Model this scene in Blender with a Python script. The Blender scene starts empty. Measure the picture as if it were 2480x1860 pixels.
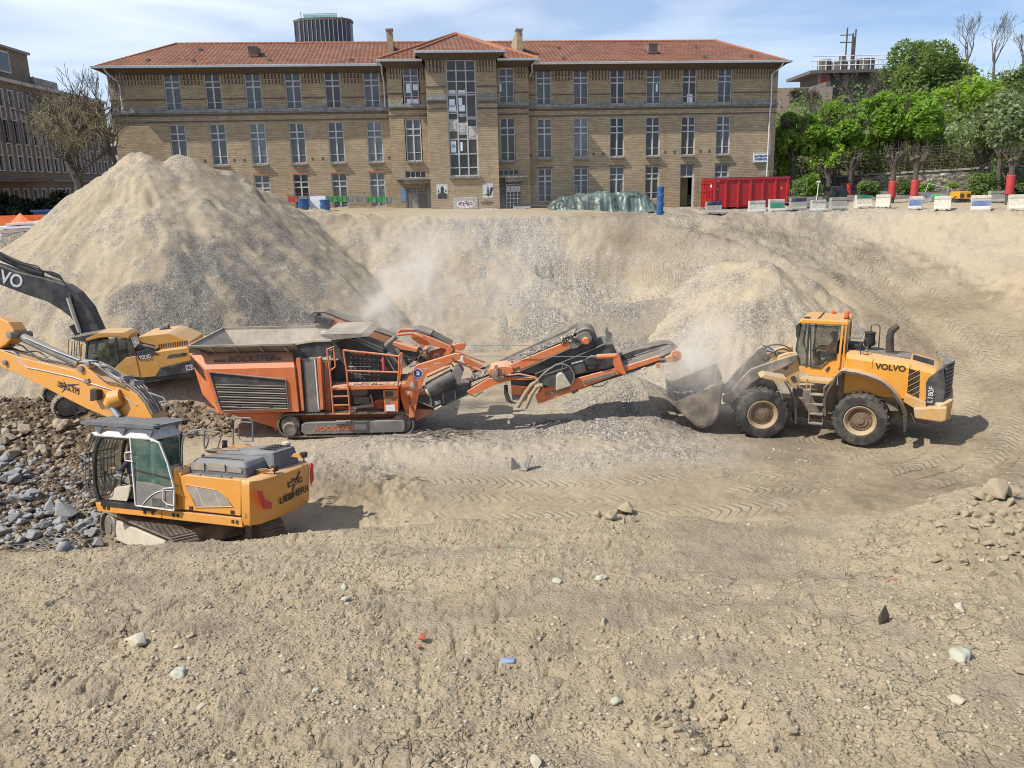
import bpy,bmesh,math,random
import numpy as np
from mathutils import Vector,Matrix,Euler
from mathutils.geometry import delaunay_2d_cdt
SC=bpy.context.scene
COL=SC.collection
R=math.radians
# - camera
FPX,PITCH,ROLL,EYE=1960.0,R(13.84),R(1.41),Vector((0,0,2.1))
_F=Vector((0,math.cos(PITCH),-math.sin(PITCH)))
_R0=Vector((1,0,0));_U0=Vector((0,math.sin(PITCH),math.cos(PITCH)))
CR=math.cos(ROLL)*_R0-math.sin(ROLL)*_U0
CU=math.sin(ROLL)*_R0+math.cos(ROLL)*_U0
cd=bpy.data.cameras.new('camera');cam=bpy.data.objects.new('camera',cd);COL.objects.link(cam)
cd.sensor_width=36;cd.lens=36*FPX/2480;cd.clip_end=6000;cd.clip_start=0.05
m=Matrix.Identity(4)
for i,a in enumerate((CR,CU,-_F)):
 for j in range(3):m[j][i]=a[j]
m.translation=EYE
cam.matrix_world=m
SC.camera=cam
# - light
SUN_EL,SUN_AZ=50.0,25.0
w=bpy.data.worlds.new('World');SC.world=w;w.use_nodes=True
nt=w.node_tree;nt.nodes.clear()
def N(nt,t,**k):
 n=nt.nodes.new('ShaderNode'+t)
 for a,b in k.items():
  if a.startswith('i_'):n.inputs[a[2:].replace('_',' ')].default_value=b
  else:setattr(n,a,b)
 return n
sky=N(nt,'TexSky',sky_type='NISHITA');sky.sun_disc=False
sd=Vector((-math.cos(R(SUN_AZ))*math.cos(R(SUN_EL)),-math.sin(R(SUN_AZ))*math.cos(R(SUN_EL)),math.sin(R(SUN_EL))))
sky.sun_elevation=R(SUN_EL);sky.sun_rotation=math.atan2(sd.x,sd.y)%(2*math.pi)
sky.air_density=1.0;sky.dust_density=.5;sky.ozone_density=2.5;sky.altitude=50
tc=N(nt,'TexCoord');mp=N(nt,'Mapping');mp.inputs['Scale'].default_value=(1.0,1.0,5.5);mp.inputs['Rotation'].default_value=(0.0,R(-9),R(8))
n1=N(nt,'TexNoise',i_Scale=2.3,i_Detail=7.0,i_Roughness=.55);n1.inputs['Distortion'].default_value=.35
r1=N(nt,'ValToRGB');r1.color_ramp.elements[0].position=.47;r1.color_ramp.elements[1].position=.66
sx=N(nt,'SeparateXYZ')
gx=N(nt,'MapRange');gx.inputs['From Min'].default_value=-.55;gx.inputs['From Max'].default_value=.6;gx.inputs['To Min'].default_value=.62;gx.inputs['To Max'].default_value=.0
ad=N(nt,'Math',operation='ADD');ad.use_clamp=True
ml=N(nt,'Math',operation='MULTIPLY');ml.inputs[1].default_value=.5
mix=N(nt,'MixRGB');mix.inputs[2].default_value=(7.7,8.6,10.0,1)
bg=N(nt,'Background');bg.inputs[1].default_value=.102
out=N(nt,'OutputWorld')
L=nt.links.new
L(tc.outputs['Generated'],mp.inputs[0]);L(mp.outputs[0],n1.inputs['Vector']);L(n1.outputs[0],r1.inputs[0])
L(tc.outputs['Generated'],sx.inputs[0]);L(sx.outputs[0],gx.inputs['Value'])
L(r1.outputs[0],ml.inputs[0]);L(ml.outputs[0],ad.inputs[0]);L(gx.outputs[0],ad.inputs[1])
tn=N(nt,'MixRGB',blend_type='MULTIPLY');tn.inputs[0].default_value=1;tn.inputs[2].default_value=(.95,1.04,1.22,1);L(sky.outputs[0],tn.inputs[1]);L(tn.outputs[0],mix.inputs[1]);L(ad.outputs[0],mix.inputs[0]);L(mix.outputs[0],bg.inputs[0]);L(bg.outputs[0],out.inputs[0])
sl=bpy.data.lights.new('sun','SUN');sl.energy=5.0;sl.angle=R(.55);sl.color=(1,.945,.86)
so=bpy.data.objects.new('sun',sl);COL.objects.link(so);so.rotation_euler=(-sd).to_track_quat('-Z','Y').to_euler();so.location=(-30,-20,60)
SC.view_settings.view_transform='Standard';SC.view_settings.look='None';SC.view_settings.exposure=0.17;SC.view_settings.gamma=1
SC.render.engine='CYCLES';SC.cycles.filter_width=1.0;SC.cycles.max_bounces=6;SC.cycles.transparent_max_bounces=12;SC.cycles.volume_bounces=3
SC.cycles.volume_step_rate=2.0;SC.cycles.volume_max_steps=64
random.seed(5);RNG=np.random.default_rng(7)
# - projection helpers (pixels of the 2480 x 1860 photograph)
def ray(u,v):return _F*FPX+CR*(u-1240)-CU*(v-930)
def onz(u,v,z):d=ray(u,v);return EYE+d*((z-EYE.z)/d.z)
def onY(u,v,Y):d=ray(u,v);return EYE+d*(Y/d.y)
_fn,_rn,_un=np.array(_F),np.array(CR),np.array(CU)
def px(P):
 d=np.asarray(P,float)-np.array([0,0,2.1]);z=d@_fn;z=np.where(np.abs(z)<1e-3,1e-3,z)
 return 1240+FPX*(d@_rn)/z,930-FPX*(d@_un)/z
def crop(x0,y0,s):return lambda x,y:(x0+x/s,y0+y/s)
# - noise in numpy
def _h(ix,iy,s):
 a=(ix.astype(np.int64)*374761393+iy.astype(np.int64)*668265263+s*1442695041)&0xffffffff
 a=((a^(a>>13))*1274126177)&0xffffffff
 return((a^(a>>16))&0xffff)/65535.0
def gn(x,y,s=0):
 ix=np.floor(x);iy=np.floor(y);fx=x-ix;fy=y-iy
 ux=fx*fx*fx*(fx*(fx*6-15)+10);uy=fy*fy*fy*(fy*(fy*6-15)+10)
 def g(a,b,dx,dy):
  t=_h(a,b,s)*6.2831853;return np.cos(t)*dx+np.sin(t)*dy
 n00=g(ix,iy,fx,fy);n10=g(ix+1,iy,fx-1,fy);n01=g(ix,iy+1,fx,fy-1);n11=g(ix+1,iy+1,fx-1,fy-1)
 return(n00*(1-ux)+n10*ux)*(1-uy)+(n01*(1-ux)+n11*ux)*uy
def fbm(x,y,o=4,s=0,g=.5,l=2.07):
 a,t=1.0,0
 for i in range(o):
  t=t+a*gn(x,y,s+i*17);x=x*l+3.1;y=y*l+1.7;a*=g
 return t
def cell(x,y,s=0):
 ix=np.floor(x);iy=np.floor(y);d1=np.full(x.shape,9.0);d2=d1.copy();k=np.zeros(x.shape)
 for i in(-1,0,1):
  for j in(-1,0,1):
   a,b=ix+i,iy+j
   r1=_h(a,b,s+3)
   d=(a+_h(a,b,s)-x)**2+(b+_h(a,b,s+1)-y)**2
   c=d<d1;d2=np.where(c,d1,np.minimum(d2,d));k=np.where(c,r1,k);d1=np.where(c,d,d1)
 return np.sqrt(d1),np.sqrt(d2),k
def sstep(a,b,x):t=np.clip((x-a)/(b-a),0,1);return t*t*(3-2*t)
# - materials
MATS={}
def _mix(nt,f,a,b,mode='MIX'):
 n=N(nt,'MixRGB',blend_type=mode)
 for i,q in enumerate((f,a,b)):
  if isinstance(q,(int,float)):n.inputs[i].default_value=q
  elif isinstance(q,tuple):n.inputs[i].default_value=(*q[:3],1)
  else:nt.links.new(q,n.inputs[i])
 return n.outputs[0]
def _math(nt,op,a,b=0.0,clamp=False):
 n=N(nt,'Math',operation=op);n.use_clamp=clamp
 for i,q in enumerate((a,b)):
  if isinstance(q,(int,float)):n.inputs[i].default_value=q
  else:nt.links.new(q,n.inputs[i])
 return n.outputs[0]
def _noise(nt,sc,det=4,rough=.55,vec=None,scl=None):
 n=N(nt,'TexNoise');n.inputs['Scale'].default_value=sc;n.inputs['Detail'].default_value=det;n.inputs['Roughness'].default_value=rough
 if vec is None:vec=N(nt,'TexCoord').outputs['Object']
 if scl:
  mp=N(nt,'Mapping');mp.inputs['Scale'].default_value=scl;nt.links.new(vec,mp.inputs[0]);vec=mp.outputs[0]
 nt.links.new(vec,n.inputs['Vector']);return n.outputs[0]
def _rng(nt,v,a,b,c=0.0,d=1.0):
 n=N(nt,'MapRange');nt.links.new(v,n.inputs['Value'])
 for k,q in zip(('From Min','From Max','To Min','To Max'),(a,b,c,d)):n.inputs[k].default_value=q
 return n.outputs[0]
def newmat(name):
 m=bpy.data.materials.new(name);m.use_nodes=True;nt=m.node_tree;MATS[name]=m
 return m,nt,nt.nodes['Principled BSDF'],nt.links.new
DUST=(.43,.35,.255)
def paint(name,col,rough=.5,metal=0.0,dust=.25,top=.0,var=.12,bump=.0,bscale=30,spec=.5,coat=0.0,dcol=DUST,ds=2.2):
 """painted or raw surface with settled dust: more of it on faces that look up"""
 m,nt,b,L=newmat(name)
 n=_noise(nt,ds,6,.62)
 c=_mix(nt,_rng(nt,_noise(nt,ds*3.1,3),.3,.7),tuple(x*(1-var)for x in col),tuple(min(1,x*(1+var))for x in col))
 f=_rng(nt,n,.44,.70,0,dust)
 if top:
  g=N(nt,'NewGeometry');s=N(nt,'SeparateXYZ');L(g.outputs['Normal'],s.inputs[0])
  f=_math(nt,'ADD',f,_math(nt,'MULTIPLY',_rng(nt,s.outputs[2],.35,.95),top),True)
 c=_mix(nt,f,c,dcol)
 L(c,b.inputs['Base Color']);L(_rng(nt,f,0,.7,rough,.9),b.inputs['Roughness'])
 b.inputs['Metallic'].default_value=metal;b.inputs['Specular IOR Level'].default_value=spec
 if coat:b.inputs['Coat Weight'].default_value=coat
 if bump:
  bn=N(nt,'Bump');bn.inputs['Distance'].default_value=bump;bn.inputs['Strength'].default_value=1;L(_noise(nt,bscale,4),bn.inputs['Height']);L(bn.outputs[0],b.inputs['Normal'])
 return m
def glass(name,col=(.05,.09,.08),alpha=.45,rough=.05):
 m,nt,b,L=newmat(name)
 c=_mix(nt,_rng(nt,_noise(nt,3,5),.4,.75,0,.45),col,DUST)
 L(c,b.inputs['Base Color']);b.inputs['Roughness'].default_value=rough;b.inputs['Alpha'].default_value=alpha
 return m
 # - mesh building
def xyz(t):return Vector((float(t[0]),float(t[1]),float(t[2])))
class MB:
 def __init__(s):s.v=[];s.f=[];s.mi=[]
 def add(s,vs,fs,mi=0):
  o=len(s.v);s.v+=[tuple(q)for q in vs];s.f+=[tuple(o+i for i in f)for f in fs];s.mi+=[mi]*len(fs);return s
 def box(s,a,b,mi=0):
  (x0,y0,z0),(x1,y1,z1)=[tuple(min(p,q)for p,q in zip(a,b)),tuple(max(p,q)for p,q in zip(a,b))]
  return s.add([(x0,y0,z0),(x1,y0,z0),(x1,y1,z0),(x0,y1,z0),(x0,y0,z1),(x1,y0,z1),(x1,y1,z1),(x0,y1,z1)],[(0,3,2,1),(4,5,6,7),(0,1,5,4),(1,2,6,5),(2,3,7,6),(3,0,4,7)],mi)
 def bar(s,p,q,w,h,up=(0,0,1),mi=0):
  p,q=Vector(p),Vector(q);d=(q-p).normalized();sd=d.cross(Vector(up))
  if sd.length<1e-4:sd=d.cross(Vector((0,1,0)))
  sd.normalize();u=sd.cross(d)
  vs=[o+sd*a*w/2+u*b*h/2 for o in(p,q)for a,b in((-1,-1),(1,-1),(1,1),(-1,1))]
  return s.add(vs,[(0,3,2,1),(4,5,6,7),(0,1,5,4),(1,2,6,5),(2,3,7,6),(3,0,4,7)],mi)
 def prism(s,pts,y0,y1,ax=1,mi=0,cap=True):
  def P(a,b,t):return(a,t,b)if ax==1 else((t,a,b)if ax==0 else(a,b,t))
  n=len(pts);vs=[P(a,b,y0)for a,b in pts]+[P(a,b,y1)for a,b in pts]
  ar=sum(pts[i][0]*pts[(i+1)%n][1]-pts[(i+1)%n][0]*pts[i][1]for i in range(n))
  fs=[(i,(i+1)%n,n+(i+1)%n,n+i)for i in range(n)]
  if cap:fs+=[tuple(range(n))[::-1],tuple(range(n,2*n))]
  flip=(ar>0)!=(y1>y0)
  if ax==1:flip=not flip
  if flip:fs=[f[::-1]for f in fs]
  return s.add(vs,fs,mi)
 def tube(s,pts,r,n=8,mi=0,cap=True,r2=None):
  pts=[Vector(p)for p in pts];k=len(pts);rs=r if isinstance(r,(list,tuple))else[r+((r2 if r2 is not None else r)-r)*i/max(1,k-1)for i in range(k)]
  ref=None;vs=[]
  for i,p in enumerate(pts):
   d=(pts[min(i+1,k-1)]-pts[max(i-1,0)])
   d=d.normalized()if d.length>1e-9 else Vector((0,0,1))
   if ref is None:ref=d.cross(Vector((0,0,1))if abs(d.z)<.9 else Vector((1,0,0))).normalized()
   ref=(ref-d*ref.dot(d));ref=ref.normalized()if ref.length>1e-6 else d.orthogonal().normalized()
   o=d.cross(ref)
   vs+=[p+(ref*math.cos(6.2832*j/n)+o*math.sin(6.2832*j/n))*rs[i]for j in range(n)]
  fs=[(i*n+j,i*n+(j+1)%n,(i+1)*n+(j+1)%n,(i+1)*n+j)for i in range(k-1)for j in range(n)]
  if cap:fs+=[tuple(range(n))[::-1],tuple(range((k-1)*n,k*n))]
  return s.add(vs,fs,mi)
 def cyl(s,p,q,r,n=16,mi=0,r2=None):return s.tube([p,q],r,n,mi,True,r2)
 def lathe(s,prof,c,axis,n=24,mi=0,cap=True):
  a=Vector(axis).normalized();u=a.orthogonal().normalized();w=a.cross(u);c=Vector(c);k=len(prof)
  vs=[c+a*d+(u*math.cos(6.2832*j/n)+w*math.sin(6.2832*j/n))*r for r,d in prof for j in range(n)]
  fs=[(i*n+j,i*n+(j+1)%n,(i+1)*n+(j+1)%n,(i+1)*n+j)for i in range(k-1)for j in range(n)]
  if cap:fs+=[tuple(range(n))[::-1],tuple(range((k-1)*n,k*n))]
  return s.add(vs,fs,mi)
 def hull(s,pts,mi=0):
  bm=bmesh.new();[bm.verts.new(p)for p in pts];r=bmesh.ops.convex_hull(bm,input=bm.verts)
  bm.verts.ensure_lookup_table();bm.verts.index_update()
  vs=[v.co.copy()for v in bm.verts];fs=[[v.index for v in f.verts]for f in bm.faces];bm.free();return s.add(vs,fs,mi)
 def build(s,name,mats,parent=None,bevel=0,smooth=False,loc=None):
  me=bpy.data.meshes.new(name);me.from_pydata(s.v,[],s.f)
  if not isinstance(mats,(list,tuple)):mats=[mats]
  for q in mats:me.materials.append(q)
  if len(mats)>1:me.polygons.foreach_set('material_index',s.mi)
  bm=bmesh.new();bm.from_mesh(me);bmesh.ops.recalc_face_normals(bm,faces=bm.faces);bm.to_mesh(me);bm.free()
  if smooth:
   me.shade_smooth()
   try:me.set_sharp_from_angle(angle=R(38 if smooth is True else smooth))
   except Exception:pass
  o=bpy.data.objects.new(name,me);COL.objects.link(o)
  if parent:o.parent=parent
  if loc:o.location=loc
  if bevel:
   b=o.modifiers.new('b','BEVEL');b.width=bevel;b.segments=2;b.limit_method='ANGLE';b.angle_limit=R(40)
  return o
def tag(o,label=None,cat=None,group=None,kind=None):
 for k,q in(('label',label),('category',cat),('group',group),('kind',kind)):
  if q:o[k]=q
 return o
def thing(name,label,cat,loc=(0,0,0),rz=0,group=None,mat=None):
 o=bpy.data.objects.new(name,None);COL.objects.link(o);o.empty_display_size=.2
 if mat is not None:o.matrix_world=mat
 else:o.location=loc;o.rotation_euler=(0,0,rz)
 return tag(o,label,cat,group)
def copy_tree(o,parent=None):
 c=o.copy();COL.objects.link(c);c.parent=parent
 for ch in list(o.children):copy_tree(ch,c)
 return c
def text(body,size,mat,parent,name='lettering',depth=.006,font=None,M=None,shear=0,bold=0,align='CENTER'):
 cu=bpy.data.curves.new(name,'FONT');cu.body=body;cu.size=size;cu.extrude=depth;cu.align_x=align;cu.align_y='CENTER';cu.shear=shear;cu.offset=bold
 tmp=bpy.data.objects.new(name,cu);COL.objects.link(tmp)
 dg=bpy.context.evaluated_depsgraph_get();me=bpy.data.meshes.new_from_object(tmp.evaluated_get(dg))
 bpy.data.objects.remove(tmp);me.name=name;me.materials.clear();me.materials.append(mat)
 o=bpy.data.objects.new(name,me);COL.objects.link(o);o.parent=parent
 if M is not None:o.matrix_local=M
 return o
def grid_mesh(name,X,Y,Z,mat,attrs=None,keep=None):
 r,c=X.shape;co=np.stack([X,Y,Z],-1).reshape(-1,3).astype(np.float32)
 idx=np.arange(r*c).reshape(r,c)
 q=np.stack([idx[:-1,:-1],idx[:-1,1:],idx[1:,1:],idx[1:,:-1]],-1).reshape(-1,4)
 if keep is not None:
  k=keep.reshape(-1);kk=k[q].any(1);q=q[kk]
  used=np.zeros(r*c,bool);used[q.ravel()]=True;rm=np.cumsum(used)-1;q=rm[q];co=co[used]
 else:used=None
 me=bpy.data.meshes.new(name);me.vertices.add(len(co));me.vertices.foreach_set('co',co.ravel())
 me.loops.add(q.size);me.loops.foreach_set('vertex_index',q.ravel().astype(np.int32));me.polygons.add(len(q))
 me.polygons.foreach_set('loop_start',np.arange(0,q.size,4,dtype=np.int32));me.polygons.foreach_set('loop_total',np.full(len(q),4,np.int32))
 me.update();me.materials.append(mat);me.shade_smooth()
 for n,A in(attrs or{}).items():
  A=A.reshape(-1,A.shape[-1])if A.ndim==3 else A.reshape(-1,1)
  if used is not None:A=A[used]
  if A.shape[1]==1:a=me.attributes.new(n,'FLOAT','POINT');a.data.foreach_set('value',A.ravel().astype(np.float32))
  else:a=me.attributes.new(n,'FLOAT_COLOR','POINT');a.data.foreach_set('color',A.ravel().astype(np.float32))
 o=bpy.data.objects.new(name,me);COL.objects.link(o);return o
 # = GROUND
def soil_material(name='soil'):
 m,nt,b,L=newmat(name)
 tc=N(nt,'TexCoord').outputs['Object']
 at=N(nt,'Attribute',attribute_name='mixa');sp=N(nt,'SeparateColor');L(at.outputs['Color'],sp.inputs[0])
 g,s,d=sp.outputs;du=at.outputs['Alpha']
 nb=_noise(nt,.55,6,.6,tc);nm=_noise(nt,4.5,6,.65,tc);nf=_noise(nt,34,5,.7,tc);nff=_noise(nt,130,3,.7,tc)
 base=_mix(nt,_rng(nt,nb,.35,.65),(.285,.226,.147),(.400,.322,.213))
 base=_mix(nt,_rng(nt,nm,.35,.7,0,.65),base,(.46,.373,.25))
 base=_mix(nt,s,base,(.57,.465,.31))
 base=_mix(nt,du,base,(.385,.345,.285))
 def vor(scale,ft='F1'):
  v=N(nt,'TexVoronoi',feature=ft);v.inputs['Scale'].default_value=scale;L(tc,v.inputs['Vector']);return v
 v1=vor(15.0);v2=vor(38.0);v3=vor(9.0)
 def bw(v):q=N(nt,'SeparateColor');L(v.outputs['Color'],q.inputs[0]);return q.outputs[0]
 r=N(nt,'ValToRGB');L(bw(v1),r.inputs[0]);cr=r.color_ramp
 cr.elements[0].color=(.10,.10,.10,1);cr.elements[1].color=(.52,.48,.42,1)
 for p,c in((.3,(.205,.197,.18)),(.62,(.285,.262,.228)),(.88,(.38,.345,.29))):e=cr.elements.new(p);e.color=(*c,1)
 base=_mix(nt,g,base,r.outputs[0])
 r2=N(nt,'ValToRGB');L(bw(v2),r2.inputs[0]);cr=r2.color_ramp;cr.elements[0].position=.0;cr.elements[0].color=(0,0,0,1);cr.elements[1].position=1;cr.elements[1].color=(1,1,1,1)
 pm=_math(nt,'MULTIPLY',_rng(nt,bw(v2),.80,.84),_rng(nt,v2.outputs['Distance'],.32,.22),True)
 pc=_mix(nt,_rng(nt,nff,.3,.7),(.36,.30,.23),(.66,.60,.49))
 base=_mix(nt,_math(nt,'MULTIPLY',pm,.35),base,pc)
 base=_mix(nt,_rng(nt,nf,.38,.72,.0,.30),base,(.46,.373,.255))
 base=_mix(nt,_math(nt,'MULTIPLY',d,_rng(nt,g,0,1,1,.62)),base,_mix(nt,g,_mix(nt,_rng(nt,nm,.35,.65),(.062,.042,.025),(.165,.115,.07)),(.06,.06,.062)))
 base=_mix(nt,_rng(nt,nff,.5,.3,.0,.30),base,(.20,.165,.11))
 tq=N(nt,'Attribute',attribute_name='trm');base=_mix(nt,_math(nt,'MULTIPLY',tq.outputs['Fac'],_rng(nt,nm,.3,.7,.05,.45)),base,(.43,.36,.26))
 L(base,b.inputs['Base Color']);b.inputs['Roughness'].default_value=.95;b.inputs['Specular IOR Level'].default_value=.12
 ta=N(nt,'Attribute',attribute_name='tra');tm=N(nt,'Attribute',attribute_name='trm')
 sn=_math(nt,'SINE',_math(nt,'MULTIPLY',ta.outputs['Fac'],2*math.pi/.26));sn=_rng(nt,sn,-.35,.35)
 h=_math(nt,'MULTIPLY',_math(nt,'MULTIPLY',sn,tm.outputs['Fac']),.05)
 h=_math(nt,'ADD',h,_math(nt,'MULTIPLY',_math(nt,'MULTIPLY',g,_rng(nt,v1.outputs['Distance'],0,.6,1,0)),.040))
 h=_math(nt,'ADD',h,_math(nt,'MULTIPLY',nm,.05));h=_math(nt,'ADD',h,_math(nt,'MULTIPLY',nf,_rng(nt,du,0,1,.020,.005)))
 h=_math(nt,'ADD',h,_math(nt,'MULTIPLY',nff,.004));h=_math(nt,'ADD',h,_math(nt,'MULTIPLY',pm,.006))
 h=_math(nt,'ADD',h,_math(nt,'MULTIPLY',_rng(nt,v2.outputs['Distance'],0,.6,1,0),.007))
 ve=N(nt,'TexVoronoi',feature='DISTANCE_TO_EDGE');ve.inputs['Scale'].default_value=4.5;wv=N(nt,'VectorMath',operation='ADD');nw=N(nt,'TexNoise');nw.inputs['Scale'].default_value=5;nw.inputs['Detail'].default_value=4;L(tc,nw.inputs['Vector'])
 ws=N(nt,'VectorMath',operation='SCALE');ws.inputs['Scale'].default_value=.35;L(nw.outputs['Color'],ws.inputs[0]);L(tc,wv.inputs[0]);L(ws.outputs[0],wv.inputs[1]);L(wv.outputs[0],ve.inputs['Vector'])
 ck=_math(nt,'MULTIPLY',_rng(nt,ve.outputs[0],.0,.035,1,0),_rng(nt,nb,.5,.6));h=_math(nt,'SUBTRACT',h,_math(nt,'MULTIPLY',_math(nt,'MULTIPLY',ck,_rng(nt,g,0,.4,1,0)),.018))
 bn=N(nt,'Bump');bn.inputs['Distance'].default_value=1.0;bn.inputs['Strength'].default_value=1.0;L(h,bn.inputs['Height']);L(bn.outputs[0],b.inputs['Normal'])
 return m
SOIL=soil_material()
# ---- control points (x, y, z)
def P3(L_):return[tuple(onz(u,v,z))for u,v,z in L_]
FGC=[(-420,1375,-1.3),(0,1341,-1.3),(250,1320,-1.3),(460,1308,-1.28),(673,1297,-1.27),(850,1283,-1.26),(1018,1271,-1.25),(1108,1259,-1.25),(1446,1250,-1.25),(1794,1256,-1.25),(2025,1253,-1.22),(2137,1242,-1.2),(2277,1222,-1.15),(2417,1192,-1.08),(2480,1205,-1.08),(2900,1180,-1.05)]
fgc=P3(FGC)
CREST=[(-55,45,.3),(-40,46,.3),(-30,46.5,.3)]+P3([(600,512,.9),(700,514,.8),(900,517,.6),(1100,520,.4),(1240,522,.25),(1400,525,.1),(1550,527,0),(1625,524,0),(1700,521,0),(1900,516.5,0),(2060,514.5,0),(2260,515.5,0),(2480,518,0)])+[(30,38,0),(33,30,0),(36,15,0),(40,0,0)]
RAMP=P3([(1750,545,-.54),(1900,585,-1.38),(2050,660,-2.63),(2200,760,-3.96),(2300,880,-5.26),(2330,1000,-6.1),(1850,540,-.53),(2000,558,-1.0),(2150,585,-1.5),(2300,625,-2.07),(2400,690,-2.96),(2480,770,-3.85),(1650,538,-.45),(1700,566,-1.0),(1830,600,-1.48),(2000,670,-2.57),(2090,760,-3.75),(2100,850,-4.9)])
PTS=[(-150,45,.3),(-150,150,.3),(0,150,.4),(150,150,0),(150,45,0),(150,-12,0),(-150,-12,0),(150,10,0),(-150,8,-.8),(-30,50,.3),(-27,60,.3),(-18,58,.95),(-7,59,.68),(4,60,.4),(16,61.5,.05),(30,62,.6),(24,60,.48),(45,56,.24),(-27,90,.3),(30,90,.9),(60,70,1.0),(19.5,56,.1)]
PTS+=[(x,y+1.2,z)for x,y,z in CREST[3:-4]]
PTS+=CREST+RAMP
PTS+=[(22,28,-4.9),(20.5,24,-6),(22,19,-6.2),(27,16,-5.0),(30,22,-2.5)]
PTS+=[(-45,34,-6.2),(-30,34,-6.3),(-20,40.5,-6.4),(-9.8,42.6,-6.4),(0,42.3,-6.4),(5.7,41.8,-6.4),(10.5,40.5,-6.2),(13.2,37,-6.0),(14.2,31,-6.2)]
PTS+=P3([(850,1060,-6.35),(150,1021,-6.2),(60,950,-5.9),(-100,1000,-6.0),(1350,1000,-6.35),(1240,1225,-6.55),(2100,1083,-6.57),(1850,1055,-6.55),(2350,1150,-6.55),(700,1200,-6.7),(-100,1280,-6.9),(60,1080,-6.5),(450,1000,-6.2),(1300,1110,-6.3),(1700,1110,-6.25)])
PTS+=[(-40,22,-6.4),(-12,13.2,-6.9),(0,13.2,-6.7),(10,13.4,-6.5),(18,14,-6.4),(-25,13,-6.8),(-8,17,-6.95)]
PTS+=fgc+[(x+(0),y+.55,z-.28)for x,y,z in fgc]+[(x*1.05,y+1.5,z-1.25)for x,y,z in fgc]
PTS+=[(-20,8,-1.3),(-20,8.6,-1.6),(18,8.8,-1.0),(18,9.5,-1.4),(30,10,-.8)]
PTS+=[(x,3.3,-.62)for x in(-9,-5,-2.5,0,2.5,5,9)]+[(x,1.2,-.25)for x in(-6,0,6)]+[(x,-1.5,0)for x in(-8,0,8)]+[(-14,2,-.4),(14,2,-.3)]
PTS=[tuple(map(float,p))for p in PTS]
_c=delaunay_2d_cdt([Vector(p[:2])for p in PTS],[],[],0,1e-4)
_TV=np.array([tuple(q)for q in _c[0]]);_TF=[tuple(f)for f in _c[2]]
_TZ=np.array([np.mean([PTS[i][2]for i in ids])if ids else 0 for ids in _c[3]])
def tin(X,Y):
 sh=X.shape;X=X.ravel();Y=Y.ravel();Z=np.zeros(X.shape)
 for f in _TF:
  (x0,y0),(x1,y1),(x2,y2)=_TV[list(f)]
  q=np.nonzero((X>=min(x0,x1,x2)-1e-6)&(X<=max(x0,x1,x2)+1e-6)&(Y>=min(y0,y1,y2)-1e-6)&(Y<=max(y0,y1,y2)+1e-6))[0]
  if not len(q):continue
  D=(y1-y2)*(x0-x2)+(x2-x1)*(y0-y2)
  if abs(D)<1e-12:continue
  a=((y1-y2)*(X[q]-x2)+(x2-x1)*(Y[q]-y2))/D;b=((y2-y0)*(X[q]-x2)+(x0-x2)*(Y[q]-y2))/D;c=1-a-b
  k=(a>=-1e-6)&(b>=-1e-6)&(c>=-1e-6);Z[q[k]]=(a*_TZ[f[0]]+b*_TZ[f[1]]+c*_TZ[f[2]])[k]
 return Z.reshape(sh)
NR,NC=980,1150
Y0,Y1=-1.4,140.0
rows=(Y0+3)*np.exp(np.linspace(0,math.log((Y1+3)/(Y0+3)),NR))-3
ts=np.linspace(-.98,.98,NC)
GY=np.repeat(rows[:,None],NC,1);GX=ts[None,:]*(GY+3)
GZ=tin(GX,GY)
def smooth(A,n):
 for _ in range(n):
  B=np.pad(A,2,mode='edge');A=(B[:-4]+4*B[1:-3]+6*B[2:-2]+4*B[3:-1]+B[4:])/16;A=(A[:,:-4]+4*A[:,1:-3]+6*A[:,2:-2]+4*A[:,3:-1]+A[:,4:])/16
 return A
GZ=smooth(GZ,2)
U,V=px(np.stack([GX,GY,GZ],-1))
def blob(cu,cv,ru,rv,ang=0.0,soft=.35):
 a=R(ang);du,dv=U-cu,V-cv;p=(du*math.cos(a)+dv*math.sin(a))/ru;q=(-du*math.sin(a)+dv*math.cos(a))/rv
 return sstep(1+soft,1-soft,np.sqrt(p*p+q*q)+WOB)
near=sstep(12,9.5,GY)*sstep(-2.6,-1.6,GZ)
flo=sstep(-5.4,-6.0,GZ)
slope_far=sstep(36,41,GY)*sstep(-6.3,-5.8,GZ)*sstep(.0,-.35,GZ-.3)
plaza=sstep(46,48,GY)*sstep(-.35,-.05,GZ)
N1=fbm(GX*.35,GY*.35,4,1);N2=fbm(GX*1.6,GY*1.6,4,11);N3=fbm(GX*7,GY*7,4,21)
WOB=N2*.25+N1*.3
Z=GZ.copy()
d1,d2,k1=cell(GX*9,GY*9+N2*1.2,5);e1,e2,k2=cell(GX*26,GY*26,9)
clod=sstep(-.05,.38,N1*.9+fbm(GX*1.1,GY*1.1,3,77))
clod=np.clip(clod+.9*blob(2380,1330,190,150)+.8*blob(1700,1770,240,110)+.5*blob(1250,1330,180,70)+.4*blob(700,1600,300,150),0,1)
mud=sstep(.0,.2,fbm(GX*.8+5,GY*1.2,4,97)-.04-.5*blob(2380,1330,190,150)-.5*blob(1700,1770,240,110))
lump=(1-.85*mud)*np.clip(.62-d1,0,1)*(k1>.45)*.055*clod+np.clip(.6-e1,0,1)*.030*(k2**2)*(.45+.55*clod)+np.abs(N3)*.018+np.abs(fbm(GX*15,GY*15,3,93))*.012
a=R(62);cx=(GX*math.cos(a)+GY*math.sin(a))*1.9+N2*.55;cy=(-GX*math.sin(a)+GY*math.cos(a))*5.5+fbm(GX*3,GY*3,3,31)*.8
c1,c2,_k=cell(cx,cy,41)
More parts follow.
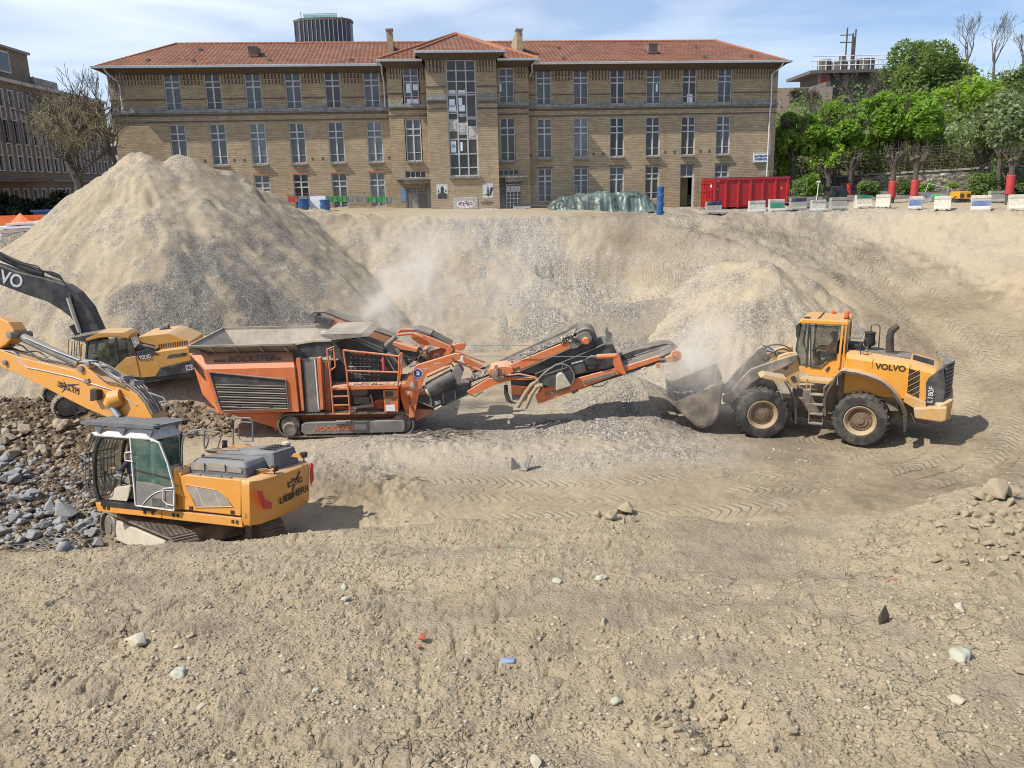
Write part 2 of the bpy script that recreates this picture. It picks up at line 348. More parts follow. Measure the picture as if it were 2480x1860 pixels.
crk=sstep(.085,.0,(c2-c1))*sstep(.05,.3,fbm(GX*.8,GY*.8,3,55)+.22+.25*sstep(700,100,U)-.25*sstep(1300,1800,U))
crk=np.clip(crk*1.0+sstep(.10,.0,(c2-c1))*mud*sstep(1500,900,U),0,1)
Z+=near*(fbm(GX*.6,GY*.6,3,61)*.07+N2*.035+lump-crk*.032*(1-.5*clod))
Z+=near*(.16*blob(2390,1290,150,110,0,.8)+.05*blob(1700,1750,200,60,0,.8)-.11*blob(1740,1760,90,40,20,.7)-.03*blob(1050,1580,160,25,-12,.8)+.04*blob(1330,1400,160,60,-10,.8)-.035*blob(1350,1590,140,22,-22,.7)-.03*blob(1560,1660,110,18,-25,.7))
soil_l=np.clip(blob(200,960,400,130,0,.3)*sstep(22,25,GY)+blob(90,1190,210,170,0,.3)*flo,0,1)
Z+=flo*(1-near)*(N1*.10+N2*.035+np.abs(N3)*.02+soil_l*(np.clip(.6-d1,0,1)*.12+np.abs(fbm(GX*.9,GY*.9,4,71))*.38+np.abs(fbm(GX*4,GY*4,3,72))*.14))
heap=blob(870,1190,150,60,10,.6)+blob(1500,1085,260,45,0,.7)*.6+blob(1050,1085,170,35,0,.6)*.7
Z+=flo*heap*(.16+np.abs(N2)*.3)
strk=fbm(GX*.8+N1*1.1+GY*.15,GY*.22,5,81,.6)
Z+=slope_far*(strk*.13+N2*.10+N1*.12+fbm(GX*4,GY*4,3,91)*.03)
Z+=plaza*(N2*.02)
rampm=sstep(8,11,GX)*sstep(24,30,GY)*(1-plaza)*(1-near)*sstep(51,49,GY)
Z+=rampm*(N2*.04+N1*.1)
led=blob(1480,615,140,48,6,.25)
led2=blob(1490,672,155,34,5,.35);Z-=.75*sstep(.3,.5,led2+N2*.5)*sstep(.0,.2,led2)+.2*led*strk
# ---- colours: R crushed stone, G pale sand, B dark earth, A grey dust
gr=np.clip(slope_far*(.95+1.2*(strk+.45*N2)),0,1)*.95
gr=np.maximum(gr,slope_far*blob(420,640,280,230,0,.4))
gr*=1-.6*blob(1420,570,80,60,20,.6);gr*=1-.6*blob(1570,700,60,70,0,.7)
gr=np.maximum(gr,flo*(.75*blob(1100,1050,300,42,0,.5)+.55*blob(1620,1050,200,55,8,.5)+.5*blob(1450,1120,420,22,-3,.5)+.4*blob(830,1130,120,60)))
gr=np.maximum(gr,.3*sstep(.1,.5,N1+N2*.6)*flo*(1-near));gr*=1-.8*soil_l
sa=np.clip(slope_far*sstep(.15,.5,-strk*1.5+N1*.4)*.35,0,1)
sa=np.maximum(sa,.6*slope_far*(blob(1420,570,80,60,20,.6)+blob(1570,700,60,70,0,.7)))
sa=np.maximum(sa,.85*sstep(1850,2150,U)*sstep(900,640,V)*sstep(.25,-.2,GZ)*(.7+N1));sa=np.clip(sa,0,1)
da=np.clip(soil_l*(.95+.9*N2),0,1)
da=np.maximum(da,.30*flo*blob(1500,1190,900,60,0,.5)*(.8+N1));da=np.maximum(da,.6*flo*blob(830,1195,90,45,15,.7))
da=np.maximum(da,rampm*.16*(.8+1.2*N1));da=np.maximum(da,near*(.24*mud+.12*sstep(-.1,.4,N1+N2*.6)));gr*=1-.85*sstep(1950,2200,U)*(1-near)
du=np.clip(flo*(.55*blob(1200,1060,600,100,0,.6))+.28*slope_far+.15*plaza+near*mud*.22,0,1)
RD=np.zeros(GX.shape);ROAD=np.zeros(GX.shape);TRA=np.zeros(GX.shape);TRM=np.zeros(GX.shape)
def rut(pts,offs,wd=.34,sgn=1,dep=1.0):
 pts=np.array(pts,float);t=np.linspace(0,1,70);n=len(pts);pp=[]
 for q in t:
  f=q*(n-1);i=min(int(f),n-2);f-=i;a,b,c,d=pts[max(i-1,0)],pts[i],pts[i+1],pts[min(i+2,n-1)]
  pp.append(.5*(2*b+(c-a)*f+(2*a-5*b+4*c-d)*f*f+(3*b-a-3*c+d)*f**3))
 pp=np.array(pp);cum=np.concatenate([[0],np.cumsum(np.hypot(*np.diff(pp,axis=0).T))])
 lo,hi=pp.min(0)-6,pp.max(0)+6
 q=np.nonzero(((GX>lo[0])&(GX<hi[0])&(GY>lo[1])&(GY<hi[1])).ravel())[0]
 x,y=GX.ravel()[q],GY.ravel()[q];best=np.full(len(q),1e9);al=np.zeros(len(q));la=np.zeros(len(q))
 for i in range(len(pp)-1):
  a,b=pp[i],pp[i+1];d=b-a;l=np.hypot(*d);d=d/l;s=np.clip((x-a[0])*d[0]+(y-a[1])*d[1],0,l)
  ex,ey=x-a[0]-d[0]*s,y-a[1]-d[1]*s;dd=np.hypot(ex,ey);k=dd<best
  best[k]=dd[k];al[k]=(cum[i]+s)[k];la[k]=(d[0]*ey-d[1]*ex)[k]
 if sgn>1:sgn=1;v=ROAD.ravel();v[q]=np.maximum(v[q],sstep(6.0,3.6,np.where(la>0,best,best*1.0)+2*N2.ravel()[q]));ROAD[...]=v.reshape(ROAD.shape)
 for o in offs:
  l=np.abs(la-o);mk=sstep(.2,1.4,al)*sstep(cum[-1]-.2,cum[-1]-1.4,al)*sstep(wd,wd*.8,l)*sstep(-.35,.25,gn(x*.3,y*.3,int(o*10)+5)+.25*gn(x*1.7,y*1.7,3))
  v=TRM.ravel();k=(mk>=v[q])&(l<wd*2.2);v[q[k]]=mk[k];TRM[...]=v.reshape(TRM.shape)
  v=TRA.ravel();v[q[k]]=(al+.9*sgn*l)[k];TRA[...]=v.reshape(TRA.shape)
  zz=RD.ravel();zz[q]=np.maximum(zz[q],.05*sstep(wd*1.15,wd*.7,l)*(.3+mk)*dep);RD[...]=zz.reshape(Z.shape)
RC=[(10.4,22.6),(13.6,24.6),(15.9,27.6),(17.4,31.5),(17.6,36),(16.9,41),(15.2,46),(12.4,48.7),(8.5,50.6)]
rut(RC,(-2.6,-.2),.42,2,.35);rut(RC,(.9,3.0),.42,-1,.35);rut(RC,(-1.5,4.6),.4,1,.3);rut(RC,(5.8,1.9),.4,-1,.25)
rut([(-4,22.6),(0,21.9),(4,21.6),(9.4,21.9)],(-1.7,-.6,.5),.3,1,.25)
Z-=smooth(RD,3);TRM=smooth(TRM,1);da=np.maximum(da,ROAD*(.36+.5*N1));sa=sa*(1-.75*ROAD);gr=gr*(1-.6*ROAD)
mixa=np.stack([gr,sa,da,du],-1)
ground=grid_mesh('ground',GX,GY,Z,SOIL,dict(mixa=mixa,tra=TRA,trm=TRM))
tag(ground,kind='structure')
_lr=math.log((Y1+3)/(Y0+3))
def gz(x,y):
 """height of the ground at a point"""
 r=min(max(math.log((y+3)/(Y0+3))/_lr*(NR-1),0),NR-1.001);c=min(max((x/(y+3)+.98)/1.96*(NC-1),0),NC-1.001)
 i,j=int(r),int(c);a,b=r-i,c-j
 return float((Z[i,j]*(1-b)+Z[i,j+1]*b)*(1-a)+(Z[i+1,j]*(1-b)+Z[i+1,j+1]*b)*a)
def gza(x,y):
 r=np.clip(np.log((y+3)/(Y0+3))/_lr*(NR-1),0,NR-1.001);c=np.clip((x/(y+3)+.98)/1.96*(NC-1),0,NC-1.001)
 i,j=r.astype(int),c.astype(int);a,b=r-i,c-j
 return(Z[i,j]*(1-b)+Z[i,j+1]*b)*(1-a)+(Z[i+1,j]*(1-b)+Z[i+1,j+1]*b)*a
def hit(u,v):
 """ground point seen at a pixel"""
 d=ray(u,v);d=d/d.y;y=1.5;p=EYE+d*y
 while y<135:
  p=EYE+d*y
  if p.z<gz(p.x,p.y):break
  y+=.03+y*.002
 return p
fl=MB();fl.add([(-3000,139,-.4),(3000,139,-.4),(3000,4000,-.4),(-3000,4000,-.4)],[(0,1,2,3)])
fl.add([(-3000,-400,-.5),(-135,-400,-.5),(-135,139,-.5),(-3000,139,-.5)],[(0,1,2,3)]);fl.add([(139,-400,-.5),(3000,-400,-.5),(3000,139,-.5),(139,139,-.5)],[(0,1,2,3)])
tag(fl.build('terrain',SOIL),kind='structure')
# ---- heaps of crushed stone: height fields of their own
def pile(name,label,peaks,x0,x1,y0,y1,step,k=.77,colour=None,group=None,rough=1.0,clip=None):
 xs=np.arange(x0,x1,step);ys=np.arange(y0,y1,step);X,Y=np.meshgrid(xs,ys)
 n1=fbm(X*.5,Y*.5,4,101);n2=fbm(X*2.2,Y*2.2,4,111)
 z=np.full(X.shape,-99.0)
 for(ax,ay,az),(bx,by,bz)in peaks:
  d=np.array([bx-ax,by-ay]);l2=max(d@d,1e-9);t=np.clip(((X-ax)*d[0]+(Y-ay)*d[1])/l2,0,1)
  r=np.hypot(X-ax-d[0]*t,Y-ay-d[1]*t)
  th=np.arctan2(Y-ay,X-ax);kk=k*(1+.06*np.sin(th*3+1)+.04*np.sin(th*7))
  rr=np.sqrt(r*r+.16)-.4
  z=np.maximum(z,az+(bz-az)*t-kk*rr)
 z+=rough*.13*fbm(np.arctan2(Y-peaks[0][0][1],X-peaks[0][0][0])*11+n1,np.hypot(X-peaks[0][0][0],Y-peaks[0][0][1])*.22,4,141)
 z+=rough*(n1*.26+n2*.10+fbm(X*6,Y*6,3,121)*.025)
 g=gza(X,Y);keep=z>g-.25;zz=np.maximum(z,g-.6)
 uu,vv=px(np.stack([X,Y,zz],-1));c=colour(X,Y,zz,uu,vv,n1,n2)
 o=grid_mesh(name,X,Y,zz,SOIL,dict(mixa=c,tra=np.zeros(X.shape),trm=np.zeros(X.shape)),keep)
 tag(o,label,'gravel pile',group);return o
def pk(u,v,Y):p=onY(u,v,Y);return(p.x,p.y,p.z)
def pxpoly(pts,uu,vv,wob,w=22):
 ins=np.zeros(uu.shape,bool);dmin=np.full(uu.shape,1e9);n=len(pts);uu=uu+wob[0];vv=vv+wob[1]
 for i in range(n):
  (x0,y0),(x1,y1)=pts[i],pts[(i+1)%n]
  c=((y0>vv)!=(y1>vv))&(uu<(x1-x0)*(vv-y0)/(y1-y0+1e-9)+x0);ins^=c
  L2=(x1-x0)**2+(y1-y0)**2;t=np.clip(((uu-x0)*(x1-x0)+(vv-y0)*(y1-y0))/L2,0,1);dmin=np.minimum(dmin,np.hypot(uu-x0-t*(x1-x0),vv-y0-t*(y1-y0)))
 sd=np.where(ins,dmin,-dmin);return sstep(-w,w,sd)
def big_col(X,Y,z,u,v,n1,n2):
 wob=(n1*70+n2*30,n1*50-n2*30)
 st=fbm(np.arctan2(Y-44,X+20)*9,z*.25,4,131)
 g=pxpoly([(440,590),(520,560),(620,640),(760,760),(900,880),(240,880),(240,790),(330,700)],u,v,wob)
 g=np.maximum(g,pxpoly([(470,430),(560,470),(700,560),(820,640),(760,720),(640,640),(540,560)],u,v,wob)*.8)
 g=np.maximum(g,pxpoly([(380,480),(430,520),(330,640),(300,640)],u,v,wob,12)*.7)
 g=g*np.clip(1.05-1.8*sstep(.12,.4,st+n1*.5),.1,1);g=np.maximum(g,.22+.4*sstep(.0,.35,n1+n2))*.95;dk_=np.maximum(pxpoly([(440,590),(520,560),(620,640),(760,760),(900,880),(240,880),(240,790),(330,700)],u,v,wob,40),.8*pxpoly([(470,430),(560,470),(700,560),(760,640),(640,640),(540,560)],u,v,wob,40))*g
 s=np.clip(pxpoly([(300,400),(420,400),(420,520),(250,640),(180,640)],u,v,wob,60)*.45+pxpoly([(480,470),(560,480),(520,600),(420,700),(360,760),(300,800),(270,760),(420,640)],u,v,wob)*.5+.35*sstep(.1,.4,st),0,1)*(1-g*.8)
 return np.stack([g,s,np.maximum(.16*sstep(.05,.4,-n1+n2*.4)*(1-g),dk_*.68),.12*g],-1)
A,B,Cc,D,E_=pk(325,374,44),pk(432,381,45),pk(585,432,46.5),pk(640,462,47.5),pk(720,508,49.5)
G1_,G2_=pk(880,519,50.2),pk(1180,524,50.6);G2_=(G2_[0],G2_[1],G2_[2]-.25)
pile('gravel_pile','towering beige and dark grey heap of crushed stone behind the black-armed excavator',[(A,(A[0]+.5,A[1],A[2])),(B,(B[0]+.6,B[1]+.2,B[2])),(B,Cc),(Cc,D),(D,E_),(E_,G1_),(G1_,G2_)],-44,4,25,54,.13,.79,big_col)
def grey_col(X,Y,z,u,v,n1,n2):
 return np.stack([np.clip(.8+n1,0,1),np.zeros(X.shape),.12+0*X,.25+0*X],-1)
pA=pk(-40,530,49.5)
pile('gravel_pile','low dull grey gravel mound half cut off beside the tall heap, below the orange netting',[(pA,(pA[0]+.6,pA[1]+1,pA[2]))],-50,-14,30,62,.16,.62,grey_col)
def mound_col(X,Y,z,u,v,n1,n2):
 g=np.clip(.45+.2*sstep(1850,1780,u)+n1,0,1)*.8
 return np.stack([g,.45*(1-g),.1*sstep(0,.4,n1),.25*sstep(1800,1700,u)],-1)
m1,m2,m3=pk(1842,632,35.8),pk(1935,668,36),pk(2010,715,35.5)
pile('gravel_pile','broad pale mound of crushed stone beside the haul ramp behind the loader cab',[(m1,(m1[0]-1.2,m1[1]+2.0,m1[2]-.1)),(m1,m2),(m2,m3)],4,22,26,46,.11,.8,mound_col)
def flat_col(X,Y,z,u,v,n1,n2):
 return np.stack([np.clip(.45+n1,0,1),.35*sstep(1560,1640,u)+0*X,.18+0*X,.35+0*X],-1)
f1,f2=pk(1450,738,37.0),pk(1625,722,37.4)
pile('gravel_pile','flat-topped heap of fine grey stone behind the conveyor ends',[(f1,f2)],0,13,29,44,.1,.78,flat_col,rough=.5)
def fine_col(X,Y,z,u,v,n1,n2):
 return np.stack([np.clip(.7+n1,0,1),0*X,.16+0*X,.4+0*X],-1)
c1_,c2_=pk(1535,912,30.6),pk(1470,940,30.2)
pile('gravel_pile','small fresh cone of crushed stone under the tip of the long conveyor',[(c1_,c2_)],0,11,25,37,.07,.62,fine_col,rough=.5)
c3_=pk(1370,1022,27.2)
c4_=pk(1545,1018,26.6)
pile('gravel_pile','low ridge of crushed stone between the crusher tracks and the loader bucket',[(c3_,(c4_[0],c4_[1],c4_[2]+.05))],-2,10,22,32,.07,.34,fine_col,rough=.6)
# = BUILDINGS
class Fr:
 """a local frame: x along the thing, y away from the viewer, z up"""
 def __init__(s,M):s.M=M;s.I=M.inverted();s.e=s.I@EYE
 def P(s,u,v,y=0.0):
  d=s.I.to_3x3()@ray(u,v);q=s.e+d*((y-s.e.y)/d.y);return(q.x,q.z)
 def Pz(s,u,v,z):d=s.I.to_3x3()@ray(u,v);q=s.e+d*((z-s.e.z)/d.z);return(q.x,q.y)
 def Px(s,u,v,x):d=s.I.to_3x3()@ray(u,v);q=s.e+d*((x-s.e.x)/d.x);return(q.y,q.z)
 def T(s,cr,pts,y=0.0):return[s.P(*cr(a,b),y)for a,b in pts]
def fmat(org,xa,tilt=0):
 x=Vector(xa).normalized();z=Vector((0,0,1));y=z.cross(x).normalized();z=x.cross(y)
 M=Matrix((x,y,z)).transposed().to_4x4();M.translation=Vector(org);return M
def brick_mat(name,c1,c2,mort,bw=.46,bh=.115,s=1.0):
 m,nt,b,L=newmat(name)
 t=N(nt,'TexCoord');q=N(nt,'SeparateXYZ');L(t.outputs['Object'],q.inputs[0]);c=N(nt,'CombineXYZ')
 L(_math(nt,'ADD',q.outputs[0],q.outputs[1]),c.inputs[0]);L(q.outputs[2],c.inputs[1])
 br=N(nt,'TexBrick');L(c.outputs[0],br.inputs['Vector']);br.inputs['Scale'].default_value=1;br.inputs['Brick Width'].default_value=bw;br.inputs['Row Height'].default_value=bh
 br.inputs['Mortar Size'].default_value=.014;br.inputs['Color1'].default_value=(*c1,1);br.inputs['Color2'].default_value=(*c2,1);br.inputs['Mortar'].default_value=(*mort,1);br.inputs['Bias'].default_value=.0
 n=_noise(nt,.35,5,.6);n2=_noise(nt,2.0,5,.7)
 k=_mix(nt,_rng(nt,n,.35,.65,0,.35),br.outputs[0],tuple(x*.62 for x in c1));k=_mix(nt,_rng(nt,n2,.45,.75,0,.3),k,tuple(min(1,x*1.25)for x in c2))
 st=_noise(nt,1.6,4,.6,None,(1,1,.12));k=_mix(nt,_rng(nt,st,.55,.8,0,.4),k,(.14,.11,.08))
 L(k,b.inputs['Base Color']);b.inputs['Roughness'].default_value=.9;b.inputs['Specular IOR Level'].default_value=.2
 bn=N(nt,'Bump');bn.inputs['Distance'].default_value=.02;L(br.outputs['Fac'],bn.inputs['Height']);bn.invert=True;L(bn.outputs[0],b.inputs['Normal']);return m
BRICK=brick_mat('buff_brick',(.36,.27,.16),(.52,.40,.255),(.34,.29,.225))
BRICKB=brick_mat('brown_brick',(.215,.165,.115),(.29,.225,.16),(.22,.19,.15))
CONC=paint('weathered_concrete',(.27,.255,.23),.85,dust=.25,var=.3,dcol=(.12,.105,.09),ds=1.2)
CONCL=paint('pale_concrete',(.47,.45,.40),.85,dust=.3,var=.2,dcol=(.25,.22,.18),ds=1.5)
DARKB=paint('dark_band',(.10,.085,.075),.85,dust=.1)
FRAME=paint('white_frame',(.50,.50,.49),.6,dust=.35,dcol=(.28,.25,.22),ds=3)
GUT=paint('zinc_gutter',(.62,.63,.64),.4,dust=.1)
SOFF=paint('soffit',(.10,.075,.055),.9,dust=.1)
def pane_mat(name,col,r=.12):
 m,nt,b,L=newmat(name)
 n=_noise(nt,.8,5,.6);L(_mix(nt,_rng(nt,n,.35,.65),tuple(x*.55 for x in col),tuple(x*1.5 for x in col)),b.inputs['Base Color'])
 b.inputs['Roughness'].default_value=r;b.inputs['Specular IOR Level'].default_value=.6;return m
PANES=[pane_mat('glass_grey',(.075,.082,.09)),pane_mat('glass_dark',(.02,.02,.022)),pane_mat('glass_brown',(.045,.038,.034)),pane_mat('glass_pale',(.13,.145,.16))]
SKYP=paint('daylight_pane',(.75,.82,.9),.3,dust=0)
RED=paint('red_tape',(.38,.05,.05),.6,dust=.1)
def tile_mat():
 m,nt,b,L=newmat('clay_tiles')
 t=N(nt,'TexCoord');q=N(nt,'SeparateXYZ');L(t.outputs['Object'],q.inputs[0]);c=N(nt,'CombineXYZ')
 g=N(nt,'NewGeometry');L(q.outputs[0],c.inputs[0]);L(_math(nt,'MULTIPLY',q.outputs[2],2.3),c.inputs[1])
 br=N(nt,'TexBrick');L(c.outputs[0],br.inputs['Vector']);br.inputs['Scale'].default_value=1;br.inputs['Brick Width'].default_value=.30;br.inputs['Row Height'].default_value=.36
 br.inputs['Mortar Size'].default_value=.03;br.inputs['Mortar Smooth'].default_value=.6
 br.inputs['Color1'].default_value=(.13,.056,.034,1);br.inputs['Color2'].default_value=(.215,.088,.050,1);br.inputs['Mortar'].default_value=(.085,.034,.02,1)
 n=_noise(nt,.5,5,.6);k=_mix(nt,_rng(nt,n,.42,.7,0,.45),br.outputs[0],(.26,.13,.075));k=_mix(nt,_rng(nt,_noise(nt,5,4,.7),.5,.75,0,.4),k,(.27,.135,.085))
 L(k,b.inputs['Base Color']);b.inputs['Roughness'].default_value=.85;b.inputs['Specular IOR Level'].default_value=.25
 w1=_math(nt,'FRACT',_math(nt,'DIVIDE',c.outputs[0]if False else _math(nt,'MULTIPLY',q.outputs[2],2.3),.36))
 w2=_math(nt,'ABSOLUTE',_math(nt,'SINE',_math(nt,'MULTIPLY',q.outputs[0],math.pi/.30)))
 h=_math(nt,'ADD',_math(nt,'MULTIPLY',w1,-.05),_math(nt,'MULTIPLY',w2,.05));bn=N(nt,'Bump');bn.inputs['Distance'].default_value=1;bn.inputs['Strength'].default_value=.8
 L(h,bn.inputs['Height']);L(bn.outputs[0],b.inputs['Normal']);return m
TILE=tile_mat()
TH=R(6.29)
BM=fmat((0,60,0),(math.cos(TH),math.sin(TH),0));B=Fr(BM)
hosp=thing('hospital_building','long three-storey buff brick building with an orange tiled hip roof facing the pit','building',mat=BM)
zl=crop(200,0,2.765);zc=crop(850,0,1843/600);zr=crop(1250,60,3.16)
XL=B.P(*zl(175,600))[0];XR=B.P(*zr(1985,800))[0]
BAY,WW,SL,SR=2.643,1.06,-22.954,2.246
ROWS=[(7.485,9.836),(3.88,6.59),(.80,3.17)]
PV=-.7;TW=-1.9
PX0,PX1=B.P(*zc(272,700),PV)[0],B.P(*zc(1322,700),PV)[0]
TX0,TX1=B.P(*zc(562,700),TW)[0],B.P(*zc(1085,700),TW)[0]
ZT=10.25
def facade(mb,x0,x1,z0,z1,y,ops,dep=.22):
 xs=sorted({x0,x1,*[a for o in ops for a in(o[0],o[1])]});zs=sorted({z0,z1,*[a for o in ops for a in(o[2],o[3])]})
 for i in range(len(xs)-1):
  for j in range(len(zs)-1):
   cx,cz=(xs[i]+xs[i+1])/2,(zs[j]+zs[j+1])/2
   if any(o[0]<cx<o[1]and o[2]<cz<o[3]for o in ops):continue
   mb.add([(xs[i],y,zs[j]),(xs[i+1],y,zs[j]),(xs[i+1],y,zs[j+1]),(xs[i],y,zs[j+1])],[(0,1,2,3)])
 for a,b,c,d in ops:
  mb.add([(a,y,c),(b,y,c),(b,y,d),(a,y,d),(a,y+dep,c),(b,y+dep,c),(b,y+dep,d),(a,y+dep,d)],[(0,4,5,1),(1,5,6,2),(2,6,7,3),(3,7,4,0)])
lw=[(SL+BAY*i,SL+BAY*i+WW,*ROWS[r])for i in range(6)for r in range(3)]
rw=[(SR+BAY*i,SR+BAY*i+WW,*ROWS[r])for i in range(6)for r in range(3)]
rw=[o for o in rw if not(abs(o[0]-(SR+BAY*4))<.1 and o[2]<1)]+[(SR+BAY*4,SR+BAY*4+WW,.05,3.17)]
def op(cr,x0,y0,x1,y1,y):a=B.P(*cr(x0,y1),y);b=B.P(*cr(x1,y0),y);return(a[0],b[0],a[1],b[1])
pvL=[op(zc,388,500,505,775,PV),op(zc,412,885,522,1200,PV)]
pvR=[op(zc,1103,505,1212,770,PV),op(zc,1113,875,1220,1200,PV)]
doorL=op(zc,412,1378,575,1560,PV);doorL=(doorL[0],doorL[1],.4,doorL[3])
topL=op(zc,405,1270,556,1325,PV)
doorR=op(zc,1102,1345,1262,1570,PV);doorR=(doorR[0],doorR[1],.1,doorR[3]);topR=op(zc,1098,1262,1248,1306,PV)
tw=op(zc,726,442,914,1312,TW);tw=(tw[0]+.1,tw[1]+.1,tw[2],tw[3])
wl=MB()
facade(wl,XL,PX0,-1,ZT,0,lw);facade(wl,PX1,XR,-1,ZT,0,rw)
ops=pvL+[doorL,topL]+pvR+[doorR,topR]
ops=[o for o in ops]
ZP=B.P(*zc(400,485),PV)[1];ZTW=B.P(*zc(640,430),TW)[1]
facade(wl,PX0,TX0,-1,ZP,PV,pvL+[doorL,topL]);facade(wl,TX1,PX1,-1,ZP,PV,pvR+[doorR,topR])
facade(wl,TX0,TX1,-1,ZTW,TW,[tw])
for x,ya,yb,z,fl_ in((PX0,PV,0,ZP,1),(PX1,PV,0,ZP,0),(TX0,TW,PV,ZTW,1),(TX1,TW,PV,ZTW,0),(XL,0,12,ZT,1),(XR,0,12,ZT,0),(TX0,PV,6,ZTW,1),(TX1,PV,6,ZTW,1)):
 wl.add([(x,ya,-1),(x,yb,-1),(x,yb,z),(x,ya,z)],[(0,1,2,3)])
wl.add([(XL,12,-1),(XR,12,-1),(XR,12,ZT),(XL,12,ZT)],[(0,1,2,3)])
def ribs(x0,x1,y,dz=0.0):
 n=int((x1-x0)/.20)
 if n<1:return
 wl.add([(x0,y-.004,9.44+dz),(x1,y-.004,9.44+dz),(x1,y-.004,9.98+dz),(x0,y-.004,9.98+dz),(x0,y-.004,9.13+dz),(x1,y-.004,9.13+dz),(x1,y-.004,9.385+dz),(x0,y-.004,9.385+dz)],[(0,1,2,3),(4,5,6,7)],1)  # dark strips behind the ribs paint shade into the gaps between them
 p=(x1-x0)/n
 for i in range(n):
  x=x0+(i+.25)*p;wl.box((x,y-.05,9.46+dz),(x+.1,y,9.96+dz));wl.box((x,y-.035,9.14+dz),(x+.12,y,9.38+dz))
 wl.box((x0,y-.03,9.39+dz),(x1,y,9.43+dz));wl.box((x0,y-.03,9.06+dz),(x1,y,9.12+dz))
 k=int((x1-x0)/.24)
 for i in range(k):
  for j in range(2):
   wl.box((x0+(i+.1+.5*j)*.24,y-.03,7.80+.15*j+dz*.3),(x0+(i+.6+.5*j)*.24,y,7.93+.15*j+dz*.3))
def piers(x0,x1,wins,y,dz=0):
 e=sorted([x0+.06]+[q for w_ in wins for q in(w_[0]-.1,w_[1]+.1)]+[x1-.06])
 for i in range(0,len(e)-1,2):
  if e[i+1]-e[i]>.25:ribs(e[i],e[i+1],y,dz)
piers(XL,PX0,lw[0::3],0);piers(PX1,XR,[o for o in rw if o[2]>7],0)
dP,dT=ZP-ZT+.25,ZTW-ZT+.2
piers(PX0,TX0,pvL[:1],PV,dP);piers(TX1,PX1,pvR[:1],PV,dP);piers(TX0,TX1,[tw],TW,dT)
wall=wl.build('wall',[BRICK,DARKB],hosp)
sc=MB();dk=MB()
def courses(x0,x1,y,d=0,gaps=()):
 segs=[];c=x0
 for a,b in sorted(gaps):segs.append((c,a));c=b
 segs.append((c,x1))
 for a,b in segs:
  if b-a<.05:continue
  sc.box((a,y-.20,7.33+d),(b,y,7.47+d));sc.box((a,y-.12,7.25+d),(b,y,7.327+d));sc.box((a,y-.035,7.473+d),(b,y,7.70+d))
  dk.box((a,y-.05,8.15+d),(b,y,8.22+d));dk.box((a,y-.07,7.12+d),(b,y,7.19+d));dk.box((a,y-.05,6.72+d),(b,y,6.80+d))
g0=[(o[0],o[1])for o in lw[0::3]];g1=[(o[0],o[1])for o in rw if o[2]>7]
def split_courses(x0,x1,y,d,gaps):
 sc.box((x0,y-.20,7.33+d),(x1,y-.002,7.455+d));sc.box((x0,y-.12,7.24+d),(x1,y-.002,7.327+d))
 dk.box((x0,y-.07,7.12+d),(x1,y-.002,7.19+d));dk.box((x0,y-.05,6.72+d),(x1,y-.002,6.80+d))
 c=x0;segs=[]
 for a,b in sorted(gaps):segs.append((c,a));c=b
 segs.append((c,x1))
 for a,b in segs:
  if b-a>.05:sc.box((a,y-.035,7.458+d),(b,y-.002,7.70+d));dk.box((a,y-.05,8.15+d),(b,y-.002,8.22+d))
split_courses(XL-.02,PX0,0,0,g0);split_courses(PX1,XR+.02,0,0,g1)
split_courses(PX0,TX0,PV,.12,[(pvL[0][0],pvL[0][1])]);split_courses(TX1,PX1,PV,.12,[(pvR[0][0],pvR[0][1])])
split_courses(TX0,tw[0]-.02,TW,.42,[]);split_courses(tw[1]+.02,TX1,TW,.42,[])
sc.build('string_course',CONC,hosp);dk.build('dark_course',DARKB,hosp)
def window_set(h,name='window',k=0,rail=True):
 w_=WW;f=MB();t=.07
 f.box((0,0,0),(t,.09,h));f.box((w_-t,0,0),(w_,.09,h));f.box((t,0,0),(w_-t,.09,t));f.box((t,0,h-t),(w_-t,.09,h));f.box((w_/2-.05,-.015,t),(w_/2+.05,.09,h-t))
 for fr,tt in((.755,.085),(.60,.085)):
  for a,b in((t,w_/2-.05),(w_/2+.05,w_-t)):f.box((a,-.01,h*fr),(b,.085,h*fr+tt))
 for a,b in((t,w_/2-.05),(w_/2+.05,w_-t)):f.box((a,.01,h*.20),(b,.07,h*.20+.035))if rail else None
 fo=f.build(name,FRAME,hosp)
 p=MB();p.add([(t,.05,t),(w_-t,.05,t),(w_-t,.05,h-t),(t,.05,h-t)],[(0,1,2,3)])
 po=p.build('pane',PANES[k],fo);return fo
protos={}
def put_window(x,z0,z1,y,k,sill=False):
 key=(round(z1-z0,2),k)
 if key not in protos:o=window_set(z1-z0,k=k);protos[key]=o
 else:
  o=protos[key].copy();COL.objects.link(o);c=protos[key].children[0].copy();COL.objects.link(c);c.parent=o
 o.location=(x,y+.10,z0)
 if sill:
  q=MB();q.box((-.02,-.30,-.12),(WW+.02,-.02,-.002));q.build('sill',CONC,o)
rr=random.Random(3)
for i,o_ in enumerate(lw):put_window(o_[0],o_[2],o_[3],0,[0,3,0,0,2,0,3,2,0,0,1,2][(i*5+i//3)%12],sill=(o_[2]>3 and o_[2]<5))
for i,o_ in enumerate(rw[:-1]):put_window(o_[0],o_[2],o_[3],0,[0,2,0,1,2,3,0,0,2,0,0,2][(i*7+i//3)%12],sill=(o_[2]>3 and o_[2]<5))
for q_,k in((pvL[0],0),(pvL[1],0),(pvR[0],0),(pvR[1],2)):put_window((q_[0]+q_[1])/2-WW/2,q_[2],q_[3],PV,k,sill=q_[2]<5)
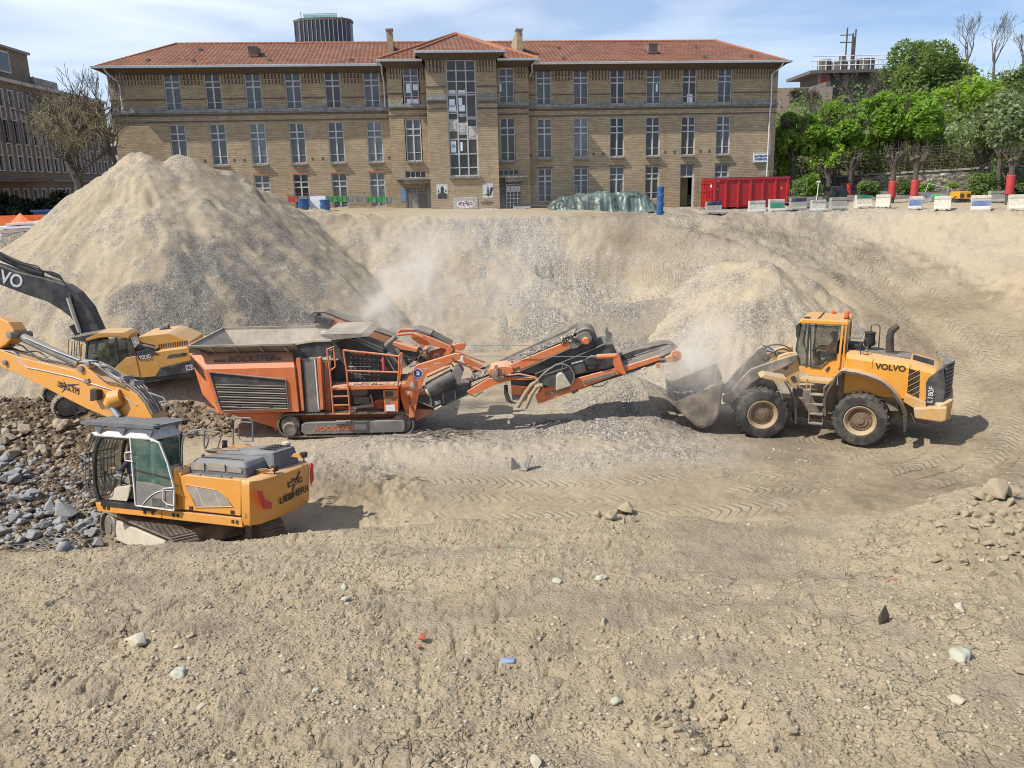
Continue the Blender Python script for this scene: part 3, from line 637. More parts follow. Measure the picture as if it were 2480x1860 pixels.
for i in(2,3,4,5):
 q=MB();x=SL+BAY*i;q.box((x-.03,-.06,3.18),(x+WW+.03,-.002,3.27));q.build('lintel',paint('rust_lintel',(.42,.16,.06),.8)if i==2 else MATS['rust_lintel'],hosp)
for i in range(6):
 q=MB();x=SR+BAY*i;q.box((x-.03,-.06,3.18),(x+WW+.03,-.002,3.27));q.build('lintel',DARKB,hosp)
x=SR+BAY*4;q=MB();q.box((x,.12,.05),(x+.08,.2,3.17));q.box((x+WW-.08,.12,.05),(x+WW,.2,3.17));q.box((x+.08,.12,2.3),(x+WW-.08,.2,2.42));q.box((x+.5,.12,2.42),(x+.56,.2,3.17))
dr=q.build('door',FRAME,hosp);q=MB();q.add([(x,1.4,0),(x+WW,1.4,0),(x+WW,1.4,3.1),(x,1.4,3.1)],[(0,1,2,3)]);q.build('hallway',paint('yellow_hall',(.42,.36,.2),.8),dr)
q=MB();q.add([(x+.08,.16,2.42),(x+WW-.08,.16,2.42),(x+WW-.08,.16,3.17),(x+.08,.16,3.17)],[(0,1,2,3)]);q.build('pane',PANES[0],dr)
f=MB();a,b,c,d=tw;yy=TW+.12;W3=(b-a)/3
for i in range(4):xx=a+(b-a-.09)*i/3;f.box((xx,yy,c),(xx+.09,yy+.1,d))
H=d-c
for fr in(0,.07,.19,.32,.435,.47,.545,.56,.70,.72,.815,.905,.99):
 for i in range(3):
  sh=-.025*i if.4<fr<.6 else 0
  if fr in(.435,):continue
  z=c+H*(fr+sh);x0=a+(b-a-.09)*i/3+.092;f.box((x0,yy+.01,z),(x0+(b-a-.09)/3-.094,yy+.085,min(z+.07,d)))
so_=f.build('stair_window',FRAME,hosp)
pn=MB();pn.add([(a+.01,yy+.06,c),(b-.01,yy+.06,c),(b-.01,yy+.06,d),(a+.01,yy+.06,d)],[(0,1,2,3)]);pn.build('pane',PANES[2],so_)
wp=MB()
for i in range(3):x0=a+(b-a-.09)*i/3+.092;z=c+H*(.46-.03*i);wp.box((x0+.01,yy+.02,z-.5),(x0+(b-a-.09)/3-.1,yy+.05,z+.28));wp.box((x0+.10,yy+.0,z-.36),(x0+(b-a-.09)/3-.19,yy+.022,z+.14))
wp.build('white_panel',CONCL,so_)
sk=MB()
for i,fr,w0,w1,h in((0,.57,.05,.9,.05),(1,.565,.1,.9,.055),(0,.60,.1,.8,.07),(1,.61,.1,.55,.07),(0,.715,.1,.95,.03),(1,.715,.1,.95,.03),(0,.21,.1,.75,.10),(1,.22,.1,.4,.08),(0,.25,.2,.7,.03)):
 x0=a+(b-a-.09)*i/3+.095;ww=(b-a-.09)/3-.1;sk=MB();sk.box((x0+ww*w0,yy+.04,c+H*fr),(x0+ww*w1,yy+.056,c+H*(fr+h)));sk.build('lit_pane',SKYP,so_)
q=MB();q.box((a-.1,TW-.15,c-.14),(b+.1,TW-.002,c-.003));q.build('sill',CONC,so_)
for(o_,t_,cx0,cx1,cy0,cy1,nm)in((doorL,topL,335,602,1328,1372,0),(doorR,topR,1096,1312,1312,1360,1)):
 a0=B.P(*zc(cx0,cy0),PV-.9);a1=B.P(*zc(cx1,cy0),PV-.9)
 q=MB();q.box((a0[0],PV-1.0,a0[1]-.10),(a1[0],PV-.002,a0[1]));q.box((a0[0]+.5,PV-.7,a0[1]-.38),(a1[0]-.1,PV-.003,a0[1]-.103));q.build('canopy',CONC,hosp)
 f=MB();a,b,c,d=t_;f.box((a,PV+.1,c),(b,PV+.18,c+.05));f.box((a,PV+.1,d-.05),(b,PV+.18,d));[f.box((a+(b-a-.05)*i/4,PV+.09,c+.05),(a+(b-a-.05)*i/4+.05,PV+.19,d-.05))for i in range(5)]
 fo=f.build('transom_window',FRAME,hosp);q=MB();q.add([(a,PV+.16,c),(b,PV+.16,c),(b,PV+.16,d),(a,PV+.16,d)],[(0,1,2,3)]);q.build('pane',PANES[1],fo)
 a,b,c,d=o_;f=MB();f.box((a,PV+.08,c),(a+.12,PV+.2,d));f.box((b-.12,PV+.08,c),(b,PV+.2,d));f.box((a+.12,PV+.08,d-.15),(b-.12,PV+.2,d));f.box(((a+b)/2-.05,PV+.1,c),((a+b)/2+.05,PV+.2,d-.15))
 if nm==0:f.box((a+.12,PV+.1,c+1.25),(b-.12,PV+.19,c+1.33))
 fo=f.build('entrance_door',paint('grey_door'+str(nm),(.20,.19,.18)if nm==0 else(.09,.09,.095),.6,dust=.4),hosp)
 q=MB();q.add([(a,PV+.17,c),(b,PV+.17,c),(b,PV+.17,d),(a,PV+.17,d)],[(0,1,2,3)]);q.build('pane',PANES[2 if nm==0 else 1],fo)
 if nm==0:
  q=MB();[q.box((a+.35+.1*i,PV+.14,c+1.4),(a+.41+.1*i,PV+.16,d-.2))for i in range(11)];q.box((a+.2,PV+.12,c),(a+.8,PV+.16,c+1.2));q.build('curtain',CONC,fo)
 else:
  q=MB();[q.box((a+.55+.26*i,PV+.06,c+.0),(a+.60+.26*i,PV+.09,c+2.0))for i in range(6)];[q.box((a+.55,PV+.055,c+.25*j),(a+1.95,PV+.078,c+.25*j+.04))for j in range(9)];[q.box((a+.62+.26*i,PV+.05,c+1.55),(a+.80+.26*i,PV+.054,c+1.9))for i in range(5)]
  q.build('grille',GUT,fo)
EO=1.15
def zat(cr,x,y,yy):return B.P(*cr(x,y),yy)[1]
ZE=B.P(*zl(1000,452),-EO)[1];ZR=B.P(*zl(1200,290),6)[1];ZR2=B.P(*zr(900,128),6)[1];ZR=(ZR+ZR2)/2
xl0=B.P(*zl(57,447),-EO)[0];xr0=B.P(*zr(2106,282),-EO)[0];rl=B.P(*zl(628,288),6)[0];rr_=B.P(*zr(1528,122),6)[0]
ZE+=.14
rf=MB();yb=12+EO
rf.add([(xl0,-EO,ZE),(xr0,-EO,ZE),(xr0,yb,ZE),(xl0,yb,ZE),(rl,6,ZR),(rr_,6,ZR)],[(0,1,5,4),(1,2,5),(2,3,4,5),(3,0,4)])
e0=B.P(*zc(190,455),PV-EO);e1=B.P(*zc(1395,442),PV-EO);ap=B.P(*zc(775,252),5.0);zE=(e0[1]+e1[1])/2+.08
rf.add([(e0[0],PV-EO,zE),(e1[0],PV-EO,zE),(e1[0],9,zE),(e0[0],9,zE),(ap[0]-.1,5.0,ap[1]),(ap[0]+.1,5.0,ap[1])],[(0,1,5,4),(1,2,5),(3,0,4),(2,3,4,5)])
t0=B.P(*zc(475,393),TW-EO);t1=B.P(*zc(1150,385),TW-EO);ta=B.P(*zc(792,256),3.6);zT=(t0[1]+t1[1])/2+.1
rf.add([(t0[0],TW-EO,zT),(t1[0],TW-EO,zT),(t1[0],7,zT),(t0[0],7,zT),(ta[0]-.1,3.6,ta[1]),(ta[0]+.1,3.6,ta[1])],[(0,1,5,4),(1,2,5),(3,0,4)])
roof=rf.build('roof',TILE,hosp)
RTM=paint('ridge_clay',(.30,.12,.065),.85,dust=.35,dcol=(.3,.2,.13))
def ridge(p,q,r=.11):
 rg=MB();p,q=Vector(p),Vector(q);n=max(2,int((q-p).length/.42))
 for i in range(n):rg.cyl(p.lerp(q,i/n),p.lerp(q,(i+.98)/n),r*.85,8,0,r*1.1)
 rg.build('ridge_tiles',RTM,roof)
ridge((rl,6,ZR),(rr_,6,ZR));ridge((xl0+.2,-EO+.2,ZE),(rl,6,ZR));ridge((xr0-.2,-EO+.2,ZE),(rr_,6,ZR))
ridge((e0[0],PV-EO,zE),(ap[0],5,ap[1]),.13);ridge((e1[0],PV-EO,zE),(ap[0],5,ap[1]),.13);ridge((t0[0],TW-EO,zT),(ta[0],3.6,ta[1]),.13);ridge((t1[0],TW-EO,zT),(ta[0],3.6,ta[1]),.13)
ev=MB();gt=MB()
def eaves(x0,x1,ye,yw,z,xa,xb):
 ev.add([(x0,ye,z-.03),(x1,ye,z-.03),(xb,yw-.01,z-.42),(xa,yw-.01,z-.42)],[(0,1,2,3)])
 ev.box((x0,ye,z-.14),(x1,ye+.05,z-.02))
 gt.box((x0-.05,ye-.10,z-.12),(x1+.05,ye-.003,z+.0));gt.box((x0-.05,ye-.13,z-.01),(x1+.05,ye-.10,z+.02))
eaves(xl0,e0[0]+.2,-EO,0,ZE,XL,PX0);eaves(e1[0]-.2,xr0,-EO,0,ZE,PX1,XR);eaves(e0[0],t0[0]+.4,PV-EO,PV,zE,PX0,TX0);eaves(t1[0]-.4,e1[0],PV-EO,PV,zE,TX1,PX1);eaves(t0[0],t1[0],TW-EO,TW,zT,TX0,TX1)
for x,xw,z,y0,y1,yw in((xl0,XL,ZE,-EO,12+EO,0),(xr0,XR,ZE,-EO,12+EO,0),(e0[0],PX0,zE,PV-EO,0,PV),(e1[0],PX1,zE,PV-EO,0,PV),(t0[0],TX0,zT,TW-EO,2,TW),(t1[0],TX1,zT,TW-EO,2,TW)):
 ev.add([(x,y0,z-.03),(x,y1,z-.03),(xw,y1,z-.42),(xw,yw,z-.42)],[(0,1,2,3)])
 gt.box((x-.04,y0,z-.12),(x+.04,y1,z))
ev.build('eaves',SOFF,hosp);gt.build('gutter',GUT,hosp)
def pipe(pts,r=.055):q=MB();q.tube(pts,r,8);return q.build('downpipe',GUT,hosp,smooth=True)
x=XL+.75;pipe([(x-.5,-EO,ZE-.12),(x-.45,-EO+.2,ZE-.35),(x-.05,-.16,ZE-.85),(x,-.12,9.0),(x,-.12,7.5)])
x=XR-.55;pipe([(x+.4,-EO,ZE-.1),(x+.3,-EO+.25,ZE-.4),(x,-.14,ZE-.8),(x,-.27,7.3),(x,-.14,7.0),(x,-.14,0)])
x=PX0-.22;pipe([(e0[0]+.1,PV-EO,zE-.1),(e0[0]+.3,PV-.8,zE-.35),(x-.1,-.5,zE-.55),(x,-.12,9.2),(x,-.12,7.5)])
pipe([(e1[0]-.1,PV-EO,zE-.1),(e1[0]-.4,PV-.7,zE-.35),(PX1+.35,-.3,zE-.6),(PX1+.2,-.12,9.4)])
for(x0,x1,yt,ybm,bx,sgn)in((262,308,222,402,328,1),(1232,1275,222,388,1184,-1)):
 a=B.P(*zc(x0,yt),1.0);b=B.P(*zc(x1,yt),1.0);zb=B.P(*zc(x0,ybm),1.0)[1]-.3
 q=MB();q.prism([(1.0,zb),(4.6,zb+.5),(4.6,zb+1.3),(1.55,a[1]),(1.0,a[1])],a[0],b[0],0);q.box((a[0]-.05,.95,a[1]),(b[0]+.05,1.7,a[1]+.09),1)
 q.build('chimney',[BRICK,CONC],roof);
 q=MB();q.box((a[0]+.2,.93,a[1]-.3),(b[0]-.2,.995,a[1]-.02));q.build('flue',DARKB,roof)
for cr,x,y in((zl,1150,365),(zr,1035,205)):
 yy=1.6;p=B.P(*cr(x,y),yy);q=MB();q.prism([(yy-.35,p[1]-.18),(yy+1.1,p[1]+.5),(yy-.45,p[1]+.42)],p[0]-.32,p[0]+.32,0)
 q.box((p[0]-.38,yy-.5,p[1]+.42),(p[0]+.38,yy-.42,p[1]+.5));q.build('roof_hatch',paint('hatch'+str(x),(.16,.12,.10),.6),roof)
for cr,x,y in((zr,325,185),(zr,362,262),(zr,1375,178),(zr,1440,252),(zr,1795,246),(zl,438,408),(zl,790,340),(zl,742,410),(zl,1252,408),(zl,1800,405)):
 f_=.5;lo,hi=-EO,6.0
 for _ in range(30):
  md=(lo+hi)/2;p=B.P(*cr(x,y),md);zs_=ZE+(ZR-ZE)*(md+EO)/(6+EO)
  if p[1]>zs_:lo=md
  else:hi=md
 q=MB();q.prism([(lo-.14,p[1]-.02),(lo+.2,p[1]+.12),(lo-.12,p[1]+.14)],p[0]-.12,p[0]+.12,0);q.build('vent_tile',DARKB,roof)
for cr,pts in((zr,[(112,998),(592,988),(666,988),(1140,972),(1210,972),(1410,966),(1478,966)]),(zl,[(750,1078),(820,1078),(1016,1072),(1084,1072),(1540,1064),(1607,1062),(2052,1055)])):
 for a_ in pts:
  p=B.P(*cr(*a_));q=MB();q.box((p[0]-.07,-.02,p[1]-.09),(p[0]+.07,.0-.002,p[1]+.09));q.build('wall_vent',DARKB,hosp)
p0,p1=B.P(*zr(1822,1048),-.15),B.P(*zr(1926,984),-.15)
SIGNW=paint('sign_white',(.72,.74,.78),.5,dust=.1);BLUE=paint('sign_blue',(.03,.06,.25),.5,dust=0)
M_=BM@Matrix.Translation(((p0[0]+p1[0])/2,-.03,(p0[1]+p1[1])/2));sg=thing('wall_sign','white sign with two lines of blue capitals on the right end of the brick building','sign',mat=M_)
hw,hh=(p1[0]-p0[0])/2,(p1[1]-p0[1])/2
q=MB();q.box((-hw,-.12,-hh),(hw,0,hh));q.build('panel',SIGNW,sg);q=MB();q.box((-hw-.04,-.13,-hh-.05),(hw+.04,-.001,-hh-.002));q.box((-hw-.04,-.13,hh+.002),(hw+.04,-.001,hh+.05));q.box((-hw-.05,-.13,-hh),(-hw-.002,-.001,hh));q.box((hw+.002,-.13,-hh),(hw+.05,-.001,hh));q.build('frame',GUT,sg)
RX=Matrix.Rotation(R(90),4,'X')
text('MATERNITE',.19,BLUE,sg,M=Matrix.Translation((0,-.128,.09))@RX,bold=.006);text('URGENCES',.18,BLUE,sg,M=Matrix.Translation((0,-.128,-.12))@RX,bold=.006)
WHT=paint('paper',(.55,.56,.57),.8,dust=.15,dcol=(.4,.38,.36));BLK=paint('ink',(.035,.035,.04),.8,dust=.05)
def flat_on_tower(x0,y0,x1,y1,name,label,cat,shapes,m0=WHT):
 a=B.P(*zc(x0,y1),TW);b=B.P(*zc(x1,y0),TW);w_,h_=b[0]-a[0],b[1]-a[1]
 t=thing(name,label,cat,mat=BM@Matrix.Translation((a[0],TW-.004,a[1])));q=MB();q.box((0,-.01,0),(w_,0,h_));q.build('sheet',m0,t)
 q=MB()
 for k,s_ in enumerate(shapes):q.prism([(x*w_,z*h_)for x,z in s_],-.011-.001*k-.002,-.0105-.001*k)
 q.build('print',BLK,t);return t
flat_on_tower(640,1370,718,1477,'wall_poster','black and white poster of a dark upright figure left of the stair window foot','poster',[[(.05,0),(.95,0),(.97,.28),(.75,.38),(.64,.42),(.66,.72),(.5,.92),(.36,.72),(.36,.42),(.2,.36),(.04,.25)],[(.1,.42),(.2,.40),(.24,.6),(.12,.58)],[(.78,.44),(.9,.42),(.86,.62),(.76,.6)]])
flat_on_tower(982,1364,1057,1472,'wall_poster','black and white poster of a thin spire and crouching shape, right below the stair window','poster',[[(.40,.2),(.60,.2),(.585,.5),(.5,.97),(.415,.5)],[(.05,.2),(.3,.28),(.5,.16),(.62,.3),(.66,.55),(.78,.72),(.95,.75),(.97,.55),(.86,.38),(.8,.2),(.5,.08),(.3,.2)]])
a=B.P(*zc(764,1556),TW);b=B.P(*zc(941,1464),TW);rr2=random.Random(8)
mu=thing('painted_block_infill','white cinder block infill with a speckled heart-like graffiti under the stair window','mural',mat=BM@Matrix.Translation((a[0],TW-.004,a[1])));w_,h_=b[0]-a[0],b[1]-a[1]
q=MB();[q.box((w_*i/6+.01,-.03,h_*j/4+.01),(w_*(i+1)/6-.01,0,h_*(j+1)/4-.01))for i in range(6)for j in range(4)];q.box((0,-.015,0),(w_,0,h_));q.build('blocks',CONCL,mu)
hp=[(.5+.38*math.cos(t),.42+.36*math.sin(t)*(1 if math.sin(t)<0 else.75+.25*abs(math.cos(t))))for t in[i*.2618 for i in range(24)]]
q=MB();q.prism([(x*w_,z*h_)for x,z in hp],-.036,-.031);q.build('white_patch',SIGNW,mu)
q=MB();
for i in range(46):
 t=rr2.random()*6.28;r_=rr2.random()**.5*.9;x,z=w_*(.5+.36*r_*math.cos(t)),h_*(.42+.32*r_*math.sin(t));e=rr2.uniform(.02,.05);q.box((x-e,-.040,z-e),(x+e,-.0362,z+e),i%2)
q.build('speckles',[BLK,RED],mu)
p=B.P(*zc(1012,1508),TW);gr_=thing('scribbled_graffiti','small black scribbled tag on the brick right of the block infill','graffiti',mat=BM@Matrix.Translation((p[0],TW-.003,p[1])))
q=MB();pts=[(-.42+.045*i,-.006,.22*math.sin(i*2.3)*(1-abs(i-9)/14)+.03*rr2.random())for i in range(20)];[q.bar(pts[i],pts[i+1],.005,.035,(0,1,0))for i in range(19)];q.build('strokes',BLK,gr_)
p=B.P(*zc(388,1450),PV);q=MB();q.box((-.18,-.03,-.42),(.18,0,.42));o=q.build('blue_notice',paint('notice_blue',(.10,.24,.42),.5),None);o.matrix_world=BM@Matrix.Translation((p[0],PV-.004,p[1]));tag(o,'small light blue notice board left of the grey entrance door','notice')
for cr,x,y,y_ in((zr,485,573,0),(zr,1320,549,0),(zr,768,570,0),(zr,1045,552,0),(zc,455,729,PV),(zr,1310,938,0)):
 p=B.P(*cr(x,y),y_);q=MB();q.box((p[0]-.42,y_+.125,p[1]-.035),(p[0]+.42,y_+.13,p[1]+.035));q.build('red_strip',RED,hosp)
for cr,x0,y0,x1,y1,y_ in((zc,418,735,500,772,PV),(zr,1312,530,1355,600,0),(zr,1072,450,1088,510,0),(zc,412,620,440,690,PV),(zc,462,625,495,670,PV),(zc,1104,620,1120,680,PV)):
 a,b=B.P(*cr(x0,y1),y_),B.P(*cr(x1,y0),y_);q=MB();q.box((a[0],y_+.132,a[1]),(b[0],y_+.14,b[1]));q.build('lit_pane',SKYP,hosp)
 # - left wing building in shade
LM=fmat((-36.6,56,0),(-.05,1,0));LB=Fr(LM);z1_=crop(0,0,2.963)
lb=thing('office_building','brown brick building in shade at the left edge behind the bare tree','building',mat=LM)
r0=LB.P(*z1_(0,545));r1=LB.P(*z1_(745,737));X0_,X1_=-8.0,r1[0];ZL=(r0[1]+r1[1])/2
wa,wb=LB.P(*z1_(50,700))[0],LB.P(*z1_(188,720))[0];bay=(wb-wa)/2;
zt=[LB.P(*z1_(78,650))[1],LB.P(*z1_(78,780))[1]];zm=[LB.P(*z1_(150,1118))[1],LB.P(*z1_(150,1232))[1]];zmid=[(zt[1]+zm[0])/2+.9,(zt[1]+zm[0])/2-.9]
zg=[LB.P(*z1_(200,1352))[1],.6]
ops=[];x=wa-bay*round((wa-X0_)/bay-.5)
while x<X1_-bay*.8:
 for(a,b)in(zt,zmid,zm,zg):ops.append((x,x+bay*.55,b,a))
 x+=bay
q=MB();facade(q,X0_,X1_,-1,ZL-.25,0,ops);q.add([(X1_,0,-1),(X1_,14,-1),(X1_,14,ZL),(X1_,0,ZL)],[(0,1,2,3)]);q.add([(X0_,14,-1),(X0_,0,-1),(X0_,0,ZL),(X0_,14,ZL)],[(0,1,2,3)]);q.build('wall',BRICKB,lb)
q=MB();q.box((X0_,-.25,ZL-.25),(X1_+.2,14,ZL));q.build('cornice',CONCL,lb)
wh={}
for a,b,c,d in ops:
 k=round(d-c,2)
 if k not in wh:
  w_=b-a;h_=d-c;f=MB();f.box((0,-.1,0),(.09,.1,h_));f.box((w_-.09,-.1,0),(w_,.1,h_));f.box((.09,-.1,h_-.08),(w_-.09,.1,h_));f.box((.09,-.1,0),(w_-.09,.1,.08));f.box((w_*.3,0,.08),(w_*.3+.05,.08,h_-.08))
  o=f.build('window',FRAME,lb);q=MB();q.add([(.09,.06,.08),(w_-.09,.06,.08),(w_-.09,.06,h_-.08),(.09,.06,h_-.08)],[(0,1,2,3)]);q.build('pane',PANES[len(wh)%3],o);wh[k]=o
 else:
  o=wh[k].copy();COL.objects.link(o);ch=wh[k].children[0].copy();COL.objects.link(ch);ch.parent=o
 o.location=(a,0,c)
for i in range(0,len(ops),4):
 a,b,c,d=ops[i]
 for xx in(a,b-.09):q=MB();q.box((xx,-.1,zm[0]),(xx+.09,-.002,zmid[1]));q.box((xx,-.1,zmid[1]),(xx+.09,-.002,zt[1]));q.build('window_rib',FRAME,lb)
zc0=LB.P(*z1_(100,1285))[1];q=MB();q.box((X0_,-1.6,zc0-.25),(LB.P(*z1_(235,1290))[0],-.002,zc0));q.build('canopy',DARKB,lb)
q=MB();q.box((LB.P(*z1_(240,1290))[0],-.25,zc0-.15),(X1_,-.002,zc0-.02));q.build('string_course',CONC,lb)
a,b=LB.P(*z1_(0,480),1.2),LB.P(*z1_(212,520),1.2);zz=LB.P(*z1_(180,392),1.2)[1]
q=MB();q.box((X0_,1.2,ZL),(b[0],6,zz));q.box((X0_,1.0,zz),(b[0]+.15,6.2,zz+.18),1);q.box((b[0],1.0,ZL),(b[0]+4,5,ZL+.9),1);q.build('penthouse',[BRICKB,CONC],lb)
p=LB.P(*z1_(20,440),1.15);q=MB();q.box((p[0]-.9,1.1,p[1]-.8),(p[0]+.9,1.19,p[1]+.8));q.box((p[0]-.75,1.08,p[1]-.65),(p[0]-.05,1.095,p[1]+.65),1);q.box((p[0]+.05,1.08,p[1]-.65),(p[0]+.75,1.095,p[1]+.65),1);q.build('penthouse_window',[FRAME,PANES[1]],lb)
p=onY(285,300,95);q=MB();q.box((p.x-9,95,-1),(p.x+3,105,8.6));q.box((p.x-9,93.8,8.6),(p.x+3.2,105,8.9))
o_=thing('apartment_block','pale block with stacked white balconies in the gap left of the brick building','building');q.build('wall',CONC,o_)
for i in range(4):q=MB();q.box((p.x-7,93.6,1.6+1.9*i),(p.x+3,94.99,2.5+1.9*i));q.build('balcony',CONCL,o_)
# - far office tower
YT=620;c0=onY(715,104,YT);c1=onY(851,104,YT);zt_=onY(780,46,YT).z;wT=(c1.x-c0.x)/2;cxT=(c0.x+c1.x)/2
tt=thing('office_tower','dark glass office tower rising far behind the roof left of centre','tower',(cxT,YT,0))
TG=paint('tower_glass',(.028,.028,.036),.35,dust=.05,ds=.1);TF=paint('tower_fin',(.24,.24,.27),.5,dust=0)
pl=[(-wT*.97,8),(-wT,1.5),(-wT*.8,-1.6)]+[(wT*(-.75+1.5*i/10),-3.8-2.2*math.sin(math.pi*i/10))for i in range(11)]+[(wT*.86,-1.6),(wT*.98,2.5),(wT,10),(wT*.8,22),(-wT*.8,22)]
q=MB();q.prism(pl,0,zt_-1.5,2);q.build('curtain_wall',TG,tt)
q=MB();q.prism([(x*1.03,y*1.05)for x,y in pl],zt_-1.5,zt_,2);q.build('crown_band',DARKB,tt)
for i in range(1,len(pl)-4):
 x,y=pl[i];q=MB();q.box((x-.22,y-.6,0),(x+.22,y+.3,zt_-1.5));q.build('fin',TF,tt)
q=MB();[q.box((-wT*.62+wT*1.15*i/14,-1.2,zt_),(-wT*.62+wT*1.15*i/14+.35,-.9,zt_+3.3))for i in range(15)];q.box((-wT*.62,-1.2,zt_+3.0),(wT*.56,-.8,zt_+3.5));q.box((-wT*.62,-1.1,zt_+.2),(wT*.56,-.95,zt_+2.6));q.build('roof_rail',paint('teal_glass',(.25,.45,.45),.3),tt)
q=MB();q.cyl((-wT*.72,0,zt_),(-wT*.72,0,zt_+5),.25,6);q.cyl((wT*.7,3,zt_),(wT*.7,3,zt_+2),.3,6);q.build('mast',DARKB,tt)
# - concrete building at right
z5=crop(1680,0,2.765);YB=100
cb=thing('concrete_building','grey concrete building with a railed roof terrace between the brick building and the trees','building')
def Q(x,y,Y=YB):p=onY(*z5(x,y),Y);return p
a,b=Q(835,500),Q(1335,470);q=MB();q.box((a.x,YB,-1),(b.x+4,YB+6,a.z));q.box((Q(800,575).x,YB-4,-1),(a.x,YB+10,Q(800,575).z));q.build('wall',paint('dark_render',(.115,.10,.09),.9,dust=.2,dcol=(.2,.17,.15)),cb)
q=MB();q.box((a.x-1.4,YB-1.2,a.z),(b.x+4.5,YB+7,a.z+.35));q.build('roof_slab',MATS['dark_render'],cb)
q=MB();q.box((a.x+.02,YB-.3,Q(840,570).z),(Q(905,500).x,YB-.003,a.z));q.box((Q(558,590).x-3,YB-6,-1),(Q(800,590).x,YB+8,Q(600,588,YB-6).z));q.build('pink_wall',paint('pink_render',(.33,.25,.22),.9,dust=.2,dcol=(.2,.16,.14)),cb)
q=MB();q.box((Q(845,565).x,YB-.4,Q(845,567).z),(Q(885,560).x,YB-.301,Q(845,515).z));q.build('window',RED,cb)
for x0,x1,y0,y1 in((556,650,640,655),(560,610,672,710),(660,755,665,710)):q=MB();q.box((Q(x0,0).x,YB-(7.5 if y1<660 else 6.2),Q(x0,y1).z),(Q(x1,0).x,YB-6.01,Q(x0,y0).z));q.build('window_band',DARKB,cb)
q=MB();zr0=a.z+.35
for i in range(17):x=a.x-1.3+(b.x+5-a.x)*i/16;q.cyl((x,YB-1.1,zr0),(x,YB-1.1,zr0+1.5),.05,5)
for h in(.5,1.0,1.5):q.cyl((a.x-1.3,YB-1.1,zr0+h),(b.x+4,YB-1.1,zr0+h),.05,5)
q.build('railing',GUT,cb)
q=MB()
for x,h,r_ in((938,1.6,.8),(1030,1.3,1.2),(1060,2.0,.4),(1210,1.6,1.2)):p=Q(x,450);q.cyl((p.x,YB+3,zr0),(p.x,YB+3,zr0+h),r_,10)
for x,h in((1058,5),(1098,4.4),(1106,4),(1116,4.8)):p=Q(x,450);q.cyl((p.x,YB+2,zr0),(p.x,YB+2,zr0+h),.1,5)
for h in(3.4,4.2):p=Q(1058,450);q.cyl((p.x-.8,YB+2,zr0+h),(p.x+.8,YB+2,zr0+h),.06,5)
q.build('roof_equipment',DARKB,cb)
# = VEGETATION
def leaf_mat(name,c1,c2,tr=.35):
 m,nt,b,L=newmat(name)
 g=N(nt,'NewGeometry');n=_noise(nt,.9,3,.6);q=N(nt,'TexWhiteNoise',noise_dimensions='3D');mp=N(nt,'VectorMath',operation='SNAP');tcn=N(nt,'TexCoord')
 L(tcn.outputs['Object'],mp.inputs[0]);mp.inputs[1].default_value=(.35,.35,.35);L(mp.outputs[0],q.inputs['Vector'])
 c=_mix(nt,_math(nt,'ADD',_math(nt,'MULTIPLY',q.outputs['Value'],.55),_rng(nt,n,.35,.65,0,.45),True),c1,c2)
 L(c,b.inputs['Base Color']);b.inputs['Roughness'].default_value=.6;b.inputs['Specular IOR Level'].default_value=.25
 t=N(nt,'BsdfTranslucent');L(_mix(nt,1.0,c,(1.1,1.25,.5),'MULTIPLY'),t.inputs[0]);mx=N(nt,'MixShader');mx.inputs[0].default_value=tr
 L(b.outputs[0],mx.inputs[1]);L(t.outputs[0],mx.inputs[2]);L(mx.outputs[0],nt.nodes['Material Output'].inputs[0]);return m
LEAF=leaf_mat('leaf_green',(.14,.25,.035),(.32,.46,.09),.5)
LEAFL=leaf_mat('leaf_lime',(.20,.33,.04),(.40,.52,.10),.5)
LEAFD=leaf_mat('leaf_olive',(.12,.175,.06),(.27,.34,.13),.5)
LEAFP=leaf_mat('leaf_blossom',(.11,.16,.055),(.36,.42,.25),.4)
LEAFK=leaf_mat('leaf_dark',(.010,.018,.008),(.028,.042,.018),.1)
LEAFB=leaf_mat('leaf_brown',(.10,.075,.03),(.14,.15,.05))
BARK=paint('bark',(.085,.068,.052),.95,dust=.25,var=.3,dcol=(.16,.14,.12),ds=3)
BARKG=paint('bark_grey',(.13,.115,.10),.95,dust=.25,var=.3,dcol=(.2,.18,.16),ds=3)
TWIG=paint('twig_yellow',(.30,.25,.13),.9,dust=.1)
WRAP=paint('red_wrap',(.42,.03,.035),.7,dust=.12)
def leaves(name,C_,size,mat,parent,seed=0,flat=.35):
 g=np.random.default_rng(seed);n=len(C_);a=g.normal(size=(n,3));a[:,2]*=flat+.3;a/=np.linalg.norm(a,axis=1)[:,None]+1e-9
 b=np.cross(a,g.normal(size=(n,3)));b/=np.linalg.norm(b,axis=1)[:,None]+1e-9;s=size*g.uniform(.6,1.35,(n,1));a,b=a*s,b*s*.62;c=np.cross(a,b);c/=np.linalg.norm(c,axis=1)[:,None]+1e-9;c*=s*.22
 co=np.stack([C_-a,C_-b*.9+c,C_+a,C_+b*.9+c],1).reshape(-1,3).astype(np.float32)
 me=bpy.data.meshes.new(name);me.vertices.add(4*n);me.vertices.foreach_set('co',co.ravel());me.loops.add(4*n);me.loops.foreach_set('vertex_index',np.arange(4*n,dtype=np.int32))
 me.polygons.add(n);me.polygons.foreach_set('loop_start',np.arange(0,4*n,4,dtype=np.int32));me.polygons.foreach_set('loop_total',np.full(n,4,np.int32));me.update();me.materials.append(mat)
 o=bpy.data.objects.new(name,me);COL.objects.link(o);o.parent=parent;return o
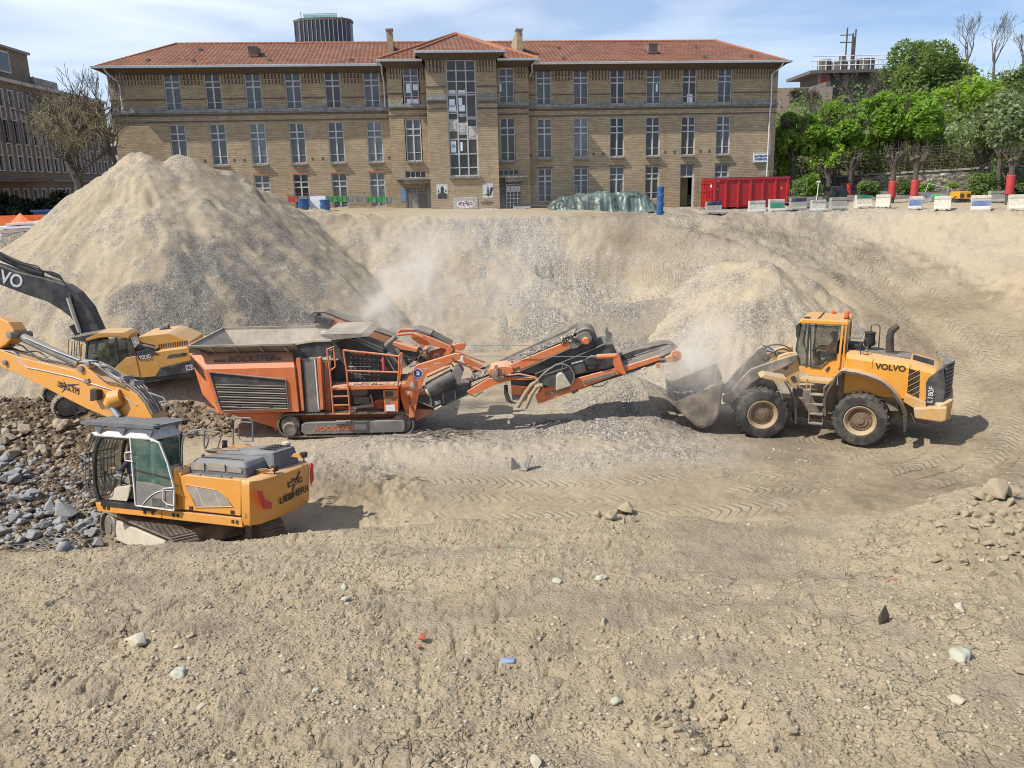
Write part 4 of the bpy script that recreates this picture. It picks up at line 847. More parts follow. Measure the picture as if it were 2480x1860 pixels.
def crown_points(n,rx,ry,rz,cz,seed,lobes=26,lsz=.36,hollow=.6):
 g=np.random.default_rng(seed);d=g.normal(size=(lobes,3));d/=np.linalg.norm(d,axis=1)[:,None];d[:,2]=np.where(d[:,2]<-.6,-d[:,2]*.5,d[:,2]);r=g.uniform(.25,.92,(lobes,1))**.7
 L_=d*r*[rx,ry,rz];sz=g.uniform(.6,1.25,lobes)*lsz*min(rx,rz)
 k=g.choice(lobes,n,p=sz**2/(sz**2).sum());q=g.normal(size=(n,3));q/=np.linalg.norm(q,axis=1)[:,None];rr_=sz[k][:,None]*(hollow+(1.12-hollow)*g.random((n,1))**.6)
 P_=L_[k]+q*rr_*[1,1,.85]
 ho=fbm(P_[:,0]*.9+seed,P_[:,2]*.9+P_[:,1]*.7,3,seed);P_=P_[ho>-.28]
 P_[:,2]+=cz;return P_
def limbs(mb,p,d,r,ln,lev,rnd,spread=.5,up=.15,n=3,minr=.006,droop=0.0,seg=3,sides=6,jit=.16,tips=None):
 pts=[p.copy()];q=p.copy();dd=d.copy()
 for i in range(seg):
  dd=(dd+Vector((rnd.uniform(-1,1),rnd.uniform(-1,1),rnd.uniform(-.6,1)*.8))*jit+Vector((0,0,up-droop*(i+1)/seg))).normalized();q=q+dd*ln/seg;pts.append(q.copy())
 r2=max(minr,r*.55);mb.tube(pts,r,sides if r>.03 else 3,0,False,r2)
 if lev<=0:
  if tips is not None:tips.append(q.copy())
  return
 for i in range(n):
  t=pts[max(1,seg-i%2)]if i else q
  a=rnd.uniform(0,6.28);o=dd.orthogonal().normalized();o=Matrix.Rotation(a,3,dd)@o
  nd=(dd+o*spread*rnd.uniform(.6,1.4)).normalized()
  limbs(mb,t,nd,r2,ln*rnd.uniform(.62,.86),lev-1,rnd,spread,up,n,minr,droop,seg,sides,jit,tips)
def green_tree(u,vt,vb,wpx,Y,label,lm,n=9000,seed=1,cat='tree',z0=0,size=.17,lobes=26,trunk=True,group=None,dens=1.0,hollow=.6):
 t0=onY(u,vt,Y);b0=onY(u,vb,Y);hw_=wpx/2/FPX*Y*1.02;rz=(t0.z-b0.z)/2;cz=(t0.z+b0.z)/2-z0
 t=thing('tree',label,cat,(b0.x,Y,z0),group=group);rnd=random.Random(seed)
 if trunk:
  mb=MB();h0=max(.6,cz-rz*.75);mb.tube([(0,0,-.3),(.05,0,h0*.5),(0,.05,h0)],[.26,.2,.17],8,0,False)
  for i in range(5):a=i*1.257+rnd.random();limbs(mb,Vector((0,0,h0)),Vector((math.cos(a)*.6,math.sin(a)*.6,1)).normalized(),.11,rz*.62,3,rnd,.55,.12,3,.012,sides=5)
  mb.build('trunk',BARK,t,smooth=True)
 P_=crown_points(int(n*dens),hw_*.9,hw_*.8,rz*.86,cz,seed,lobes,hollow=hollow)
 leaves('crown',P_,size,lm,t,seed);return t
GT='trees behind the retaining wall'
green_tree(1919,262,425,125,64,'bright green tree just right of the brick building, lowest of the leafy crowns',LEAF,12000,11,group=GT)
green_tree(2020,236,410,155,66,'broad mid green tree behind the red container end, second leafy crown from the brick building',LEAF,15000,12,group=GT)
green_tree(2165,204,392,205,68,'largest dense green tree with a rounded crown in front of the olive tree',LEAF,24000,13,group=GT,lobes=34)
green_tree(2225,96,330,235,84,'tall olive green tree rising highest behind the dense green ones',LEAFD,24000,14,group=GT,lobes=34)
green_tree(2335,160,370,160,74,'lime green tree with an upright crown right of the olive tree',LEAFL,10000,15,group=GT)
green_tree(2470,140,330,170,78,'pale green loose tree at the top right edge',LEAFD,10000,16,group=GT)
green_tree(2420,215,408,230,60,'loose tree dotted with whitish blossom over the thick red-wrapped trunk',LEAFP,10000,17,group=GT,size=.15,lobes=40,dens=.9)
green_tree(1885,300,420,60,75,'dark shrubby tree half hidden by the brick building corner',LEAFD,3500,18,group=GT)
green_tree(2275,290,400,170,72,'low green tree filling the gap above the stone wall',LEAF,9000,19,group=GT)
green_tree(2120,320,425,200,75,'shaded undergrowth tree behind the wire fence',LEAFD,7000,20,group=GT,trunk=False)
def bare_tree(u,vb,vt,Y,label,lean=0,seed=1,r=.16,lev=5,mat=BARKG,z0=0,spread=.45,group=None,n=3):
 b0=onY(u,vb,Y);t0=onY(u,vt,Y);H=t0.z-max(b0.z,-.5);t=thing('bare_tree',label,'tree',(b0.x,Y,max(b0.z,-.5)),group=group);rnd=random.Random(seed);mb=MB()
 h=H*.30;mb.tube([(0,0,-6),(0,0,0),(lean*.5,0,h)],[r*1.3,r,r*.8],7,0,False);
 for i in range(4):a=i*1.6+rnd.random();limbs(mb,Vector((lean*.5,0,h)),Vector((math.cos(a)*.45+lean*.2,math.sin(a)*.45,1)).normalized(),r*.6,H*.26,lev,rnd,spread,.10,n,.010,sides=5,jit=.2)
 mb.build('branches',mat,t);return t
BT='leafless trees on the right'
bare_tree(2335,190,42,86,'leafless tree with a wide forked crown above the olive green tree',.3,21,.15,6,group=BT,n=2,spread=.6)
bare_tree(2405,200,50,84,'leafless tree with a slim upright crown near the right edge',-.2,22,.14,6,group=BT,n=2,spread=.55)
bare_tree(2475,190,80,82,'leafless dense twiggy tree cut by the right edge',0,23,.14,6,group=BT,n=2,spread=.6)
bare_tree(2075,330,172,74,'dark leafless tree in front of the grey concrete building',.1,24,.2,4,BARK,group=BT)
bare_tree(1960,300,215,80,'small leafless tree against the low pink wall',0,25,.1,4,BARK,group=BT)
b0=onY(196,470,53);wt=thing('bare_tree','spreading leafless tree with fine yellowish twigs in front of the brown building','tree',(b0.x,53,.3));mb=MB();tw_=MB();rnd=random.Random(4)
def LP(u,v,dy=0):p=onY(u,v,53+dy);return Vector((p.x-b0.x,dy,p.z-.3))
path=[LP(197,472),LP(190,440),LP(175,412),LP(161,385),LP(163,368)];mb.tube(path,[.34,.28,.24,.2,.17],8)
forks=[([LP(163,368),LP(150,385-8),LP(135,381)],.10),([LP(163,370),LP(160,340,.6),LP(145,305,.8),LP(128,285,1)],.13),([LP(163,370),LP(185,330,-.5),LP(180,300,-.6),LP(170,270,-.8)],.13),([LP(190,440),LP(200,412),LP(225,392),LP(255,373),LP(275,380)],.12),([LP(185,330),LP(205,305),LP(225,290)],.1),([LP(160,345),LP(130,330),LP(100,320)],.09),([LP(195,460),LP(192,415),LP(183,370),LP(185,330)],.13)]
for pts,r in forks:
 mb.tube(pts,[r*(1-.15*i)for i in range(len(pts))],6)
 for i in range(1,len(pts)):
  for k in range(3):
   a=rnd.uniform(0,6.28);limbs(mb,pts[i],Vector((math.cos(a),math.sin(a)*.8,rnd.uniform(.2,1.0))).normalized(),r*.42,1.25,2,rnd,.6,.06,3,.014,sides=4,jit=.3)
mb.build('trunk',BARK,wt,smooth=True)
for i in range(750):
 a=rnd.uniform(0,6.28);u=172+95*math.cos(a)*rnd.random()**.5;v=285+62*math.sin(a)*rnd.random()**.5+8;p=LP(u,v,rnd.uniform(-2.5,2.5));d=Vector((rnd.uniform(-1,1),rnd.uniform(-1,1),rnd.uniform(-.5,.8))).normalized()
 limbs(tw_,p,d,.009,rnd.uniform(.4,.9),1,rnd,.8,.02,2,.005,.5,3,3,.35)
tw_.build('twigs',TWIG,wt)
mb=MB();b1=onY(268,380,54);sb_=thing('bare_tree','dark leaning leafless stem close to the corner of the brick building','tree',(b1.x,54,.3));rnd=random.Random(9)
def LQ(u,v):p=onY(u,v,54);return Vector((p.x-b1.x,0,p.z-.3))
mb.tube([LQ(282,400),LQ(272,375),LQ(262,350),LQ(255,325),LQ(250,290)],[.16,.14,.12,.1,.07],6)
for u,v in((272,375),(262,350),(255,325),(250,290)):
 for k in range(4):a=rnd.uniform(0,6.28);limbs(mb,LQ(u,v),Vector((math.cos(a),math.sin(a),.8)).normalized(),.05,1.2,3,rnd,.5,.1,3,.010,sides=4,jit=.25)
mb.build('branches',BARK,sb_)
def pollard(x,yb_,yt,rt,rb,Y,label,seed,lean=0,leafy=0,wr=1):
 bz=0;pb=onz(*z5(x,yb_),0.0)if Y is None else onY(*z5(x,yb_),Y);Y=pb.y;top=onY(*z5(x,yt),Y).z;w0,w1=onY(*z5(x,rb),Y).z,onY(*z5(x,rt),Y).z
 t=thing('pollarded_tree',label,'tree',(pb.x,Y,0),group='pollarded trees in front of the stone wall');rnd=random.Random(seed);mb=MB();r=.185
 h1=w1+.1;mb.tube([(0,0,-.2),(0,0,w0),(lean*.3,0,h1),(lean*.5,0,h1+(top-h1)*.45)],[r*1.1,r,r*.92,r*.9],9,0,False)
 for i in range(6):
  a=i*1.05+rnd.random()*.6;d=Vector((math.cos(a)*.55,math.sin(a)*.4,1)).normalized();s=Vector((lean*.5,0,h1+(top-h1)*(.25+.2*rnd.random())));e=s+d*(top-s.z)*rnd.uniform(.7,1.15)
  mb.tube([s,s.lerp(e,.5)+Vector((rnd.uniform(-.1,.1),0,0)),e],[.13,.10,.11],6);mb.lathe([(.02,-.1),(.15,0),(.02,.13)],e,d,7)
  for k in range(3):limbs(mb,e,(d+Vector((rnd.uniform(-1,1),rnd.uniform(-1,1),.3))*.7).normalized(),.03,.5,1,rnd,.5,.2,2,.012,sides=4)
 mb.build('trunk',BARK,t,smooth=True)
 if wr:q=MB();q.lathe([(r+.05,w0),(r+.065,w0+.05),(r+.05,(w0+w1)/2),(r+.065,w1-.04),(r+.03,w1)],(0,0,0),(0,0,1),12);q.build('trunk_wrap',WRAP,t,smooth=True)
 if leafy:P_=crown_points(leafy,1.5,1.2,.9,top+.1,seed,14,.5,.3);leaves('crown',P_,.13,LEAFL,t,seed)
 return t
pollard(905,1335,1075,1255,1320,63,'gnarled pollard with yellowish leaf tufts behind the dark cab',31,-.3,900)
pollard(1035,1340,1050,1228,1330,63,'thin pollard with a short red wrap right of the dark cab',32,.1)
pollard(1322,1350,1030,1212,1325,55,'pollard with knuckled grey head and red wrap crossed by the bush',33,0)
pollard(1470,1355,1030,1205,1325,54,'pollard with a bright red wrapped trunk left of the striped panel',34,0)
pollard(1910,1330,1000,1190,1300,62,'dark pollard with a wide fork and no wrap, behind the yellow machine',35,0,0,0)
pollard(2102,1385,1060,1172,1300,50,'thickest red wrapped trunk above the rusty bucket',36,0)
def bush(x0,x1,y0,y1,Y,label,lm,n,seed,size=.10,cr=z5,name='bush',cat='bush',group='bushes in front of the stone wall',z=.3,dy=.8):
 a,b=onY(*cr(x0,y1),Y),onY(*cr(x1,y0),Y);t=thing(name,label,cat,((a.x+b.x)/2,Y,z),group=group);rx=(b.x-a.x)/2;h=b.z-z
 P_=crown_points(n,rx*.9,dy,h*.6,h*.42,seed,22,.45,.45);P_=P_[P_[:,2]>-.1];leaves('foliage',P_,size,lm,t,seed)
 mb=MB();rnd=random.Random(seed)
 for i in range(7):limbs(mb,Vector((rx*rnd.uniform(-.6,.6),0,-.05)),Vector((rnd.uniform(-.5,.5),rnd.uniform(-.3,.3),1)).normalized(),.03,h*.55,2,rnd,.5,.1,2,.01,sides=4)
 mb.build('stems',BARK,t);return t
bush(1085,1265,1195,1350,61.5,'olive leafed bush against the stone wall right of the dark cab',LEAFD,2600,41)
bush(1335,1480,1180,1350,62,'upright olive bush between the two central red wrapped trunks',LEAFD,2200,42)
bush(1470,1660,1195,1350,64.5,'bright green bush behind the striped panel',LEAF,3600,43)
bush(1640,1830,1175,1345,63.5,'yellowish green bush behind the yellow machine',LEAFL,3200,44)
bush(1815,2100,1110,1350,60.5,'large dark green bush left of the thickest red trunk',LEAFD,5600,45)
bush(2115,2330,1170,1350,59,'dark green bush at the right edge',LEAFD,4000,46)
bush(640,900,1170,1345,63,'leafy bush behind the mesh fence at the red container',LEAF,4000,47)
bush(540,720,1060,1250,65,'small branched shrub above the red container',LEAFL,2600,48,group=None)
zL=crop(0,360,8.295)
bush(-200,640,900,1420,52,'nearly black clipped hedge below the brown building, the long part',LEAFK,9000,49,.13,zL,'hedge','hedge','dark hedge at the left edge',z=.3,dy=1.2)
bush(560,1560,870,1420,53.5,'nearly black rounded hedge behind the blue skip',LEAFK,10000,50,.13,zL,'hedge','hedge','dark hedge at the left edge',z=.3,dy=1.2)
def rubble_mat():
 m,nt,b,L=newmat('rubble_stone');tc=N(nt,'TexCoord').outputs['Object'];v=N(nt,'TexVoronoi');v.inputs['Scale'].default_value=2.6
 mp=N(nt,'Mapping');mp.inputs['Scale'].default_value=(1,1,1.5);L(tc,mp.inputs[0]);L(mp.outputs[0],v.inputs['Vector']);s=N(nt,'SeparateColor');L(v.outputs['Color'],s.inputs[0])
 c=_mix(nt,s.outputs[0],(.13,.11,.085),(.46,.42,.35));c=_mix(nt,_rng(nt,_noise(nt,.9,5,.65),.42,.62),c,(.085,.075,.05));c=_mix(nt,_rng(nt,v.outputs['Distance'],.5,.75,0,.6),c,(.07,.06,.05))
 L(c,b.inputs['Base Color']);b.inputs['Roughness'].default_value=.95;bn=N(nt,'Bump');bn.inputs['Distance'].default_value=.12;L(_rng(nt,v.outputs['Distance'],0,.7,1,0),bn.inputs['Height']);L(bn.outputs[0],b.inputs['Normal']);return m
RUB=rubble_mat()
wa_,wb_=onY(*z5(640,1200),70),onY(*z5(2260,1100),60);d_=Vector((wb_.x-wa_.x,wb_.y-wa_.y,0));LEN=d_.length+14;WMt=fmat((wa_.x,wa_.y,0),d_)
za,zb_=onY(*z5(930,1185),68.2).z,onY(*z5(2212,1097),60.3).z;zs0,zs1=za-(zb_-za)*.25,zb_+(zb_-za)*.45
rw_=thing('retaining_wall','old rubble stone retaining wall with a sloping coping on the right','wall',mat=WMt)
q=MB();nn=60
for i in range(nn):
 x0,x1=LEN*i/nn,LEN*(i+1)/nn;za_,zb2=zs0+(zs1-zs0)*i/nn,zs0+(zs1-zs0)*(i+1)/nn
 q.add([(x0,0,-.5),(x1,0,-.5),(x1,.25,zb2),(x0,.25,za_),(x0,1.2,za_),(x1,1.2,zb2)],[(0,1,2,3),(3,2,5,4)])
q.build('stonework',RUB,rw_);q=MB();q.prism([(-.0,zs0),(LEN,zs1),(LEN,zs1+.14),(0,zs0+.14)],.12,1.0);q.build('coping',CONC,rw_)
fn=thing('wire_fence','dark wire fence grown with creeper along the top of the stone wall','fence',mat=WMt);q=MB();wn=MB()
for i in range(26):x=LEN*i/25;z=zs0+(zs1-zs0)*i/25;q.cyl((x,.6,z),(x,.6,z+2.0),.035,6)
q.build('post',DARKB,fn)['kind']='stuff'
for k in range(9):wn.cyl((0,.6,zs0+.25+.21*k),(LEN,.6,zs1+.25+.21*k),.012,4)
for i in range(180):x=LEN*i/180;z=zs0+(zs1-zs0)*i/180;wn.cyl((x,.6,z+.2),(x,.6,z+1.95),.008,3)
wn.build('wire_mesh',DARKB,fn)
g=np.random.default_rng(61);n_=9000;x=g.random(n_)*LEN;hh_=g.random(n_)**1.6*2.2;k=fbm(x*.35,hh_*.8,3,5)>-.12;x,hh_=x[k],hh_[k];leaves('creeper',np.stack([x,g.normal(.9,.5,len(x)),zs0+(zs1-zs0)*x/LEN+hh_],1),.11,LEAFB,fn,62)
tr_=MB();a=WMt@Vector((0,1.1,zs0-.02));b=WMt@Vector((LEN,1.1,zs1-.02));tr_.add([a,b,b+Vector((10,14,1.2)),a+Vector((0,14,1.2)),b+Vector((30,30,7)),a+Vector((0,30,6))],[(0,1,2,3),(3,2,4,5)]);tag(tr_.build('terrace_ground',paint('leaf_litter',(.07,.06,.035),.95),None),kind='structure')
gth=np.random.default_rng(64);n_=42000;x=gth.random(n_)*(LEN+16)-8;y=2+gth.random(n_)*16;z=gth.random(n_)*(2.5+y*.38);k=fbm(x*.3+y*.2,z*.5,3,15)>-.1
th_=leaves('thicket_foliage',np.stack([x[k],y[k],zs0+z[k]],1),.2,LEAFD,None,65);th_.matrix_world=WMt;tag(th_,'shadowy thicket filling the slope behind the wire fence','thicket',kind='stuff')
rnd=random.Random(66)
for i in range(16):
 x=LEN*(i+rnd.random()*.7)/16;t=thing('sapling','thin dark stem standing in the thicket behind the wire fence','tree',mat=WMt@Matrix.Translation((x,1.6+rnd.random()*3,zs0+(zs1-zs0)*x/LEN)),group='thin stems behind the wire fence');mb=MB();h=rnd.uniform(3.5,5)
 mb.tube([(0,0,0),(rnd.uniform(-.15,.15),0,h*.5),(rnd.uniform(-.3,.3),0,h)],[.10,.08,.05],6);mb.build('stem',BARK,t)
 # = THINGS ON THE UPPER LEVEL
zb=crop(1700,400,6.144);z8=crop(2000,380,4.608)
ASPH=paint('asphalt',(.105,.10,.095),.9,dust=.55,dcol=(.30,.27,.225),ds=.6)
q=MB();q.add([(19.5,54.5,.19),(27,51.4,.03),(33,45,.03),(60,45,.03),(60,70,1.14),(19.5,70,1.14)],[(0,1,5),(1,4,5),(1,2,4),(2,3,4)]);tag(q.build('pavement',ASPH),kind='structure')
REDP=paint('skip_red',(.36,.014,.018),.5,dust=.10,var=.12,dcol=(.30,.12,.08));BLKS=paint('black_steel',(.03,.03,.032),.6,dust=.2)
sk0=onz(1727,508,.05);SM=fmat(sk0,(math.cos(TH),math.sin(TH),0));S=Fr(SM);red=thing('skip_container','large red steel skip with vertical ribs standing before the brick building','skip',mat=SM)
sw=S.P(*zb(1288,400))[0];sh_=S.P(*zb(165,195))[1];sD=2.35
q=MB();q.box((0,0,.22),(sw,sD,sh_-.12));q.build('body',REDP,red,bevel=.02)
q=MB();q.box((-.06,-.07,sh_-.17),(sw+.06,.09,sh_-.02));q.box((-.06,sD-.09,sh_-.17),(sw+.06,sD+.07,sh_-.02));q.box((-.06,.093,sh_-.17),(.1,sD-.093,sh_-.02));q.box((sw-.1,.093,sh_-.17),(sw+.06,sD-.093,sh_-.02));q.build('top_rail',REDP,red,bevel=.01)
q=MB();q.box((-.02,-.03,sh_-.019),(sw+.02,sD,sh_+.03));q.build('net_cover',BLKS,red)
for xx in(0,345,530,712,895,1080,1258):
 x=S.P(*zb(max(xx,165),400))[0]if xx else.02;q=MB();q.prism([(x,-.10),(x+.1,-.10),(x+.14,-.002),(x-.04,-.002)],.10,sh_-.175,2);q.build('rib',REDP,red)
q=MB();q.box((0,-.05,.16),(sw,.15,.218));q.box((0,sD-.15,.16),(sw,sD,.218));q.box((.3,.3,0),(sw,.5,.157),1);q.box((.3,sD-.5,0),(sw,sD-.3,.157),1);q.build('skid',[REDP,BLKS],red)
for x0_,x1_ in((.0,1.1),(1.15,sD)):
 q=MB();q.box((-.05,x0_+.03,.2),(-.002,x1_-.02,sh_-.2));
 for yy in(x0_+.08,(x0_+x1_)/2,x1_-.12):q.box((-.11,yy-.04,.1),(-.052,yy+.04,sh_-.18))
 for zz in(.5,1.2,1.75):q.box((-.10,x0_+.04,zz),(-.053,x1_-.03,zz+.07))
 q.build('end_door',REDP,red)
q=MB();q.box((-.2,.02,.0),(-.115,.16,1.3));q.box((-.26,.5,.9),(-.115,.6,1.3));q.build('lock_bar',REDP,red)
for(x,y)in((232,358),(1182,338)):p=S.P(*zb(x,y));q=MB();q.box((p[0]-.06,-.006,p[1]-.06),(p[0]+.06,-.002,p[1]+.06));q.build('yellow_sticker',paint('sticker'+str(x),(.5,.36,.08),.6),red)
q=MB();p=S.P(*zb(235,234));q.box((p[0]-.3,-.006,p[1]-.03),(p[0]+.15,-.002,p[1]+.03));q.build('white_label',SIGNW,red)
q=MB();q.box((-.058,.25,sh_-.62),(-.052,.6,sh_-.35));q.build('white_label',SIGNW,red)
BPR=[(-.30,0),(.30,0),(.30,.12),(.21,.26),(.13,.62),(.13,.64),(.155,.66),(.155,.83),(-.155,.83),(-.155,.66),(-.13,.64),(-.13,.62),(-.21,.26),(-.30,.12)]
BC=[paint('barrier_white',(.50,.48,.43),.85,dust=.5,var=.25,dcol=(.16,.14,.12),ds=4),paint('barrier_grey',(.27,.255,.225),.85,dust=.35,var=.25,dcol=(.5,.47,.41),ds=3.5),paint('barrier_cream',(.56,.52,.43),.85,dust=.3,var=.2,dcol=(.3,.25,.19),ds=3)]
BCOL=dict(navy=paint('band_navy',(.028,.032,.085),.7,dust=.4,dcol=(.3,.3,.3)),green=paint('band_green',(.02,.20,.115),.7,dust=.3,dcol=(.3,.3,.28)),blue=paint('band_blue',(.09,.13,.27),.7,dust=.5,dcol=(.4,.4,.4)),yellow=paint('band_yellow',(.55,.40,.17),.8,dust=.4,dcol=(.5,.46,.4)))
def barrier(cr,x0,x1,yb_,yt,yaw,label,m=0,bands=(),L_=None,k=1.0):
 ua,va=cr((x0+x1)/2,yb_);p=onz(ua,va,gz(*onz(ua,va,0).xy[:])+.0);zg_=gz(p.x,p.y);p=onz(ua,va,zg_ if p.x<12 else 0.0);zg_=gz(p.x,p.y);hpx=(cr(0,yb_)[1]-cr(0,yt)[1]);sc_=hpx/FPX*p.y/.83*.96
 wm=(cr(x1,0)[0]-cr(x0,0)[0])/FPX*p.y;a=R(yaw);base=.6*sc_*abs(math.sin(a));Lm=max(.6,(wm-base)/max(.3,abs(math.cos(a))))if L_ is None else L_
 t=thing('road_barrier',label,'barrier',(p.x,p.y+.3*sc_,max(zg_,gz(p.x,p.y+.4))-.02+(.04 if p.x>17 else 0)),R(6)-a,'concrete road barriers along the pit edge')
 pr=[(y*sc_,z*sc_)for y,z in BPR];q=MB();q.prism(pr,-Lm/2,Lm/2,0);q.build('block',BC[m],t,bevel=.012)
 for(b0_,b1_,cn)in bands:
  q=MB();
  def yy(z):
   for i in range(13,6,-1):
    (ya,za),(yb2,zb2)=BPR[i],BPR[i-1]
    if za<=z<=zb2+1e-6 and zb2>za:return ya+(yb2-ya)*(z-za)/(zb2-za)
   return-.155
  zs=[b0_]+[z for z in(.26,.62,.64,.66)if b0_<z<b1_]+[b1_]
  vs=[(x,(yy(z)-.006)*sc_,z*sc_)for z in zs for x in(-Lm/2+.02,Lm/2-.02)];q.add(vs,[(2*i,2*i+1,2*i+3,2*i+2)for i in range(len(zs)-1)])
  if b1_>.8:q.add([(-Lm/2+.02,-.16*sc_,.834*sc_),(Lm/2-.02,-.16*sc_,.834*sc_),(Lm/2-.02,.15*sc_,.836*sc_),(-Lm/2+.02,.15*sc_,.836*sc_)],[(0,1,2,3)])
  q.build('painted_band',BCOL[cn],t)
 for s_ in(-1,1):q=MB();q.box((s_*Lm*.28-.05,-.30*sc_-.004,0),(s_*Lm*.28+.05,-.30*sc_,.05));q.build('lifting_slot',BLKS,t)
 return t
barrier(zb,72,302,728,545,0,'navy banded barrier with a white foot before the left end of the skip',1,[(.58,.83,'navy')])
barrier(zb,710,950,708,525,0,'peeling white barrier in front of the middle of the red skip',0)
barrier(zb,1010,1235,702,515,0,'white barrier with a wide green band before the right end of the red skip',0,[(.24,.58,'green')])
barrier(zb,1320,1560,696,520,0,'grey barrier with a navy top band just right of the red skip',1,[(.60,.83,'navy')])
barrier(zb,1640,1855,690,515,0,'whitish barrier left of the dark cab',0)
barrier(zb,1920,2160,686,500,0,'plain grey barrier under the dark cab',1)
def PLZ(u,v):
 d=ray(u,v);t=(-EYE.z-.06*52)/(d.z-.06*d.y);return EYE+d*t
barrier(z8,340,522,600,460,0,'cream barrier with a green painted top edge',2,[(.66,.83,'green')])
barrier(z8,570,745,598,455,38,'cream barrier turned sideways with a yellow stain, before the central red trunk',2,[(.04,.24,'yellow')])
barrier(z8,935,1105,600,455,35,'blue smeared barrier turned sideways, left of the striped panel',0,[(.22,.6,'blue')])
barrier(z8,1225,1420,610,458,35,'cream barrier turned sideways with a yellow foot, before the striped panel',2,[(.04,.25,'yellow')])
barrier(z8,1640,1865,614,440,30,'barrier with a blue and yellow patch, right of the yellow machine',2,[(.26,.56,'blue'),(.60,.62,'yellow')])
barrier(z8,1830,2000,560,430,0,'pale barrier set back in front of the rusty bucket',1)
barrier(z8,2060,2300,622,450,25,'cream barrier cut by the right edge of the photo',2)
barrier(z8,2140,2300,470,425,0,'small far barrier behind the one at the right edge',1)
barrier(zr,-20,110,1432,1395,0,'low navy topped barrier left of the tarpaulin heap',1,[(.5,.83,'navy')])
barrier(zc,972,1083,1556,1543,0,'low pale kerb block at the foot of the stair tower',2)
barrier(zr,1140,1255,1412,1362,0,'low barrier with a green top between the tarpaulin and the rubble',0,[(.6,.83,'green')])
TARP,nt_,b_,L_=newmat('green_tarp');n_=_noise(nt_,1.3,6,.65);L_(_mix(nt_,_rng(nt_,n_,.35,.7),(.05,.08,.066),(.19,.24,.21)),b_.inputs['Base Color']);b_.inputs['Roughness'].default_value=.38;b_.inputs['Specular IOR Level'].default_value=.7
bn=N(nt_,'Bump');bn.inputs['Distance'].default_value=.05;L_(_noise(nt_,2.2,5,.7),bn.inputs['Height']);L_(bn.outputs[0],b_.inputs['Normal'])
p0_=onz(*zr(250,1440),.15);TM=fmat((p0_.x,p0_.y,.0),(math.cos(TH),math.sin(TH),0));T_=Fr(TM);tl=T_.P(*zr(1135,1400))[0]
ny_,nx_=60,220;gx_,gy_=np.meshgrid(np.linspace(0,tl,nx_),np.linspace(-.2,3.0,ny_));ht=T_.P(*zr(600,1292),.9)[1]-.1
prof=np.interp(gx_[0],[0,.35,1.2,2.2,tl*.35,tl*.72,tl*.86,tl*.95,tl],[0,.45,.80,.92,1.0,1.04,.92,.3,.0])*ht
cross=sstep(-.1,.75,gy_)*sstep(3.1,2.2,gy_);gz__=prof[None,:]*cross+.02
gz__+=(fbm(gx_*1.1,gy_*1.1,4,7)*.22+np.abs(fbm(gx_*2.3+gy_*1.5,gy_*.8,3,17))*.16)*sstep(0,.5,gz__);gz__+=.10*np.abs(fbm(gx_*3,gy_*3,3,27));gyy=gy_+fbm(gx_*.9,gy_*0,3,37)*.35*(gy_<.5)
to=grid_mesh('tarpaulin_heap',gx_,gyy,gz__,TARP);to.matrix_world=TM;tag(to,'long low heap under a crumpled grey green plastic sheet','tarpaulin')
WRB=[paint('plaster_rubble',(.60,.55,.50),.9,dust=.3,var=.3,ds=5),paint('brick_rubble',(.40,.24,.17),.9,dust=.4),GUT]
q=MB();pc=onz(*zr(1300,1395),.1);rnd=random.Random(12);g0_=gz(pc.x,pc.y)
for i in range(240):
 a,r=rnd.uniform(0,6.28),rnd.random()**.7;x,y=pc.x+math.cos(a)*r*1.5,pc.y+.6+math.sin(a)*r*.9;h=g0_+max(0,(1-r))*.85+.02;s_=rnd.uniform(.05,.16)
 M3=Euler((rnd.random()*3,rnd.random()*3,rnd.random()*3)).to_matrix();q.hull([Vector((x,y,h))+M3@Vector((sx*s_*rnd.uniform(.6,1.2),sy*s_*rnd.uniform(.5,1),sz*s_*.6))for sx in(-1,1)for sy in(-1,1)for sz in(-1,1)],1 if rnd.random()<.15 else 0)
tag(q.build('rubble',WRB[:2]),'heap of whitish broken plaster in front of the open doorway','rubble',kind='stuff')
BLU=paint('blue_plastic',(.022,.10,.27),.45,dust=.2,dcol=(.3,.36,.4));
def barrel_like(cr,x,yb_,yt,r,label,name,n=3,z0=None,cat='barrel',Y=None):
 u,v=cr(x,yb_);p=onz(u,v,.2)if Y is None else onY(u,v,Y);g_=gz(p.x,p.y);p=onz(u,v,g_)if Y is None else p;h=onY(*cr(x,yt),p.y).z-g_;t=thing(name,label,cat,(p.x,p.y,g_));seg=h/n
 for i in range(n):q=MB();q.lathe([(r*.86,seg*i),(r*.9,seg*(i+.3)),(r,seg*(i+.75)),(r*1.04,seg*(i+.9)),(r*1.04,seg*(i+.97)),(r*.9,seg*(i+1))],(0,0,0),(0,0,1),16);q.build('segment',BLU,t,smooth=True)
 return t
barrel_like(zr,1102,1385,1238,.24,'tall upright blue plastic chute tube right of the tarpaulin heap','chute_tube',4,cat='chute',Y=54)
barrel_like(zl,1482,1396,1330,.36,'blue plastic barrel before the fourth ground-floor window, nearer the tall heap','plastic_barrel',2,Y=53)
barrel_like(zl,1626,1398,1336,.33,'blue plastic barrel right of the white board','plastic_barrel',2,Y=53)
p=onY(*zl(1578,1380),53.3);q=MB();q.box((p.x-.5,53.3,p.z-.2),(p.x+.5,53.34,p.z+.62));q.box((p.x-.45,53.35,p.z-.9),(p.x-.4,53.39,p.z+.5));q.box((p.x+.4,53.35,p.z-.9),(p.x+.45,53.39,p.z+.5));tag(q.build('notice_board',SIGNW),'blank white board between the two blue barrels','board')
GRNP=paint('panel_green',(.03,.22,.06),.6,dust=.3);GRYP=paint('panel_grey',(.17,.18,.18),.6,dust=.3)
